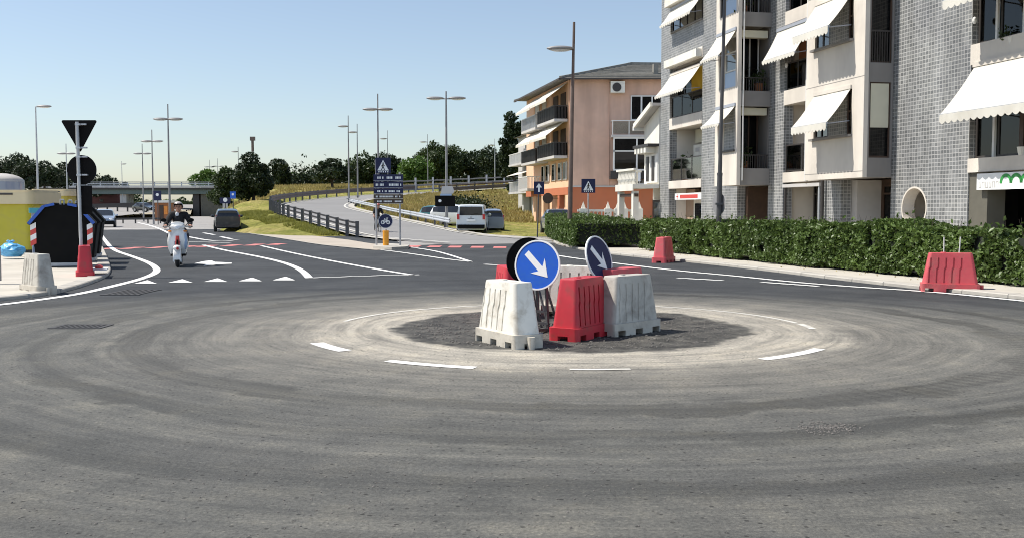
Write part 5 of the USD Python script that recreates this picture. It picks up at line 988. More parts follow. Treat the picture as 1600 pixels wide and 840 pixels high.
TREES = [  # u, v of the crown's top, depth, crown width px, crown height px, leaf count, material, label
    (20, 236, 165, 74, 54, 3200, 'leaf_dark', 'dark bushy tree at the left edge behind the yellow container'),
    (70, 247, 150, 92, 50, 4200, 'leaf_dark', 'broad dark pine crown right of the left lamp post'),
    (118, 252, 205, 74, 50, 3600, 'leaf_dark', 'dark tree behind the give way sign'),
    (168, 273, 214, 70, 30, 2600, 'leaf_dark', 'low dark tree at the left end of the bridge'),
    (330, 264, 205, 62, 34, 2600, 'leaf_bright', 'bright green tree rising above the right end of the bridge'),
    (352, 270, 150, 50, 60, 2600, 'leaf_mid', 'green bushy tree between the bridge and the big dark tree'),
    (395, 254, 104, 66, 70, 8000, 'leaf_dark', 'large dark round tree on the grass bank by the black car'),
    (440, 262, 190, 40, 40, 2200, 'leaf_dark', 'small dark tree on the skyline right of the big tree'),
    (468, 272, 215, 44, 26, 1500, 'leaf_bright', 'low bright bush on the skyline behind the upper road'),
    (520, 245, 150, 66, 36, 3400, 'leaf_dark', 'flat topped dark pine standing on the dry bank'),
    (572, 244, 175, 70, 50, 3600, 'leaf_mid', 'mid green tree behind the thin lamp posts'),
    (612, 243, 200, 60, 48, 2600, 'leaf_dark', 'dark tree behind the blue pedestrian sign'),
    (645, 252, 165, 62, 44, 3600, 'leaf_bright', 'bright light green tree right of the direction sign'),
    (690, 234, 180, 70, 64, 4800, 'leaf_mid', 'tall grey green tree behind the tall lamp post'),
    (664, 255, 195, 60, 50, 2600, 'leaf_dark', 'dark tree just left of the tall grey green tree'),
    (734, 252, 185, 74, 50, 3600, 'leaf_dark', 'dark spreading tree behind the upper railing'),
    (772, 248, 175, 60, 56, 3200, 'leaf_dark', 'dark tree right of the upper railing'),
    (803, 218, 125, 56, 116, 8000, 'leaf_dark', 'tall dark tree at the far end of the orange house'),
    (300, 305, 235, 60, 26, 1500, 'leaf_mid', 'green tree seen under the bridge near the kiosk'),
    (206, 300, 240, 50, 30, 1500, 'leaf_mid', 'green trees seen under the bridge beside the pale pier'),
    (260, 310, 250, 50, 22, 1300, 'leaf_bright', 'bright green bush seen under the bridge behind the blue sign')]
for k_, (u, v, Y, wpx, hpx, n, mt, lb) in enumerate(TREES):
    top = P(u, v, Y); s_ = Y / FPX; gz = 0.0
    if -60 < top[0] < 90 and 44 < Y < 235 and not contains_xy(keep_out, top[0], Y): gz = max(0.0, TH(top[0], Y)) if u not in (300, 206, 260) else 0
    n = int(n * 1.7); cwm, chm = wpx * s_ * 1.12, hpx * s_ * 1.1; H = max(top[2] - gz, chm * 1.02)
    tree('pine_tree' if u in (70, 520) else 'leafy_tree', lb, (top[0], Y, gz - .1), H, cwm, chm, n, .17 + .0021 * Y, mt, 100 + k_, nc=26 if n < 5000 else 44, trunk=max(.16, cwm * .035), flat=.7 if u in (70, 520) else 1.0)
# dense far belt of dark shrubs along the upper road
r = np.random.default_rng(77); bl_ = []
for x in np.arange(430, 815, 4.0):
    Y = 205 + 12 * math.sin(x * .05); p = P(x, 279 + r.normal(0, 4), Y); n_ = 260
    d = r.normal(0, 1, (n_, 3)); bl_.append(p - (0, 0, 1.5) + d * (1.1, 1.1, 1.2 + .5 * r.random()))
obj('shrub_belt', leaves(np.vstack(bl_), .7, r, .5), M['leaf_dark'], kind='stuff', label='dark belt of shrubs along the upper road', cat='shrubs')
for u, v, Y, lb in ((720, 319, 96, 'dark bush on the slope just left of the white van'), (740, 322, 93, 'dark bush on the slope behind the white van roof')):
    p = P(u, v, Y); s_ = np.random.default_rng(int(u)); t_ = thing('bush', lb, 'bush', (p[0], Y, TH(p[0], Y)))
    d = s_.normal(0, 1, (1500, 3)) * (.75, .7, .42); d[:, 2] = np.abs(d[:, 2]) + .2; obj('foliage', leaves(d, .26, s_, .5), M['leaf_dark'], t_, kind='stuff'); obj('stem', MB().cyl((0, 0, -.2), (0, 0, .6), .08, .05), M['bark'], t_)
# ------------------------------------------------------------------ plastic road barriers
def rrect(w, d, r): return m3.CrossSection.square((w - 2 * r, d - 2 * r), True).offset(r, m3.JoinType.Round, 2, 16)
def lerp(a, b, t): return np.asarray(a) * (1 - t) + np.asarray(b) * t
def hull_of(pts): return m3.Manifold.hull_points(np.asarray(pts, float).reshape(-1, 3))
def barrier_meshes(L=1.0, Wd=.42, H=.70, seed=1, ribs=5, off=-.10, gd=1.0):
    base = m3.Manifold.extrude(rrect(L, Wd, .06), .15)
    for x in (-.36, 0.0, .36):                                       # fork openings right through, so that feet remain
        base = base - m3.Manifold.cube((.15, 1, .075), True).translate((x * L, 0, .03))
    base = base - m3.Manifold.cube((2, .14, .06), True).translate((0, 0, .025))
    base = base + m3.Manifold.cylinder(.13, .045, .045, 20).translate((L / 2 + .035, 0, 0.0)) + m3.Manifold.cube((.09, .06, .05), True).translate((L / 2 + .005, 0, .09))
    lo, hi = rrect(L - .06, Wd - .06, .07), rrect(L * .745, Wd * .62, .055)
    body = hull_of(np.vstack([np.c_[p, np.full(len(p), .145)] for p in lo.to_polygons()] + [np.c_[p, np.full(len(p), H - .02)] for p in hi.to_polygons()] + [np.c_[p * .97, np.full(len(p), H)] for p in hi.to_polygons()]))
    for sgn in (-1, 1):                                              # slanting grooves in both long sides, with a kink
        for k_ in range(ribs):
            x0 = off + (k_ - (ribs - 1) / 2) * .13 * L; yb, yt = sgn * (Wd / 2 - .028), sgn * (Wd * .31)
            pts = [(x0 - .012, lerp(yb, yt, .04), .18), (x0 - .004, lerp(yb, yt, .45), .40), (x0 + .020, lerp(yb, yt, .52), .45), (x0 + .022, lerp(yb, yt, .80), .60)]
            for p, q_ in zip(pts[:-1], pts[1:]):
                s_ = [np.array(p) + d for d in np.array([(x, y, z) for x in (-.013, .013) for y in (-.022 * gd, .022 * gd) for z in (-.012, .012)])] + [np.array(q_) + d for d in np.array([(x, y, z) for x in (-.013, .013) for y in (-.022 * gd, .022 * gd) for z in (-.012, .012)])]
                body = body - hull_of(s_)
    cap = m3.Manifold.cylinder(.015, .05, .045, 20).translate((-.12, 0, H - .003))
    return base, body, cap
BMESH = {False: barrier_meshes(), True: barrier_meshes(gd=.35)}
def barrier(u, v, ax, label, mt, L=1.0, H=.70, up=0.0, pos=None, group=None, smooth_sides=False):
    p = G(u, v) if pos is None else np.array(pos, float)
    t_ = thing('road_barrier', label, 'barrier', (p[0], p[1], up), math.atan2(ax[1], ax[0]), group)
    b, bd, cp = BMESH[smooth_sides]
    f = np.array([L, L if L < 1 else 1.0, H / .70])
    for nm, m in (('body', bd), ('base', b), ('filler_cap', cp)):
        vv, ff, _ = meshkit.arrays(m); obj(nm, (vv * f, ff), M['grimy_base'] if nm == 'base' and 'grey' in mt or nm == 'base' and 'white' in mt else M[mt], t_, smooth=40)
    return t_
bg = 'plastic barriers'
barrier(0, 0, (.50, -.866), 'clean white ribbed barrier, nearest one in front of the bright blue arrow sign', 'white_plastic', pos=(-.04, 11.0, 0), L=.92)
barrier(0, 0, (.52, .85), 'bright red barrier end-on between the two nearest white barriers', 'red_plastic', pos=(.82, 11.6, 0), L=.94)
barrier(0, 0, (.72, .70), 'grimy white barrier under the dark navy arrow sign', 'grey_plastic', pos=(1.40, 12.0, 0), L=.90, smooth_sides=True)
barrier(0, 0, (.18, -.98), 'red barrier half hidden behind the nearest white one', 'red_plastic', pos=(-.03, 13.85, 0))
barrier(0, 0, (.93, -.35), 'white barrier at the back, behind the bright red barrier', 'white_plastic', pos=(.93, 13.9, 0))
barrier(0, 0, (.62, .78), 'red barrier at the back, behind the grimy white one', 'pink_plastic', pos=(1.46, 13.35, 0))
barrier(0, 0, (.42, .9), 'faded red barrier standing against the hedge near the lamp post', 'pink_plastic', pos=(G(1036, 409)[0], 27.9, .02))
barrier(0, 0, (.95, -.31), 'faded red barrier standing broadside on the right-hand edge line', 'pink_plastic', pos=(G(1478, 454)[0], 18.0, .0), L=.98)
barrier(0, 0, (.72, -.69), 'off white barrier standing alone on the left pavement', 'grey_plastic', pos=(G(48, 460)[0], 17.6, .055), L=.85)
stk = thing('stake', 'two thin white stakes behind the broadside red barrier', 'stakes', (P(1475, 440, 18.6)[0], 18.6, .05))
obj('stake', MB().cyl((-.02, 0, 0), (-.02, 0, .92), .011), M['frame_white'], stk); obj('stake', MB().cyl((.26, .05, 0), (.31, .05, .92), .011), M['frame_white'], stk)

# ------------------------------------------------------------------ signs
def disc(r, n=48): return Point(0, 0).buffer(r, n // 4)
def arrow_poly(ang, L=.42, w=.075, hw=.26, hl=.20):
    p = Polygon([(-L / 2, -w / 2), (L / 2 - hl * .72, -w / 2), (L / 2 - hl, -hw / 2), (L / 2, 0), (L / 2 - hl, hw / 2), (L / 2 - hl * .72, w / 2), (-L / 2, w / 2)])
    from shapely import affinity; return affinity.rotate(p, math.degrees(ang), origin=(0, 0))
def frame(face, tilt=0):                         # ex, ey of a plate facing the direction `face` (x, y)
    n = np.array([face[0], face[1], tilt], float); n /= np.linalg.norm(n); ex = np.cross((0, 0, 1.0), n); ex /= np.linalg.norm(ex); return ex, np.cross(n, ex), n
def arrow_sign(c, face, label, tilt=.08, mt='sign_blue', white='sign_white', back=False, r=.30, roll=-.78):
    t_ = thing('arrow_sign', label, 'road sign', (c[0], c[1], 0)); ex, ey, n = frame(face, tilt); o = np.array([0, 0, c[2]])
    obj('disc', MB().plate(disc(r), o, ex, ey, .012), M[mt], t_)
    obj('rim', MB().plate(disc(r + .006).difference(disc(r - .013)), o - n * .004, ex, ey, .022), M[white], t_)
    obj('arrow', MB().plate(arrow_poly(roll), o + n * .0125, ex, ey, .003), M[white], t_)
    obj('back_plate', MB().plate(disc(r - .002), o - n * .004, ex, ey, .0035), M['sign_back'], t_)
    # folding steel stand: two legs, feet, cross bars, a stay
    m = MB(); h = c[2] - r * .3
    for s_ in (-1, 1):
        a = ex * .10 * s_ - n * .02; m.bar(a + (0, 0, h), ex * .12 * s_ - n * .05 + (0, 0, .03), .03); m.bar(ex * .12 * s_ + n * .25 + (0, 0, .02), ex * .12 * s_ - n * .40 + (0, 0, .02), .035)
        m.bar(ex * .10 * s_ - n * .02 + (0, 0, h * .8), ex * .12 * s_ - n * .38 + (0, 0, .03), .022)
    for z in (.10, .24, h * .86): m.bar(ex * -.13 - n * .04 + (0, 0, z), ex * .13 - n * .04 + (0, 0, z), .028)
    obj('stand', m, M['pole_dark'], t_); return t_
c1 = P(840, 414, 12.15); arrow_sign(c1, (-.45, -.89), 'bright blue disc sign with white arrow pointing down right', .10)
c2 = P(826, 407.5, 12.95); arrow_sign(c2, (-.35, .93), 'round sign seen from its black back behind the bright blue disc', .06, white='sign_back')
c3 = P(935, 404, 13.1); arrow_sign(c3, (.80, -.60), 'dark navy disc sign turned aside with thin white arrow', .26, 'sign_navy', 'sign_white', roll=-.82)

def post(m, h, r=.03, z0=-.1, x=0, y=0): return m.cyl((x, y, z0), (x, y, h), r, n=10)
# give way sign on a pole, its foot in a red weight
pw_ = G(130, 436); pw_[2] = 0
barrier(0, 0, (-.40, .92), 'dark red barrier end-on holding the give way pole', 'red_plastic', pos=(pw_[0] - .15, pw_[1] + .45, .055), L=.90)
gy = pw_[1] + .42
gw = thing('give_way_sign', 'black backs of a triangular and a round sign on a pale pole', 'road sign', (P(127, 390, gy)[0], gy, 0))
s_ = gy / FPX; hz = lambda v: CAMH + (326 - v) * s_
obj('pole', MB().cyl((0, 0, .15), (-.02, 0, hz(192)), .036, n=12), M['galv'], gw)
tw, tt, tb = 28.5 * s_, hz(189), hz(240)
def rounded(poly, r): return poly.buffer(-r).buffer(r, 6)
tp = rounded(Polygon([(-tw, tt), (tw, tt), (0, tb)]), .03)
XZ = lambda y0: np.array([[1, 0, 0, 0], [0, 0, -1, y0], [0, 1, 0, 0], [0, 0, 0, 1.0]])
T_ = XZ(0)
def vplate(poly, y, th): return MB().prism(poly, 0, th, XZ(y))     # upright plate in the x-z plane, reaching from y towards -y
obj('triangle', vplate(tp, .065, .012), M['sign_back'], gw); obj('triangle_face', vplate(tp.buffer(-.004), .078, .01), M['stripe_red'], gw)
from shapely import affinity
obj('triangle_field', vplate(affinity.scale(tp, .72, .72), .084, .005), M['sign_white'], gw)
rd = Point(0.03, hz(266)).buffer(23 * s_, 16); obj('round_plate', vplate(rd, .065, .012), M['sign_back'], gw); obj('round_face', vplate(rd.buffer(-.004), .078, .01), M['sign_blue'], gw)
obj('name_plate', vplate(sbox(-.10, hz(335), .24, hz(290)), .065, .012), M['sign_back'], gw)
for v in (196, 232, 274, 246): obj('bracket', MB().box(-.05, .05, -.04, .05, hz(v) - .02, hz(v) + .02).box(.06, .06 + 8 * s_, -.01, .05, hz(v) - .012, hz(v) + .02), M['galv'], gw)
fp_ = thing('fallen_plate', 'small red and white striped plate lying beside the red pole foot', 'marker', (G(156, 432)[0], G(156, 432)[1], .15), .3)
obj('plate', MB().box(-.16, .16, -.25, .25, 0, .03), M['sign_white'], fp_); obj('red_knob', MB().ell((-.02, .05, .06), (.09, .12, .05)), M['stripe_red'], fp_)

# direction board on the splitter island
db = G(606, 387); dy = db[1]; s_ = dy / FPX
dz = lambda v: CAMH + (326 - v) * s_
dx = lambda u: (u - 800) * s_ - db[0]
ds = thing('direction_sign', 'direction board of blue and brown panels with a crossing sign on two posts', 'road sign', (db[0], dy, 0))
for u, v in ((588, 250), (625, 270)): obj('post', MB().cyl((dx(u), .05, -.1), (dx(u), .05, dz(v)), .036, n=10), M['galv'], ds)
rows = [(273, 283.5, 'sign_navy'), (284, 294.5, 'sign_navy'), (295, 303.5, 'sign_navy'), (304, 311, 'sign_brown'), (311.5, 318.5, 'sign_brown')]
rr_ = np.random.default_rng(5)
for v0, v1, mt in rows:
    pn = obj('panel', MB().box(dx(584.5), dx(630.5), -.03, .0, dz(v1), dz(v0)), M[mt], ds); m = MB(); x = dx(588); zc, hh_ = (dz(v0) + dz(v1)) / 2, (dz(v0) - dz(v1)) * .17
    while x < dx(627):
        w_ = rr_.uniform(.025, .05)
        if rr_.random() < .78 and x + w_ < dx(628): m.box(x, x + w_, -.034, -.0302, zc - hh_, zc + hh_)
        x += w_ + .016
    obj('lettering', m, M['sign_white'], pn, kind='stuff')
    obj('border', MB().box(dx(584.7), dx(630.3), -.033, -.0302, dz(v1) + .006, dz(v1) + .014), M['sign_white'], pn)
def walker(parent, cx, cz, S, y, mt='sign_navy', face='sign_white'):   # square crossing sign: triangle with a walking figure
    obj('square', MB().box(cx - S, cx + S, y - .012, y, cz - S, cz + S), M[mt], parent)
    tr = Polygon([(-.72, -.62), (.72, -.62), (0, .72)]); tr = affinity.translate(affinity.scale(tr, S, S, origin=(0, 0)), cx, cz)
    obj('white_triangle', vplate(tr, y - .0122, .003), M[face], parent); q_ = lambda x, z: (cx + x * S, cz + z * S)
    fg = MB(); fg.prism(Point(*q_(.02, .32)).buffer(.085 * S), 0, .003, XZ(y - .0154))
    for a, b, w_ in (((.0, .2), (-.02, -.12), .12), ((-.02, -.1), (-.2, -.52), .08), ((-.02, -.1), (.18, -.52), .08), ((0, .16), (-.22, -.08), .06), ((0, .16), (.2, -.04), .06)):
        fg.prism(LineString([q_(*a), q_(*b)]).buffer(w_ * S / 2 * 1.3), 0, .003, XZ(y - .0154))
    obj('walking_figure', fg, M['sign_back'], parent)
    st = MB()
    for k_ in range(5): st.box(cx + (-.6 + k_ * .28) * S, cx + (-.46 + k_ * .28) * S, y - .0185, y - .0165, cz - .86 * S, cz - .70 * S)
    obj('zebra_stripes', st, M[face], parent)
walker(ds, dx(599.5), dz(259.5), 12.2 * s_, 0)
bp = thing('cycle_path_sign', 'dark blue round bicycle sign on an amber post on the island tip', 'road sign', (db[0] - .03, dy - .35, 0))
s2 = (dy - .35) / FPX; z2 = lambda v: CAMH + (326 - v) * s2
obj('post', MB().cyl((0, 0, -.1), (0, 0, z2(358)), .04, n=10), M['galv'], bp); obj('amber_sleeve', MB().cyl((0, 0, z2(384)), (0, 0, z2(360)), 4.6 * s2, 4.8 * s2, n=20), M['orange_bollard'], bp)
ce = z2(345.5); rr0 = 11 * s2; obj('disc', vplate(Point(0, ce).buffer(rr0, 16), -.05, .012), M['sign_navy'], bp); obj('rim', vplate(Point(0, ce).buffer(rr0 + .006, 16).difference(Point(0, ce).buffer(rr0 - .012, 16)), -.049, .018), M['galv'], bp)
bk = MB(); q_ = lambda x, z: (x * rr0, ce + z * rr0)
for x in (-.38, .38): bk.prism(Point(*q_(x, -.18)).buffer(.27 * rr0, 10).difference(Point(*q_(x, -.18)).buffer(.17 * rr0, 10)), 0, .003, XZ(-.0622))
for a, b in (((-.38, -.18), (-.12, .25)), ((-.12, .25), (.25, .22)), ((.25, .22), (.38, -.18)), ((.25, .22), (.02, -.18)), ((.02, -.18), (-.12, .25)), ((.02, -.18), (-.38, -.18)), ((.25, .22), (.2, .42)), ((.12, .42), (.34, .42)), ((-.12, .25), (-.16, .36))): bk.prism(LineString([q_(*a), q_(*b)]).buffer(.05 * rr0), 0, .003, XZ(-.0656))
obj('bicycle_emblem', bk, M['sign_white'], bp)
isl = obj('splitter_island', slab(g2((583, 388.5), (612, 390.5), (637, 389), (640, 386), (612, 384), (588, 384.5)), -.1, .10), M['kerb'], kind='structure')

# crossing sign and one-way sign by the houses
cs = thing('crossing_sign', 'square blue pedestrian crossing sign on a thin post behind the hedge', 'road sign', P(919, 350, 48) * (1, 1, 0)); s_ = 48 / FPX
obj('post', MB().cyl((0, .05, 0), (0, .05, CAMH + 44 * s_), .03), M['galv'], cs); walker(cs, 0, CAMH + (326 - 291) * s_, 10.8 * s_, 0)
os_ = thing('arrow_plate_sign', 'blue square sign with white upward arrow on a post at the corner', 'road sign', P(842, 360, 52) * (1, 1, 0)); s_ = 52 / FPX
obj('post', MB().cyl((-.08, .05, 0), (0, .05, CAMH + 42 * s_), .035), M['pole_dark'], os_); cz_ = CAMH + (326 - 294) * s_
obj('square', MB().box(-.27, .27, -.012, 0, cz_ - .33, cz_ + .33), M['sign_navy'], os_); obj('arrow', vplate(affinity.translate(Polygon([(-.05, -.22), (.05, -.22), (.05, .02), (.16, .02), (0, .24), (-.16, .02), (-.05, .02)]), 0, cz_), -.0122, .003), M['sign_white'], os_)
# boards on the tall lamp post by the van; blue signs near the bridge
bd = thing('sign_board', 'dark board seen from behind with a pale board above, on the tall central lamp post', 'road sign', P(697, 340, 61.2) * (1, 1, 0)); s_ = 61.2 / FPX; bz = lambda v: CAMH + (326 - v) * s_
obj('dark_board', MB().box(-17 * s_, 14 * s_, -.05, 0, bz(322.5), bz(306)), M['sign_back'], bd); obj('white_disc', MB().cyl((-9.5 * s_, -.051, bz(314)), (-9.5 * s_, -.06, bz(314)), 2.4 * s_), M['sign_white'], bd)
obj('pale_board', vplate(Polygon([(-8 * s_, bz(303)), (11 * s_, bz(303)), (13 * s_, bz(299)), (10 * s_, bz(291)), (-6 * s_, bz(291.5))]), -.02, .03), M['concrete_pale'], bd); obj('blue_strip', MB().box(-9 * s_, 9 * s_, -.06, -.03, bz(306), bz(303.2)), M['scooter_blue'], bd)
for u, v, w_, h_, Y, mt, lb in ((246, 306, 12, 15, 92, 'sign_navy', 'blue road sign on the second lamp post under the bridge'), (352, 318, 8, 14, 96, 'concrete_pale', 'pale sign board at the right end of the bridge'), (113.5, 306, 8, 14, 62, 'scooter_blue', 'pale blue sign behind the containers'),
                             (364, 305, 9, 11, 92, 'sign_blue', 'small blue sign beside the dark tree'), (352, 313.5, 17, 9, 94, 'sign_navy', 'dark navy sign plate beside the tree over the black car')):
    s_ = Y / FPX; p = P(u, v, Y); t_ = thing('small_road_sign', lb, 'road sign', (p[0], Y, 0)); obj('post', MB().cyl((0, .05, 0), (0, .05, p[2] + h_ * s_ / 2), .045), M['pole_dark'], t_); obj('plate', MB().box(-w_ * s_ / 2, w_ * s_ / 2, -.03, 0, p[2] - h_ * s_ / 2, p[2] + h_ * s_ / 2), M[mt], t_)
    obj('emblem', MB().cyl((0, -.031, p[2] + h_ * s_ * .1), (0, -.036, p[2] + h_ * s_ * .1), w_ * s_ * .2), M['sign_white'], t_)

# ------------------------------------------------------------------ lamp posts
def lamp_head(x, z, sx=.55):
    return MB().ell((x, 0, z), (sx, .26, .10), 16, 8)
def lamp(label, u, vtop, varm, Y, arms=2, ground=0.0, span=.95, r=.075, mt='pole_grey', lean=0.0, loc=None):
    p = P(u, vtop, Y); s_ = Y / FPX; ztop, za = p[2] - ground, CAMH + (326 - varm) * s_ - ground
    t_ = thing('street_lamp', label, 'street lamp', (p[0] - lean, Y, ground)); L_ = lean
    obj('pole', MB().cyl((0, 0, -.2), (L_ * .35, 0, ztop * .35), r * 1.25, r, n=12).cyl((L_ * .35, 0, ztop * .35), (L_, 0, ztop), r, r * .55, n=12), M[mt], t_)
    xs = L_ * za / ztop; sides = (-1, 1) if arms == 2 else (arms,) if arms in (-1,) else (1,)
    obj('arm', MB().cyl((xs + min(sides + (0,)) * span * .8, 0, za - .02), (xs + max(sides + (0,)) * span * .8, 0, za - .02), .035, n=8), M[mt], t_)
    for sd in sides:
        h_ = obj('lamp_head', lamp_head(xs + sd * span * .72, za + .02), M['pole_grey'], t_, smooth=True); obj('lens', MB().ell((xs + sd * span * .72, 0, za - .035), (.42, .20, .075), 12, 6), M['lamp_lens'], h_, smooth=True)
    obj('base_plate', MB().box(-.22, .22, -.22, .22, -.05, .03), M[mt], t_)
    return t_
lamp('tall twin lamp post nearest the white van, third from the right', 697, 143, 156, 61.5, r=.085, mt='pole_grey')
lamp('twin lamp post rising behind the scooter rider', 262, 163, 188, 70, span=.72)
lamp('second twin lamp post left of the one behind the rider', 237, 203, 222, 93, span=.72)
lamp('third and smallest twin lamp post on the left approach', 222, 225, 241, 114, span=.68)
lamp('short twin lamp post left of the give way sign', 103, 225, 241, 105, span=.62, mt='galv')
lamp('twin lamp post behind the direction board', 590, 147, 173, 68, span=.70)
lamp('tall single arm lamp post on the ramp, left of the direction board', 544, 181, 199, 101, -1, 2.5, span=.75)
lamp('slightly shorter single arm lamp post right beside it on the ramp', 558, 194, 208, 112, -1, 2.9, span=.75)
lamp('far single arm lamp post just right of the direction board', 605.5, 204, 218, 150, -1, 4.0, span=.9)
lamp('far single arm lamp post halfway to the tall central lamp post', 668, 210, 223, 155, -1, 4.4, span=.95)
lamp('farthest thin lamp post left of the tall dark tree', 773, 217, 228, 165, -1, 5.0, span=.7, mt='galv')
lamp('single arm lamp post whose arm points left, in front of the orange house', 897, 35, 80, 39.5, -1, 0, span=.72, r=.085, mt='rust', lean=.16)
lamp('lamp post with one arm to the right at the far left', 55.5, 167, 168.5, 72, 1, 0, span=.85, r=.075, mt='galv')
lamp('lamp post just left of the tree beyond the bridge', 372, 230, 238, 150, -1, 0, span=.7)
lamp('left one of two tiny lamp posts above the bridge end', 327, 250, 261.5, 205, 2, 5.0, span=.75)
lamp('right one of two tiny lamp posts above the bridge end', 340, 248, 260.5, 203, 2, 5.0, span=.95)
lamp('thin faint lamp post left of the bridge', 190, 252, 257, 190, 1, 0, span=.5, mt='galv')
tm_ = thing('mast', 'thin mast with a dark red cylindrical head above the big dark tree', 'mast', P(395, 250, 160) * (1, 1, 0)); s_ = 160 / FPX; z_ = lambda v: CAMH + (326 - v) * s_
obj('pole', MB().cyl((0, 0, 0), (0, 0, z_(238)), .16), M['galv'], tm_); obj('head', MB().cyl((0, 0, z_(238)), (0, 0, z_(220)), .22).box(-.36, .40, -.2, .2, z_(221), z_(215)), M['rust'], tm_)
# near lamp post in the right pavement with a round sign seen from behind
np_ = G(1122, 404); s_ = np_[1] / FPX; zz_ = lambda v: CAMH + (326 - v) * s_
nl = thing('street_lamp', 'near dark lamp post standing before the hedge, cut by the top of the picture', 'street lamp', (np_[0], np_[1], .1))
obj('lower_pole', MB().cyl((0, 0, 0), (0.02, 0, zz_(278)), .078, n=16), M['pole_dark'], nl); obj('upper_pole', MB().cyl((.02, 0, zz_(278)), (.12, 0, 9.0), .062, .045, n=16), M['pole_dark'], nl); obj('collar', MB().cyl((.02, 0, zz_(280)), (.02, 0, zz_(276)), .085, n=16), M['pole_dark'], nl)
obj('arm', MB().cyl((.115, 0, 8.4), (-.8, 0, 8.45), .03), M['pole_dark'], nl); obj('lamp_head', lamp_head(-.75, 8.47), M['pole_grey'], nl, smooth=True)
ex, ey, n_ = frame((.93, .36)); rs_ = thing('round_sign', 'grey back of a round sign fixed to the near lamp post', 'road sign', (np_[0], np_[1], .1))
sh_ = ex * .16 * (1 if ex[0] < 0 else -1)
obj('disc', MB().plate(disc(.34), np.array([.01, .0, zz_(324)]) + sh_ + n_ * .085, ex, ey, .012), M['pole_grey'], rs_); obj('face', MB().plate(disc(.335), np.array([.01, .0, zz_(324)]) + sh_ + n_ * .098, ex, ey, .006), M['sign_white'], rs_); obj('bracket', MB().box(-.1, .1, -.1, .1, zz_(324) - .03, zz_(324) + .03), M['pole_dark'], rs_)

# ------------------------------------------------------------------ waste containers on the left pavement
def dark_bin(x, y, label, rz=0, plain=False):
    t_ = thing('waste_container', label, 'waste container', (x, y, .055), rz); Wb, D, hs, hp_ = 1.44, 1.05, 1.08, 1.52
    pr = Polygon([(-Wb * .40, .10), (Wb * .40, .10), (Wb * .49, hs), (Wb * .26, hp_ - .06), (-.14, hp_), (.14, hp_), (Wb * .26, hp_ - .06), (-Wb * .26, hp_ - .06), (-Wb * .49, hs)]).convex_hull
    obj('body', MB().prism(rounded(pr, .04), 0, D, XZ(D)), M['black_plastic'], t_)
    for sg_ in (-1, 1):
        m = MB(); pts = [(sg_ * Wb * .515, hs - .02), (sg_ * Wb * .27, hp_ - .03), (sg_ * .15, hp_ + .035)]
        for a, b in zip(pts[:-1], pts[1:]):
            for w_ in (0,): m.bar((a[0], -.035, a[1]), (b[0], -.035, b[1]), .07, .07); m.add([(a[0], 0, a[1] + .03), (b[0], 0, b[1] + .03), (b[0], D + .03, b[1] + .03), (a[0], D + .03, a[1] + .03), (a[0], 0, a[1] + .0), (b[0], 0, b[1] + .0), (b[0], D + .03, b[1]), (a[0], D + .03, a[1])], [(0, 1, 2, 3), (7, 6, 5, 4), (0, 3, 7, 4), (1, 5, 6, 2)])
        lh_ = obj('lid_half', m, M['black_plastic'], t_); obj('lid_edge', MB().bar((pts[0][0], -.05, pts[0][1] + .01), (pts[1][0], -.05, pts[1][1] + .01), .05, .075).bar((pts[1][0], -.05, pts[1][1] + .01), (pts[2][0], -.05, pts[2][1]), .05, .06), M['black_plastic' if plain else 'lid_blue'], lh_)
    obj('top_hook', MB().tube([(-.04, .3, hp_ + .02), (-.04, .3, hp_ + .14), (.04, .3, hp_ + .14), (.04, .3, hp_ + .02)], .02), M['galv'], t_)
    obj('base_rail', MB().box(-Wb * .44, Wb * .42, -.02, D, .03, .11), M['galv'], t_)
    for sg_ in () if plain else (-1, 1):
        for k_ in range(4):
            z = .52 + k_ * .13; x_ = sg_ * Wb * .445; obj('reflective_stripe', MB().add([(x_ - .065, -.012, z), (x_ + .065, -.012, z + .07), (x_ + .065, -.012, z + .20), (x_ - .065, -.012, z + .13), (x_ - .065, -.002, z), (x_ + .065, -.002, z + .07), (x_ + .065, -.002, z + .20), (x_ - .065, -.002, z + .13)], [(0, 1, 2, 3), (0, 4, 5, 1), (1, 5, 6, 2), (2, 6, 7, 3), (3, 7, 4, 0)]), M['stripe_red' if k_ % 2 == 0 else 'sign_white'], t_)
    for x_ in (-.45, .45):
        for yy in (.15, .9): obj('wheel', MB().cyl((x_ - .03, yy, .06), (x_ + .03, yy, .06), .06), M['black_rubber'], t_)
    return t_
b0 = G(94, 421)
dark_bin(b0[0] + .02, b0[1] + .1, 'black gable shaped waste container with blue lid edges nearest the road', .33)
dark_bin(b0[0] - .78, b0[1] + 2.35, 'second black container without stripes just behind the nearest one', .33, True)
dark_bin(b0[0] - 1.62, b0[1] + 4.7, 'third black container in the row, mostly hidden', .33, True)
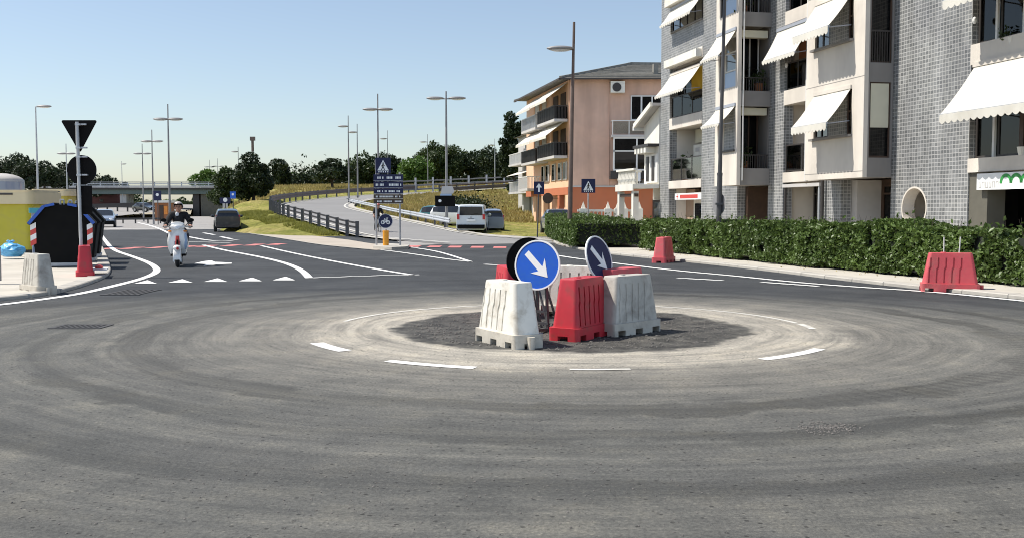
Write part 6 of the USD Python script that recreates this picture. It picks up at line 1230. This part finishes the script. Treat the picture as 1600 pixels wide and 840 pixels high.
def yellow_box(x0, x1, y0, y1, h, lidh, label, mt, over=.10):
    t_ = thing('yellow_container', label, 'waste container', ((x0 + x1) / 2, y0, .12)); hx = (x1 - x0) / 2; D = y1 - y0
    rr2 = rounded(sbox(-hx, 0, hx, D), .22); obj('body', MB().prism(rr2, .08, h), M[mt], t_, smooth=40)
    l_ = obj('lid', MB().prism(rounded(sbox(-hx - over, -over, hx + over, D + over), .25), h, h + lidh).prism(rounded(sbox(-hx - over * .4, -over * .4, hx + over * .4, D), .22), h + lidh, h + lidh + .08), M['cream'], t_, smooth=40)
    obj('slot', MB().box(-hx * .8, hx * .6, -over - .012, -over + .03, h + lidh * .78, h + lidh * .95), M['frame_dark'], l_); obj('foot', MB().box(-hx + .1, hx - .1, .1, D - .1, 0, .079), M['frame_dark'], t_); obj('lock', MB().cyl((hx * .1, -over - .02, h + lidh * .2), (hx * .1, -over, h + lidh * .2), .04), M['galv'], l_)
    return t_
Yc = 31.5; s_ = Yc / FPX; yz = lambda v: CAMH + (326 - v) * s_ - .12
yellow_box((-78 - 800) * s_, (50 - 800) * s_, Yc, Yc + 2.0, yz(319), (319 - 301) * s_, 'large yellow container with thick cream lid at the left edge', 'yellow')
Yc = 38.0; s_ = Yc / FPX; yz = lambda v: CAMH + (326 - v) * s_ - .12
yellow_box((50 - 800) * s_, (108 - 800) * s_, Yc, Yc + 1.8, yz(306.5), (306.5 - 299) * s_, 'smaller dull yellow container with cream lid behind the black one', 'olive_yellow', .06)
tb_ = thing('teal_bin', 'small bin with teal lid between the yellow and the black containers', 'waste container', (P(62, 340, 29)[0], 29, .12)); s_ = 29 / FPX; hh_ = CAMH + (326 - 325) * s_ - .12
obj('body', MB().prism(rounded(sbox(-.27, 0, .27, .5), .05), 0, hh_ - .15), M['car_greyblue'], tb_); obj('lid', MB().prism(rounded(sbox(-.31, -.05, .31, .55), .06), hh_ - .149, hh_), M['teal'], tb_)
dm = thing('dome_container', 'grey blue domed container behind the yellow one', 'waste container', (P(0, 300, 46)[0], 46, .1)); s_ = 46 / FPX
obj('body', MB().cyl((0, 0, 0), (0, 0, CAMH + 38 * s_), 1.05, n=32), M['car_greyblue'], dm, smooth=40); obj('dome', MB().ell((0, 0, CAMH + 38 * s_), (1.05, 1.05, .40), 32, 12), M['concrete_pale'], dm, smooth=True)
bgp = G(19, 401, .12); bag = trimesh.creation.icosphere(subdivisions=4, radius=1.0); vv = bag.vertices * (.36, .28, .22); vv *= (1 + .42 * (meshkit.fbm(bag.vertices * 2.2 + 3, 3, 9) - .5))[:, None]; vv[:, 2] = np.maximum(vv[:, 2], -.17) + .17
rbg = thing('rubbish_bag', 'pale blue tied rubbish bag lying at the foot of the yellow container', 'rubbish bag', (bgp[0], bgp[1], .12)); obj('sack', (vv, bag.faces), M['bag_blue'], rbg, smooth=True); obj('knot', MB().ell((-.05, .02, .40), (.06, .05, .07), 10, 6).ell((-.11, .02, .45), (.06, .03, .03), 10, 6).ell((.02, .02, .45), (.06, .03, .03), 10, 6), M['bag_blue'], rbg)
pp = G(39, 398, .12); obj('litter_tray', MB().box(pp[0] - .16, pp[0] + .16, pp[1] - .1, pp[1] + .1, .12, .17), M['plaster_white'], label='flat white tray of litter beside the blue bag', cat='litter')
gp_ = G(-3, 438, .12); bl2 = thing('bollard', 'grey post cut by the left edge of the picture', 'bollard', (gp_[0] - .02, gp_[1], .12)); obj('post', MB().cyl((0, 0, 0), (0, 0, .62), .08, n=16), M['pole_grey'], bl2); obj('cap', MB().ell((0, 0, .62), (.085, .085, .05)), M['pole_dark'], bl2)

# ------------------------------------------------------------------ vehicles
def vehicle(label, cat, name, loc, rz, paint, st, wr=.31, wb=2.5, plate=True, wx=.72):
    """st: stations front to rear: (y, bottom, belt height, belt half width, roof height, roof half width); the nose is at -y."""
    t_ = thing(name, label, cat, loc, rz); st = np.array(st, float); n = len(st); rings = []
    for y, zb, zw, hw, zr, rw in st:
        half = [(hw * .86, zb), (hw * .98, zb + .10), (hw, zb + (zw - zb) * .55), (hw * .965, zw), (rw + (hw - rw) * .12, zw + (zr - zw) * .86), (rw * .90, zr - .015), (rw * .45, zr), ]
        rings.append([(-x, y, z) for x, z in half] + [(x, y, z) for x, z in half[::-1]])
    k_ = len(rings[0]); v = np.array(rings).reshape(-1, 3); body, side, ws = [], [], []
    for i_ in range(n - 1):
        cab = (st[i_, 4] - st[i_, 2] > .25) and (st[i_ + 1, 4] - st[i_ + 1, 2] > .25); scr = ((st[i_, 4] - st[i_, 2] > .25) != (st[i_ + 1, 4] - st[i_ + 1, 2] > .25))
        for j in range(k_ - 1):
            q_ = (i_ * k_ + j, (i_ + 1) * k_ + j, (i_ + 1) * k_ + j + 1, i_ * k_ + j + 1)
            if cab and j in (3, 9): side.append(q_)
            elif scr and j in (4, 5, 6, 7, 8): ws.append(q_)
            else: body.append(q_)
        body.append((i_ * k_ + k_ - 1, (i_ + 1) * k_ + k_ - 1, (i_ + 1) * k_, i_ * k_))
    b = MB().add(v, body)
    for e, rev in ((0, False), (n - 1, True)):
        for j in range(1, k_ - 1): b.f.append(np.array([[e * k_, e * k_ + j + 1, e * k_ + j] if rev else [e * k_, e * k_ + j, e * k_ + j + 1]]))
    obj('body', b, M[paint], t_, smooth=35)
    def compact(fs): fs = np.array(fs); u_, iv = np.unique(fs, return_inverse=True); return MB().add(v[u_], iv.reshape(-1, 4))
    for jj in (3, 9):
        fs = [q_ for q_ in side if q_[0] % k_ == jj]
        if fs: obj('side_window', compact(fs), M['car_glass'], t_)
    for lo_, nm_ in ((True, 'windscreen'), (False, 'rear_screen')):
        fs = [q_ for q_ in ws if (q_[0] // k_ < n // 2) == lo_]
        if fs: obj(nm_, compact(fs), M['car_glass'], t_)
    y0, y1, hw = st[0, 0], st[-1, 0], st[:, 3].max()
    for sx in (-1, 1):
        for yy in (y0 + .78, y0 + .78 + wb):
            arch = obj('wheel_arch', MB().cyl((sx * (hw - .16), yy, wr + .02), (sx * (hw + .006), yy, wr + .02), wr + .07, n=24), M['black_rubber'], t_)
            w_ = obj('wheel', MB().cyl((sx * (hw - .17), yy, wr), (sx * (hw + .012), yy, wr), wr, n=24), M['black_rubber'], t_, smooth=40)
            obj('rim', MB().cyl((sx * (hw + .0), yy, wr), (sx * (hw + .018), yy, wr), wr * .62, n=20), M['chrome'], w_)
        obj('mirror', MB().ell((sx * (hw + .09), y0 + 1.35, st[n // 2, 2] + .06), (.11, .07, .085), 12, 8).bar((sx * (hw - .05), y0 + 1.36, st[n // 2, 2]), (sx * (hw + .06), y0 + 1.36, st[n // 2, 2] + .04), .04), M[paint], t_)
    return t_, st
def rear_kit(t_, y, hw, zw, zr, glass=True, rw=None, zb=.3):
    rw = rw or hw * .78
    if glass:
        g_ = Polygon([(-hw * .80, zw + .06), (hw * .80, zw + .06), (rw * .84, zr - .10), (-rw * .84, zr - .10)]); obj('rear_window', MB().prism(rounded(g_, .05), 0, .012, np.array([[-1, 0, 0, 0], [0, 0, 1, y + .002], [0, 1, 0, 0], [0, 0, 0, 1.0]])), M['car_glass'], t_)
    for sx in (-1, 1): obj('tail_light', MB().box(sx * hw * .80, sx * hw * .97, y - .06, y + .03, zw - .18, zw + .12), M['light_red'], t_)
    obj('bumper', MB().box(-hw * .95, hw * .95, y - .1, y + .06, zb + .02, zb + .26), M['black_plastic'], t_); obj('number_plate', MB().box(-.26, .26, y + .02, y + .035, zw - .28, zw - .17), M['sign_white'], t_)
def front_kit(t_, y, hw, zh):
    for sx in (-1, 1): obj('headlight', MB().ell((sx * hw * .72, y + .06, zh), (.17, .10, .085), 14, 8), M['light_clear'], t_, smooth=True)
    obj('grille', MB().box(-hw * .45, hw * .45, y - .012, y + .02, zh - .08, zh + .04), M['black_plastic'], t_); obj('lower_grille', MB().box(-hw * .6, hw * .6, y - .02, y + .03, zh - .34, zh - .18), M['black_plastic'], t_); obj('number_plate', MB().box(-.26, .26, y - .03, y - .021, zh - .17, zh - .06), M['sign_white'], t_)
HATCH = [(-1.9, .30, .62, .66, .64, .5), (-1.82, .22, .72, .78, .76, .62), (-1.2, .20, .86, .82, .90, .70), (-.80, .2, .90, .83, .95, .68), (-.15, .2, .93, .84, 1.42, .58), (.35, .2, .94, .84, 1.49, .60), (1.35, .2, .97, .83, 1.45, .58), (1.72, .22, .98, .80, 1.36, .56), (1.90, .28, .92, .76, .98, .66)]
p = G(357, 362.5); t_, st = vehicle('black hatchback driving away, seen from behind beside the grass bank', 'car', 'hatchback_car', (p[0] - .6, p[1] + 1.85, .01), PI + .30, 'car_black', HATCH, wb=2.3); rear_kit(t_, 1.78, .79, .96, 1.42)
SALOON = [(-2.05, .32, .60, .66, .62, .5), (-1.95, .22, .70, .80, .74, .64), (-1.2, .20, .84, .85, .88, .72), (-.75, .2, .88, .86, .93, .70), (.05, .2, .90, .87, 1.36, .60), (.5, .2, .90, .87, 1.42, .61), (1.2, .2, .92, .86, 1.37, .59), (1.75, .2, .94, .84, .98, .66), (2.05, .3, .86, .78, .90, .62)]
p = G(157, 355.5); t_, st = vehicle('silver blue car coming towards the roundabout at left', 'car', 'saloon_car', (p[0] - .5, p[1] + 2, .01), .36, 'car_silver', SALOON, wb=2.55); front_kit(t_, -2.03, .80, .60); obj('bumper', MB().box(-.80, .80, -2.10, -1.9, .22, .52), M['black_plastic'], t_)
p = G(219, 343); t_, st = vehicle('small dark car far off on the pale road under the bridge', 'car', 'saloon_car', (p[0] - 4, 150, 1.0), 1.0, 'car_black', SALOON, wb=2.55); front_kit(t_, -2.03, .80, .60)
p = P(655, 346, 72); t_, st = vehicle('white car parked behind the pale guard rail next to the van', 'car', 'hatchback_car', (-3.45, 66.6, TH(-3.45, 66.6) - .03), 1.3, 'car_white', HATCH, wb=2.3); front_kit(t_, -1.88, .78, .60)
t_, st = vehicle('teal car parked on the grass behind the pale guard rail', 'car', 'hatchback_car', (-4.7, 72.0, TH(-4.7, 72.0) - .05), 1.25, 'car_teal', HATCH, wb=2.3); front_kit(t_, -1.88, .78, .60)
p = P(856, 358, 54.5); t_, st = vehicle('grey blue car parked by the orange house, half hidden by the hedge', 'car', 'saloon_car', (p[0] + .75, 58, 0.06), .1, 'car_greyblue', SALOON, wb=2.55); front_kit(t_, -2.03, .80, .60)
VAN = [(-2.1, .34, .74, .70, .78, .56), (-2.02, .26, .88, .80, .93, .70), (-1.45, .24, 1.02, .84, 1.08, .72), (-.75, .24, 1.06, .85, 1.66, .68), (-.2, .24, 1.07, .86, 1.74, .72), (1.6, .24, 1.07, .86, 1.74, .72), (2.05, .24, 1.06, .86, 1.72, .72), (2.12, .30, 1.04, .84, 1.66, .70)]
p = G(737, 366.5); t_, st = vehicle('white van parked in the side street, seen from its glazed rear', 'van', 'van', (p[0], p[1] + 2.2, .01), PI - .02, 'van_white', VAN, wb=2.7); rear_kit(t_, 2.12, .84, 1.04, 1.68, True, .76, .30); obj('wiper', MB().bar((.0, 2.14, 1.12), (-.4, 2.14, 1.22), .02), M['black_plastic'], t_); obj('door_handle', MB().box(-.18, .18, 2.12, 2.14, .86, .90), M['black_plastic'], t_); obj('badge', MB().cyl((0, 2.12, .98), (0, 2.135, .98), .05), M['chrome'], t_)
p = P(764, 350, 62); t_, st = vehicle('dark grey blue car standing just beyond the right side of the white van', 'car', 'hatchback_car', (p[0] + .15, 63, .01), PI + .1, 'car_greyblue', [tuple(np.array(s) * (1, 1, 1, .8, 1, .8)) for s in HATCH], wb=2.3); rear_kit(t_, 1.78, .64, .96, 1.42)

# ------------------------------------------------------------------ people: one continuous body, clothes as children
def capsule_body(bones, edge=.035, it=6, extra=()):
    """bones: ((p, r), (q, r)) pairs -> one smooth surface."""
    ms = []
    for (p, r0), (q_, r1) in bones:
        ms.append(hull_of(np.vstack([m3.Manifold.sphere(r0, 14).to_mesh().vert_properties[:, :3] + np.asarray(p, float), m3.Manifold.sphere(r1, 14).to_mesh().vert_properties[:, :3] + np.asarray(q_, float)])))
    b = m3.Manifold.batch_boolean(ms + list(extra), m3.OpType.Add).refine_to_length(edge); mm = b.to_mesh(); t_ = trimesh.Trimesh(mm.vert_properties[:, :3], mm.tri_verts, process=True); trimesh.smoothing.filter_taubin(t_, iterations=it); return t_
def hand_bones(w, d, side, curl=.5, sc_=1.0):
    """palm, four bent fingers and a thumb; w wrist, d direction, side: towards the thumb."""
    d = np.array(d, float); d /= np.linalg.norm(d); s_ = np.array(side, float); s_ -= d * (s_ @ d); s_ /= np.linalg.norm(s_); dn = np.cross(d, s_); 
    if dn[2] > 0: dn = -dn
    out = [((w, .026), (w + d * .08 + s_ * .022, .017)), ((w, .026), (w + d * .08 - s_ * .022, .016))]
    for k_, (o_, L_) in enumerate(((.030, .072), (.010, .080), (-.010, .074), (-.030, .058))):
        a = w + d * .085 + s_ * o_; b = a + d * L_ * .45 * math.cos(curl) + dn * L_ * .45 * math.sin(curl); c = b + d * L_ * .35 * math.cos(2.2 * curl) + dn * L_ * .35 * math.sin(2.2 * curl); e = c + d * L_ * .25 * math.cos(3.2 * curl) + dn * L_ * .25 * math.sin(3.2 * curl)
        out += [((a, .0092), (b, .0088)), ((b, .0088), (c, .0082)), ((c, .0082), (e, .0075))]
    a = w + d * .02 + s_ * .028; b = a + d * .03 + s_ * .03 + dn * .01; c = b + d * .03 + s_ * .008 + dn * .018; return out + [((a, .012), (b, .0105)), ((b, .0105), (c, .009))]
def figure(t_, J, top, trousers, face, headr=.098, shoe='black_plastic', sleeve=True, hands=((1, .9), (-1, .9)), hair=True):
    """J: joints. Faces `face` (unit x, y)."""
    f = np.array([face[0], face[1], 0.0]); rt = np.array([f[1], -f[0], 0.0]); A = lambda k_: np.array(J[k_], float); H_ = A('head')
    bones = [((A('hip'), .125), (A('waist'), .115)), ((A('waist'), .115), (A('chest'), .135)), ((A('chest'), .135), (A('neck'), .062)), ((A('neck'), .058), (H_ + (0, 0, -.06), .062)),
             ((A('shL'), .064), (A('shR'), .064)), ((H_ + f * .005 + (0, 0, -.045), .070), (H_ + (0, 0, .045), .088)), ((H_ + f * .06 + (0, 0, -.085), .032), (H_ + f * .02 + (0, 0, -.04), .062)),
             ((H_ + f * .085 + (0, 0, .012), .010), (H_ + f * .108 + (0, 0, -.022), .014))]
    for sd in (1, -1): bones.append(((H_ + rt * .088 * sd + (0, 0, .005), .018), (H_ + rt * .090 * sd + (0, 0, -.025), .013)))
    for S in 'LR':
        bones += [((A('sh' + S), .060), (A('el' + S), .046)), ((A('el' + S), .044), (A('wr' + S), .030)), ((A('hp' + S), .088), (A('kn' + S), .060)), ((A('kn' + S), .058), (A('an' + S), .040)), ((A('an' + S), .042), (A('an' + S) + f * .13 + (0, 0, -.05), .032))]
        dr = A('wr' + S) - A('el' + S); bones += hand_bones(A('wr' + S), dr / np.linalg.norm(dr) + f * .4, (-rt if S == 'R' else rt) * -1 * (1 if S == 'L' else 1), .55)
    obj('body', (lambda b: (b.vertices, b.faces))(capsule_body(bones, .026, 4)), M['skin'], t_, smooth=True)
    e_ = .020
    tb2 = [((A('hip') + (0, 0, .03), .125 + e_), (A('waist'), .115 + e_)), ((A('waist'), .115 + e_), (A('chest'), .135 + e_)), ((A('chest'), .135 + e_), (A('neck') + (0, 0, -.03), .066)), ((A('shL'), .064 + e_), (A('shR'), .064 + e_))]
    for S in 'LR': tb2 += [((A('sh' + S), .060 + e_), (A('el' + S), .046 + e_)), ((A('el' + S), .044 + e_), (lerp(A('el' + S), A('wr' + S), .88 if sleeve else .1), .034 + e_))]
    b = capsule_body(tb2, .04, 4); obj('shirt', (b.vertices + .006 * (meshkit.fbm(b.vertices * 14, 3, 2) - .5)[:, None] * b.vertex_normals * 4, b.faces), M[top], t_, smooth=True)
    lb = [((A('hip') + (0, 0, -.02), .125 + e_), (A('hip') + (0, 0, .03), .12 + e_))]
    for S in 'LR': lb += [((A('hip') + (0, 0, -.02), .11), (A('hp' + S), .088 + e_)), ((A('hp' + S), .088 + e_), (A('kn' + S), .062 + e_)), ((A('kn' + S), .060 + e_), (lerp(A('kn' + S), A('an' + S), .95), .050 + e_ * .5))]
    b = capsule_body(lb, .04, 4); obj('trousers', (b.vertices, b.faces), M[trousers], t_, smooth=True)
    for S in 'LR': b = capsule_body([((A('an' + S) + (0, 0, -.03), .052), (A('an' + S) + f * .06 + (0, 0, -.055), .046)), ((A('an' + S) + f * .06 + (0, 0, -.055), .046), (A('an' + S) + f * .17 + (0, 0, -.062), .036))], .03, 3); obj('shoe', (b.vertices, b.faces), M[shoe], t_, smooth=True)
    for sd in (1, -1): obj('eye', MB().ell(H_ + f * .079 + rt * .034 * sd + (0, 0, .012), (.013, .011, .008), 10, 6), M['hair'], t_); obj('eyebrow', MB().bar(H_ + f * .084 + rt * .018 * sd + (0, 0, .034), H_ + f * .078 + rt * .05 * sd + (0, 0, .032), .008), M['hair'], t_)
    obj('mouth', MB().bar(H_ + f * .088 + rt * -.022 + (0, 0, -.058), H_ + f * .088 + rt * .022 + (0, 0, -.058), .007), M['rust_blind'], t_)
    return f, rt
def shell(c, r, f, cut=-.01, front=.02):      # helmet / hair cap: part of an ellipsoid, open at the face
    u = trimesh.creation.icosphere(subdivisions=3, radius=1.0); v = u.vertices.copy(); fr = v @ np.array([f[0], f[1], 0]); z = v[:, 2]
    ok = ((z > cut / .1) | (fr < -.15)) & (z > -.55) & ~((fr > .35) & (z < .32)); fk = u.faces[ok[u.faces].all(1)]; a = v * r + c; b = v * (np.array(r) - .018) + c
    return MB().add(a, fk).add(b, fk[:, ::-1])

# scooter with rider, coming towards the viewer
sc0 = G(275, 417.5)
sc0[0] -= .17
sct = thing('scooter', 'white motor scooter coming towards the viewer, headlight low on its apron', 'scooter', (sc0[0], sc0[1] + .75, 0), .27)
def wheel_(parent, y, r=.25, w=.11):
    t3 = trimesh.creation.torus(r - w / 2, w / 2, 28, 12); t3.apply_transform(trimesh.transformations.rotation_matrix(PI / 2, (0, 1, 0))); w_ = obj('wheel', MB().add(t3.vertices + (0, y, r), t3.faces), M['black_rubber'], parent, smooth=True); obj('rim', MB().cyl((-.045, y, r), (.045, y, r), r - w * .8, n=24), M['chrome'], w_); obj('hub', MB().cyl((-.07, y, r), (.07, y, r), .05), M['pole_dark'], w_)
wheel_(sct, -.66); wheel_(sct, .62)
def loft(rows, closed=True, cap=True):          # rows: list of point rings
    n, k_ = len(rows), len(rows[0]); v = np.array(rows, float).reshape(-1, 3); f = [(i_ * k_ + j, i_ * k_ + (j + 1) % k_, (i_ + 1) * k_ + (j + 1) % k_, (i_ + 1) * k_ + j) for i_ in range(n - 1) for j in range(k_ if closed else k_ - 1)]
    m = MB().add(v, f)
    if cap: m.tri(*rows[0][::-1]); m.tri(*rows[-1])
    return m
def sring(z, y, hw, dp, n=18, p=2.4): t_ = np.linspace(0, 2 * PI, n, endpoint=False); c_, s_ = np.cos(t_), np.sin(t_); return [(hw * np.sign(a) * abs(a) ** (2 / p), y + dp * np.sign(b) * abs(b) ** (2 / p), z) for a, b in zip(c_, s_)]
obj('front_fender', loft([[(x * .095, -.66 + (.31) * math.cos(a) * 1.0, .25 + .31 * math.sin(a) - (.07 if abs(x) > .9 else 0)) for x in (-1, -.7, 0, .7, 1)] for a in np.linspace(-.35, PI + .15, 16)], closed=False, cap=False), M['scooter_white'], sct, smooth=True)
obj('fork', MB().cyl((-.075, -.66, .25), (-.06, -.50, .70), .022).cyl((.075, -.66, .25), (.06, -.50, .70), .022), M['chrome'], sct)
obj('apron', loft([sring(.33, -.36, .19, .05), sring(.48, -.44, .24, .07), sring(.68, -.46, .255, .08), sring(.86, -.44, .22, .075), sring(.98, -.42, .16, .07)]), M['scooter_white'], sct, smooth=True)
obj('apron_side', MB().ell((.19, -.47, .66), (.055, .05, .22), 14, 10), M['scooter_blue'], sct, smooth=True); obj('badge_strip', loft([sring(.46, -.545, .045, .02), sring(.62, -.565, .055, .03), sring(.80, -.535, .04, .02)]), M['red_paint'], sct, smooth=True); obj('horn_grille', loft([sring(.48, -.575, .028, .015), sring(.62, -.60, .03, .02), sring(.70, -.585, .02, .015)]), M['black_plastic'], sct, smooth=True)
obj('fender_crest', MB().ell((0, -.86, .50), (.10, .10, .075), 16, 10), M['scooter_white'], sct, smooth=True); obj('number_shield', MB().ell((.02, -.955, .49), (.035, .012, .04), 12, 8), M['light_red'], sct, smooth=True)
obj('handlebar_cowl', loft([sring(.97, -.43, .12, .08), sring(1.02, -.45, .20, .09), sring(1.08, -.42, .15, .07)]), M['scooter_white'], sct, smooth=True); obj('headlight', MB().ell((0, -.53, 1.02), (.085, .04, .06), 18, 10), M['light_clear'], sct, smooth=True); obj('windshield', MB().ell((0, -.42, 1.10), (.17, .03, .06), 16, 8), M['scooter_white'], sct, smooth=True)
obj('handlebar', MB().cyl((-.36, -.30, 1.03), (-.16, -.40, 1.04), .018).cyl((.36, -.30, 1.03), (.16, -.40, 1.04), .018), M['black_rubber'], sct)
for sx in (-1, 1): obj('brake_lever', MB().bar((sx * .18, -.44, 1.04), (sx * .34, -.38, 1.03), .014), M['chrome'], sct); m_ = obj('mirror', MB().ell((sx * .34, -.40, 1.20), (.075, .02, .05), 14, 8), M['black_plastic'], sct, smooth=True); obj('mirror_stalk', MB().tube([(sx * .2, -.40, 1.06), (sx * .27, -.40, 1.13), (sx * .34, -.395, 1.18)], .009), M['black_plastic'], m_)
for sx in (-1, 1): obj('indicator', MB().ell((sx * .19, -.48, .92), (.05, .03, .025), 12, 6), M['orange'], sct, smooth=True)
obj('floorboard', MB().prism(rounded(sbox(-.19, -.40, .19, .15), .06), .27, .34), M['black_plastic'], sct); obj('rear_body', loft([[(x, y, z) for x, z in zip(np.cos(np.linspace(0, 2 * PI, 16, endpoint=False)) * hw, .55 + np.sin(np.linspace(0, 2 * PI, 16, endpoint=False)) * hh2)] for y, hw, hh2 in ((.08, .14, .18), (.25, .22, .24), (.55, .235, .23), (.85, .18, .17), (.98, .08, .10))]), M['scooter_white'], sct, smooth=True)
obj('seat', MB().ell((0, .38, .80), (.16, .42, .075), 18, 10), M['black_rubber'], sct, smooth=True); obj('stand', MB().bar((-.12, .1, .28), (-.16, .2, .12), .025), M['chrome'], sct)
rd_ = thing('person', 'scooter rider in black with a pale open helmet, hands on the handlebar', 'person', (sc0[0], sc0[1] + .75, 0), .27)
J = dict(hip=(0, .30, .93), waist=(0, .26, 1.08), chest=(0, .20, 1.24), neck=(0, .16, 1.40), head=(0, .12, 1.53), shL=(.175, .18, 1.34), shR=(-.175, .18, 1.34), elL=(.30, .02, 1.13), elR=(-.30, .02, 1.13), wrL=(.30, -.22, 1.07), wrR=(-.30, -.22, 1.07),
         hpL=(.10, .24, .90), hpR=(-.10, .24, .90), knL=(.20, -.16, .80), knR=(-.20, -.16, .80), anL=(.15, -.10, .42), anR=(-.15, -.10, .42))
f, rt = figure(rd_, J, 'cloth_black', 'cloth_navy', (0, -1)); Hc = np.array(J['head'])
obj('helmet', shell(Hc + (0, .008, .025), (.125, .140, .135), f), M['helmet_grey'], rd_, smooth=True); obj('visor', MB().prism(rounded(sbox(-.11, -.06, .11, .06), .03), 0, .008, np.array([[1, 0, 0, 0], [0, 1, .28, Hc[1] - .13], [0, -.28, 1, Hc[2] + .075], [0, 0, 0, 1.0]])), M['black_plastic'], rd_); obj('neck_scarf', MB().ell((-.03, .075, 1.35), (.05, .03, .06), 10, 8), M['cloth_white'], rd_, smooth=True)

# cyclist behind the direction board
cp0 = P(590, 352, 56.0); cyz = max(0, TH(cp0[0], 56.0)) + .05
bic = thing('bicycle', 'dark bicycle ridden on the ramp behind the direction board', 'bicycle', (cp0[0], 56.0, cyz), .35)
for yy in (-.52, .52):
    t3 = trimesh.creation.torus(.32, .02, 28, 8); t3.apply_transform(trimesh.transformations.rotation_matrix(PI / 2, (0, 1, 0))); w_ = obj('wheel', MB().add(t3.vertices + (0, yy, .34), t3.faces), M['black_rubber'], bic, smooth=True); sp_m = MB()
    for a in np.linspace(0, PI, 7)[:-1]: sp_m.cyl((0, yy - .31 * math.cos(a), .34 - .31 * math.sin(a)), (0, yy + .31 * math.cos(a), .34 + .31 * math.sin(a)), .004, n=4)
    obj('spokes', sp_m, M['galv'], w_)
obj('frame', MB().tube([(0, -.52, .34), (0, -.36, .85), (0, .12, .78), (0, .02, .32), (0, -.34, .76)], .018).tube([(0, .12, .78), (0, .52, .34), (0, .02, .32)], .014), M['cloth_navy'], bic); obj('handlebar', MB().tube([(-.27, -.26, .98), (-.1, -.38, .96), (.1, -.38, .96), (.27, -.26, .98)], .013).cyl((0, -.37, .84), (0, -.38, .97), .014), M['pole_dark'], bic); obj('saddle', MB().ell((0, .15, .90), (.08, .14, .03), 12, 6).cyl((0, .12, .76), (0, .14, .89), .013), M['black_plastic'], bic, smooth=True)
cyc = thing('person', 'cyclist with red helmet in dark shirt riding behind the direction board', 'person', (cp0[0], 56.0, cyz), .35)
J = dict(hip=(0, .16, .98), waist=(0, .10, 1.12), chest=(0, -.02, 1.28), neck=(0, -.10, 1.42), head=(0, -.15, 1.55), shL=(.17, -.06, 1.37), shR=(-.17, -.06, 1.37), elL=(.25, -.16, 1.15), elR=(-.25, -.16, 1.15), wrL=(.25, -.24, 1.02), wrR=(-.25, -.24, 1.02),
         hpL=(.09, .12, .94), hpR=(-.09, .12, .94), knL=(.11, -.18, .72), knR=(-.11, -.14, .60), anL=(.11, .02, .46), anR=(-.11, .04, .24))
f, rt = figure(cyc, J, 'cloth_black', 'cloth_navy', (0, -1), sleeve=False); obj('helmet', shell(np.array(J['head']) + (0, .005, .03), (.115, .14, .12), f), M['red_paint'], cyc, smooth=True); obj('rucksack', MB().ell((0, .16, 1.26), (.13, .09, .18), 14, 10), M['red_paint'], cyc, smooth=True)
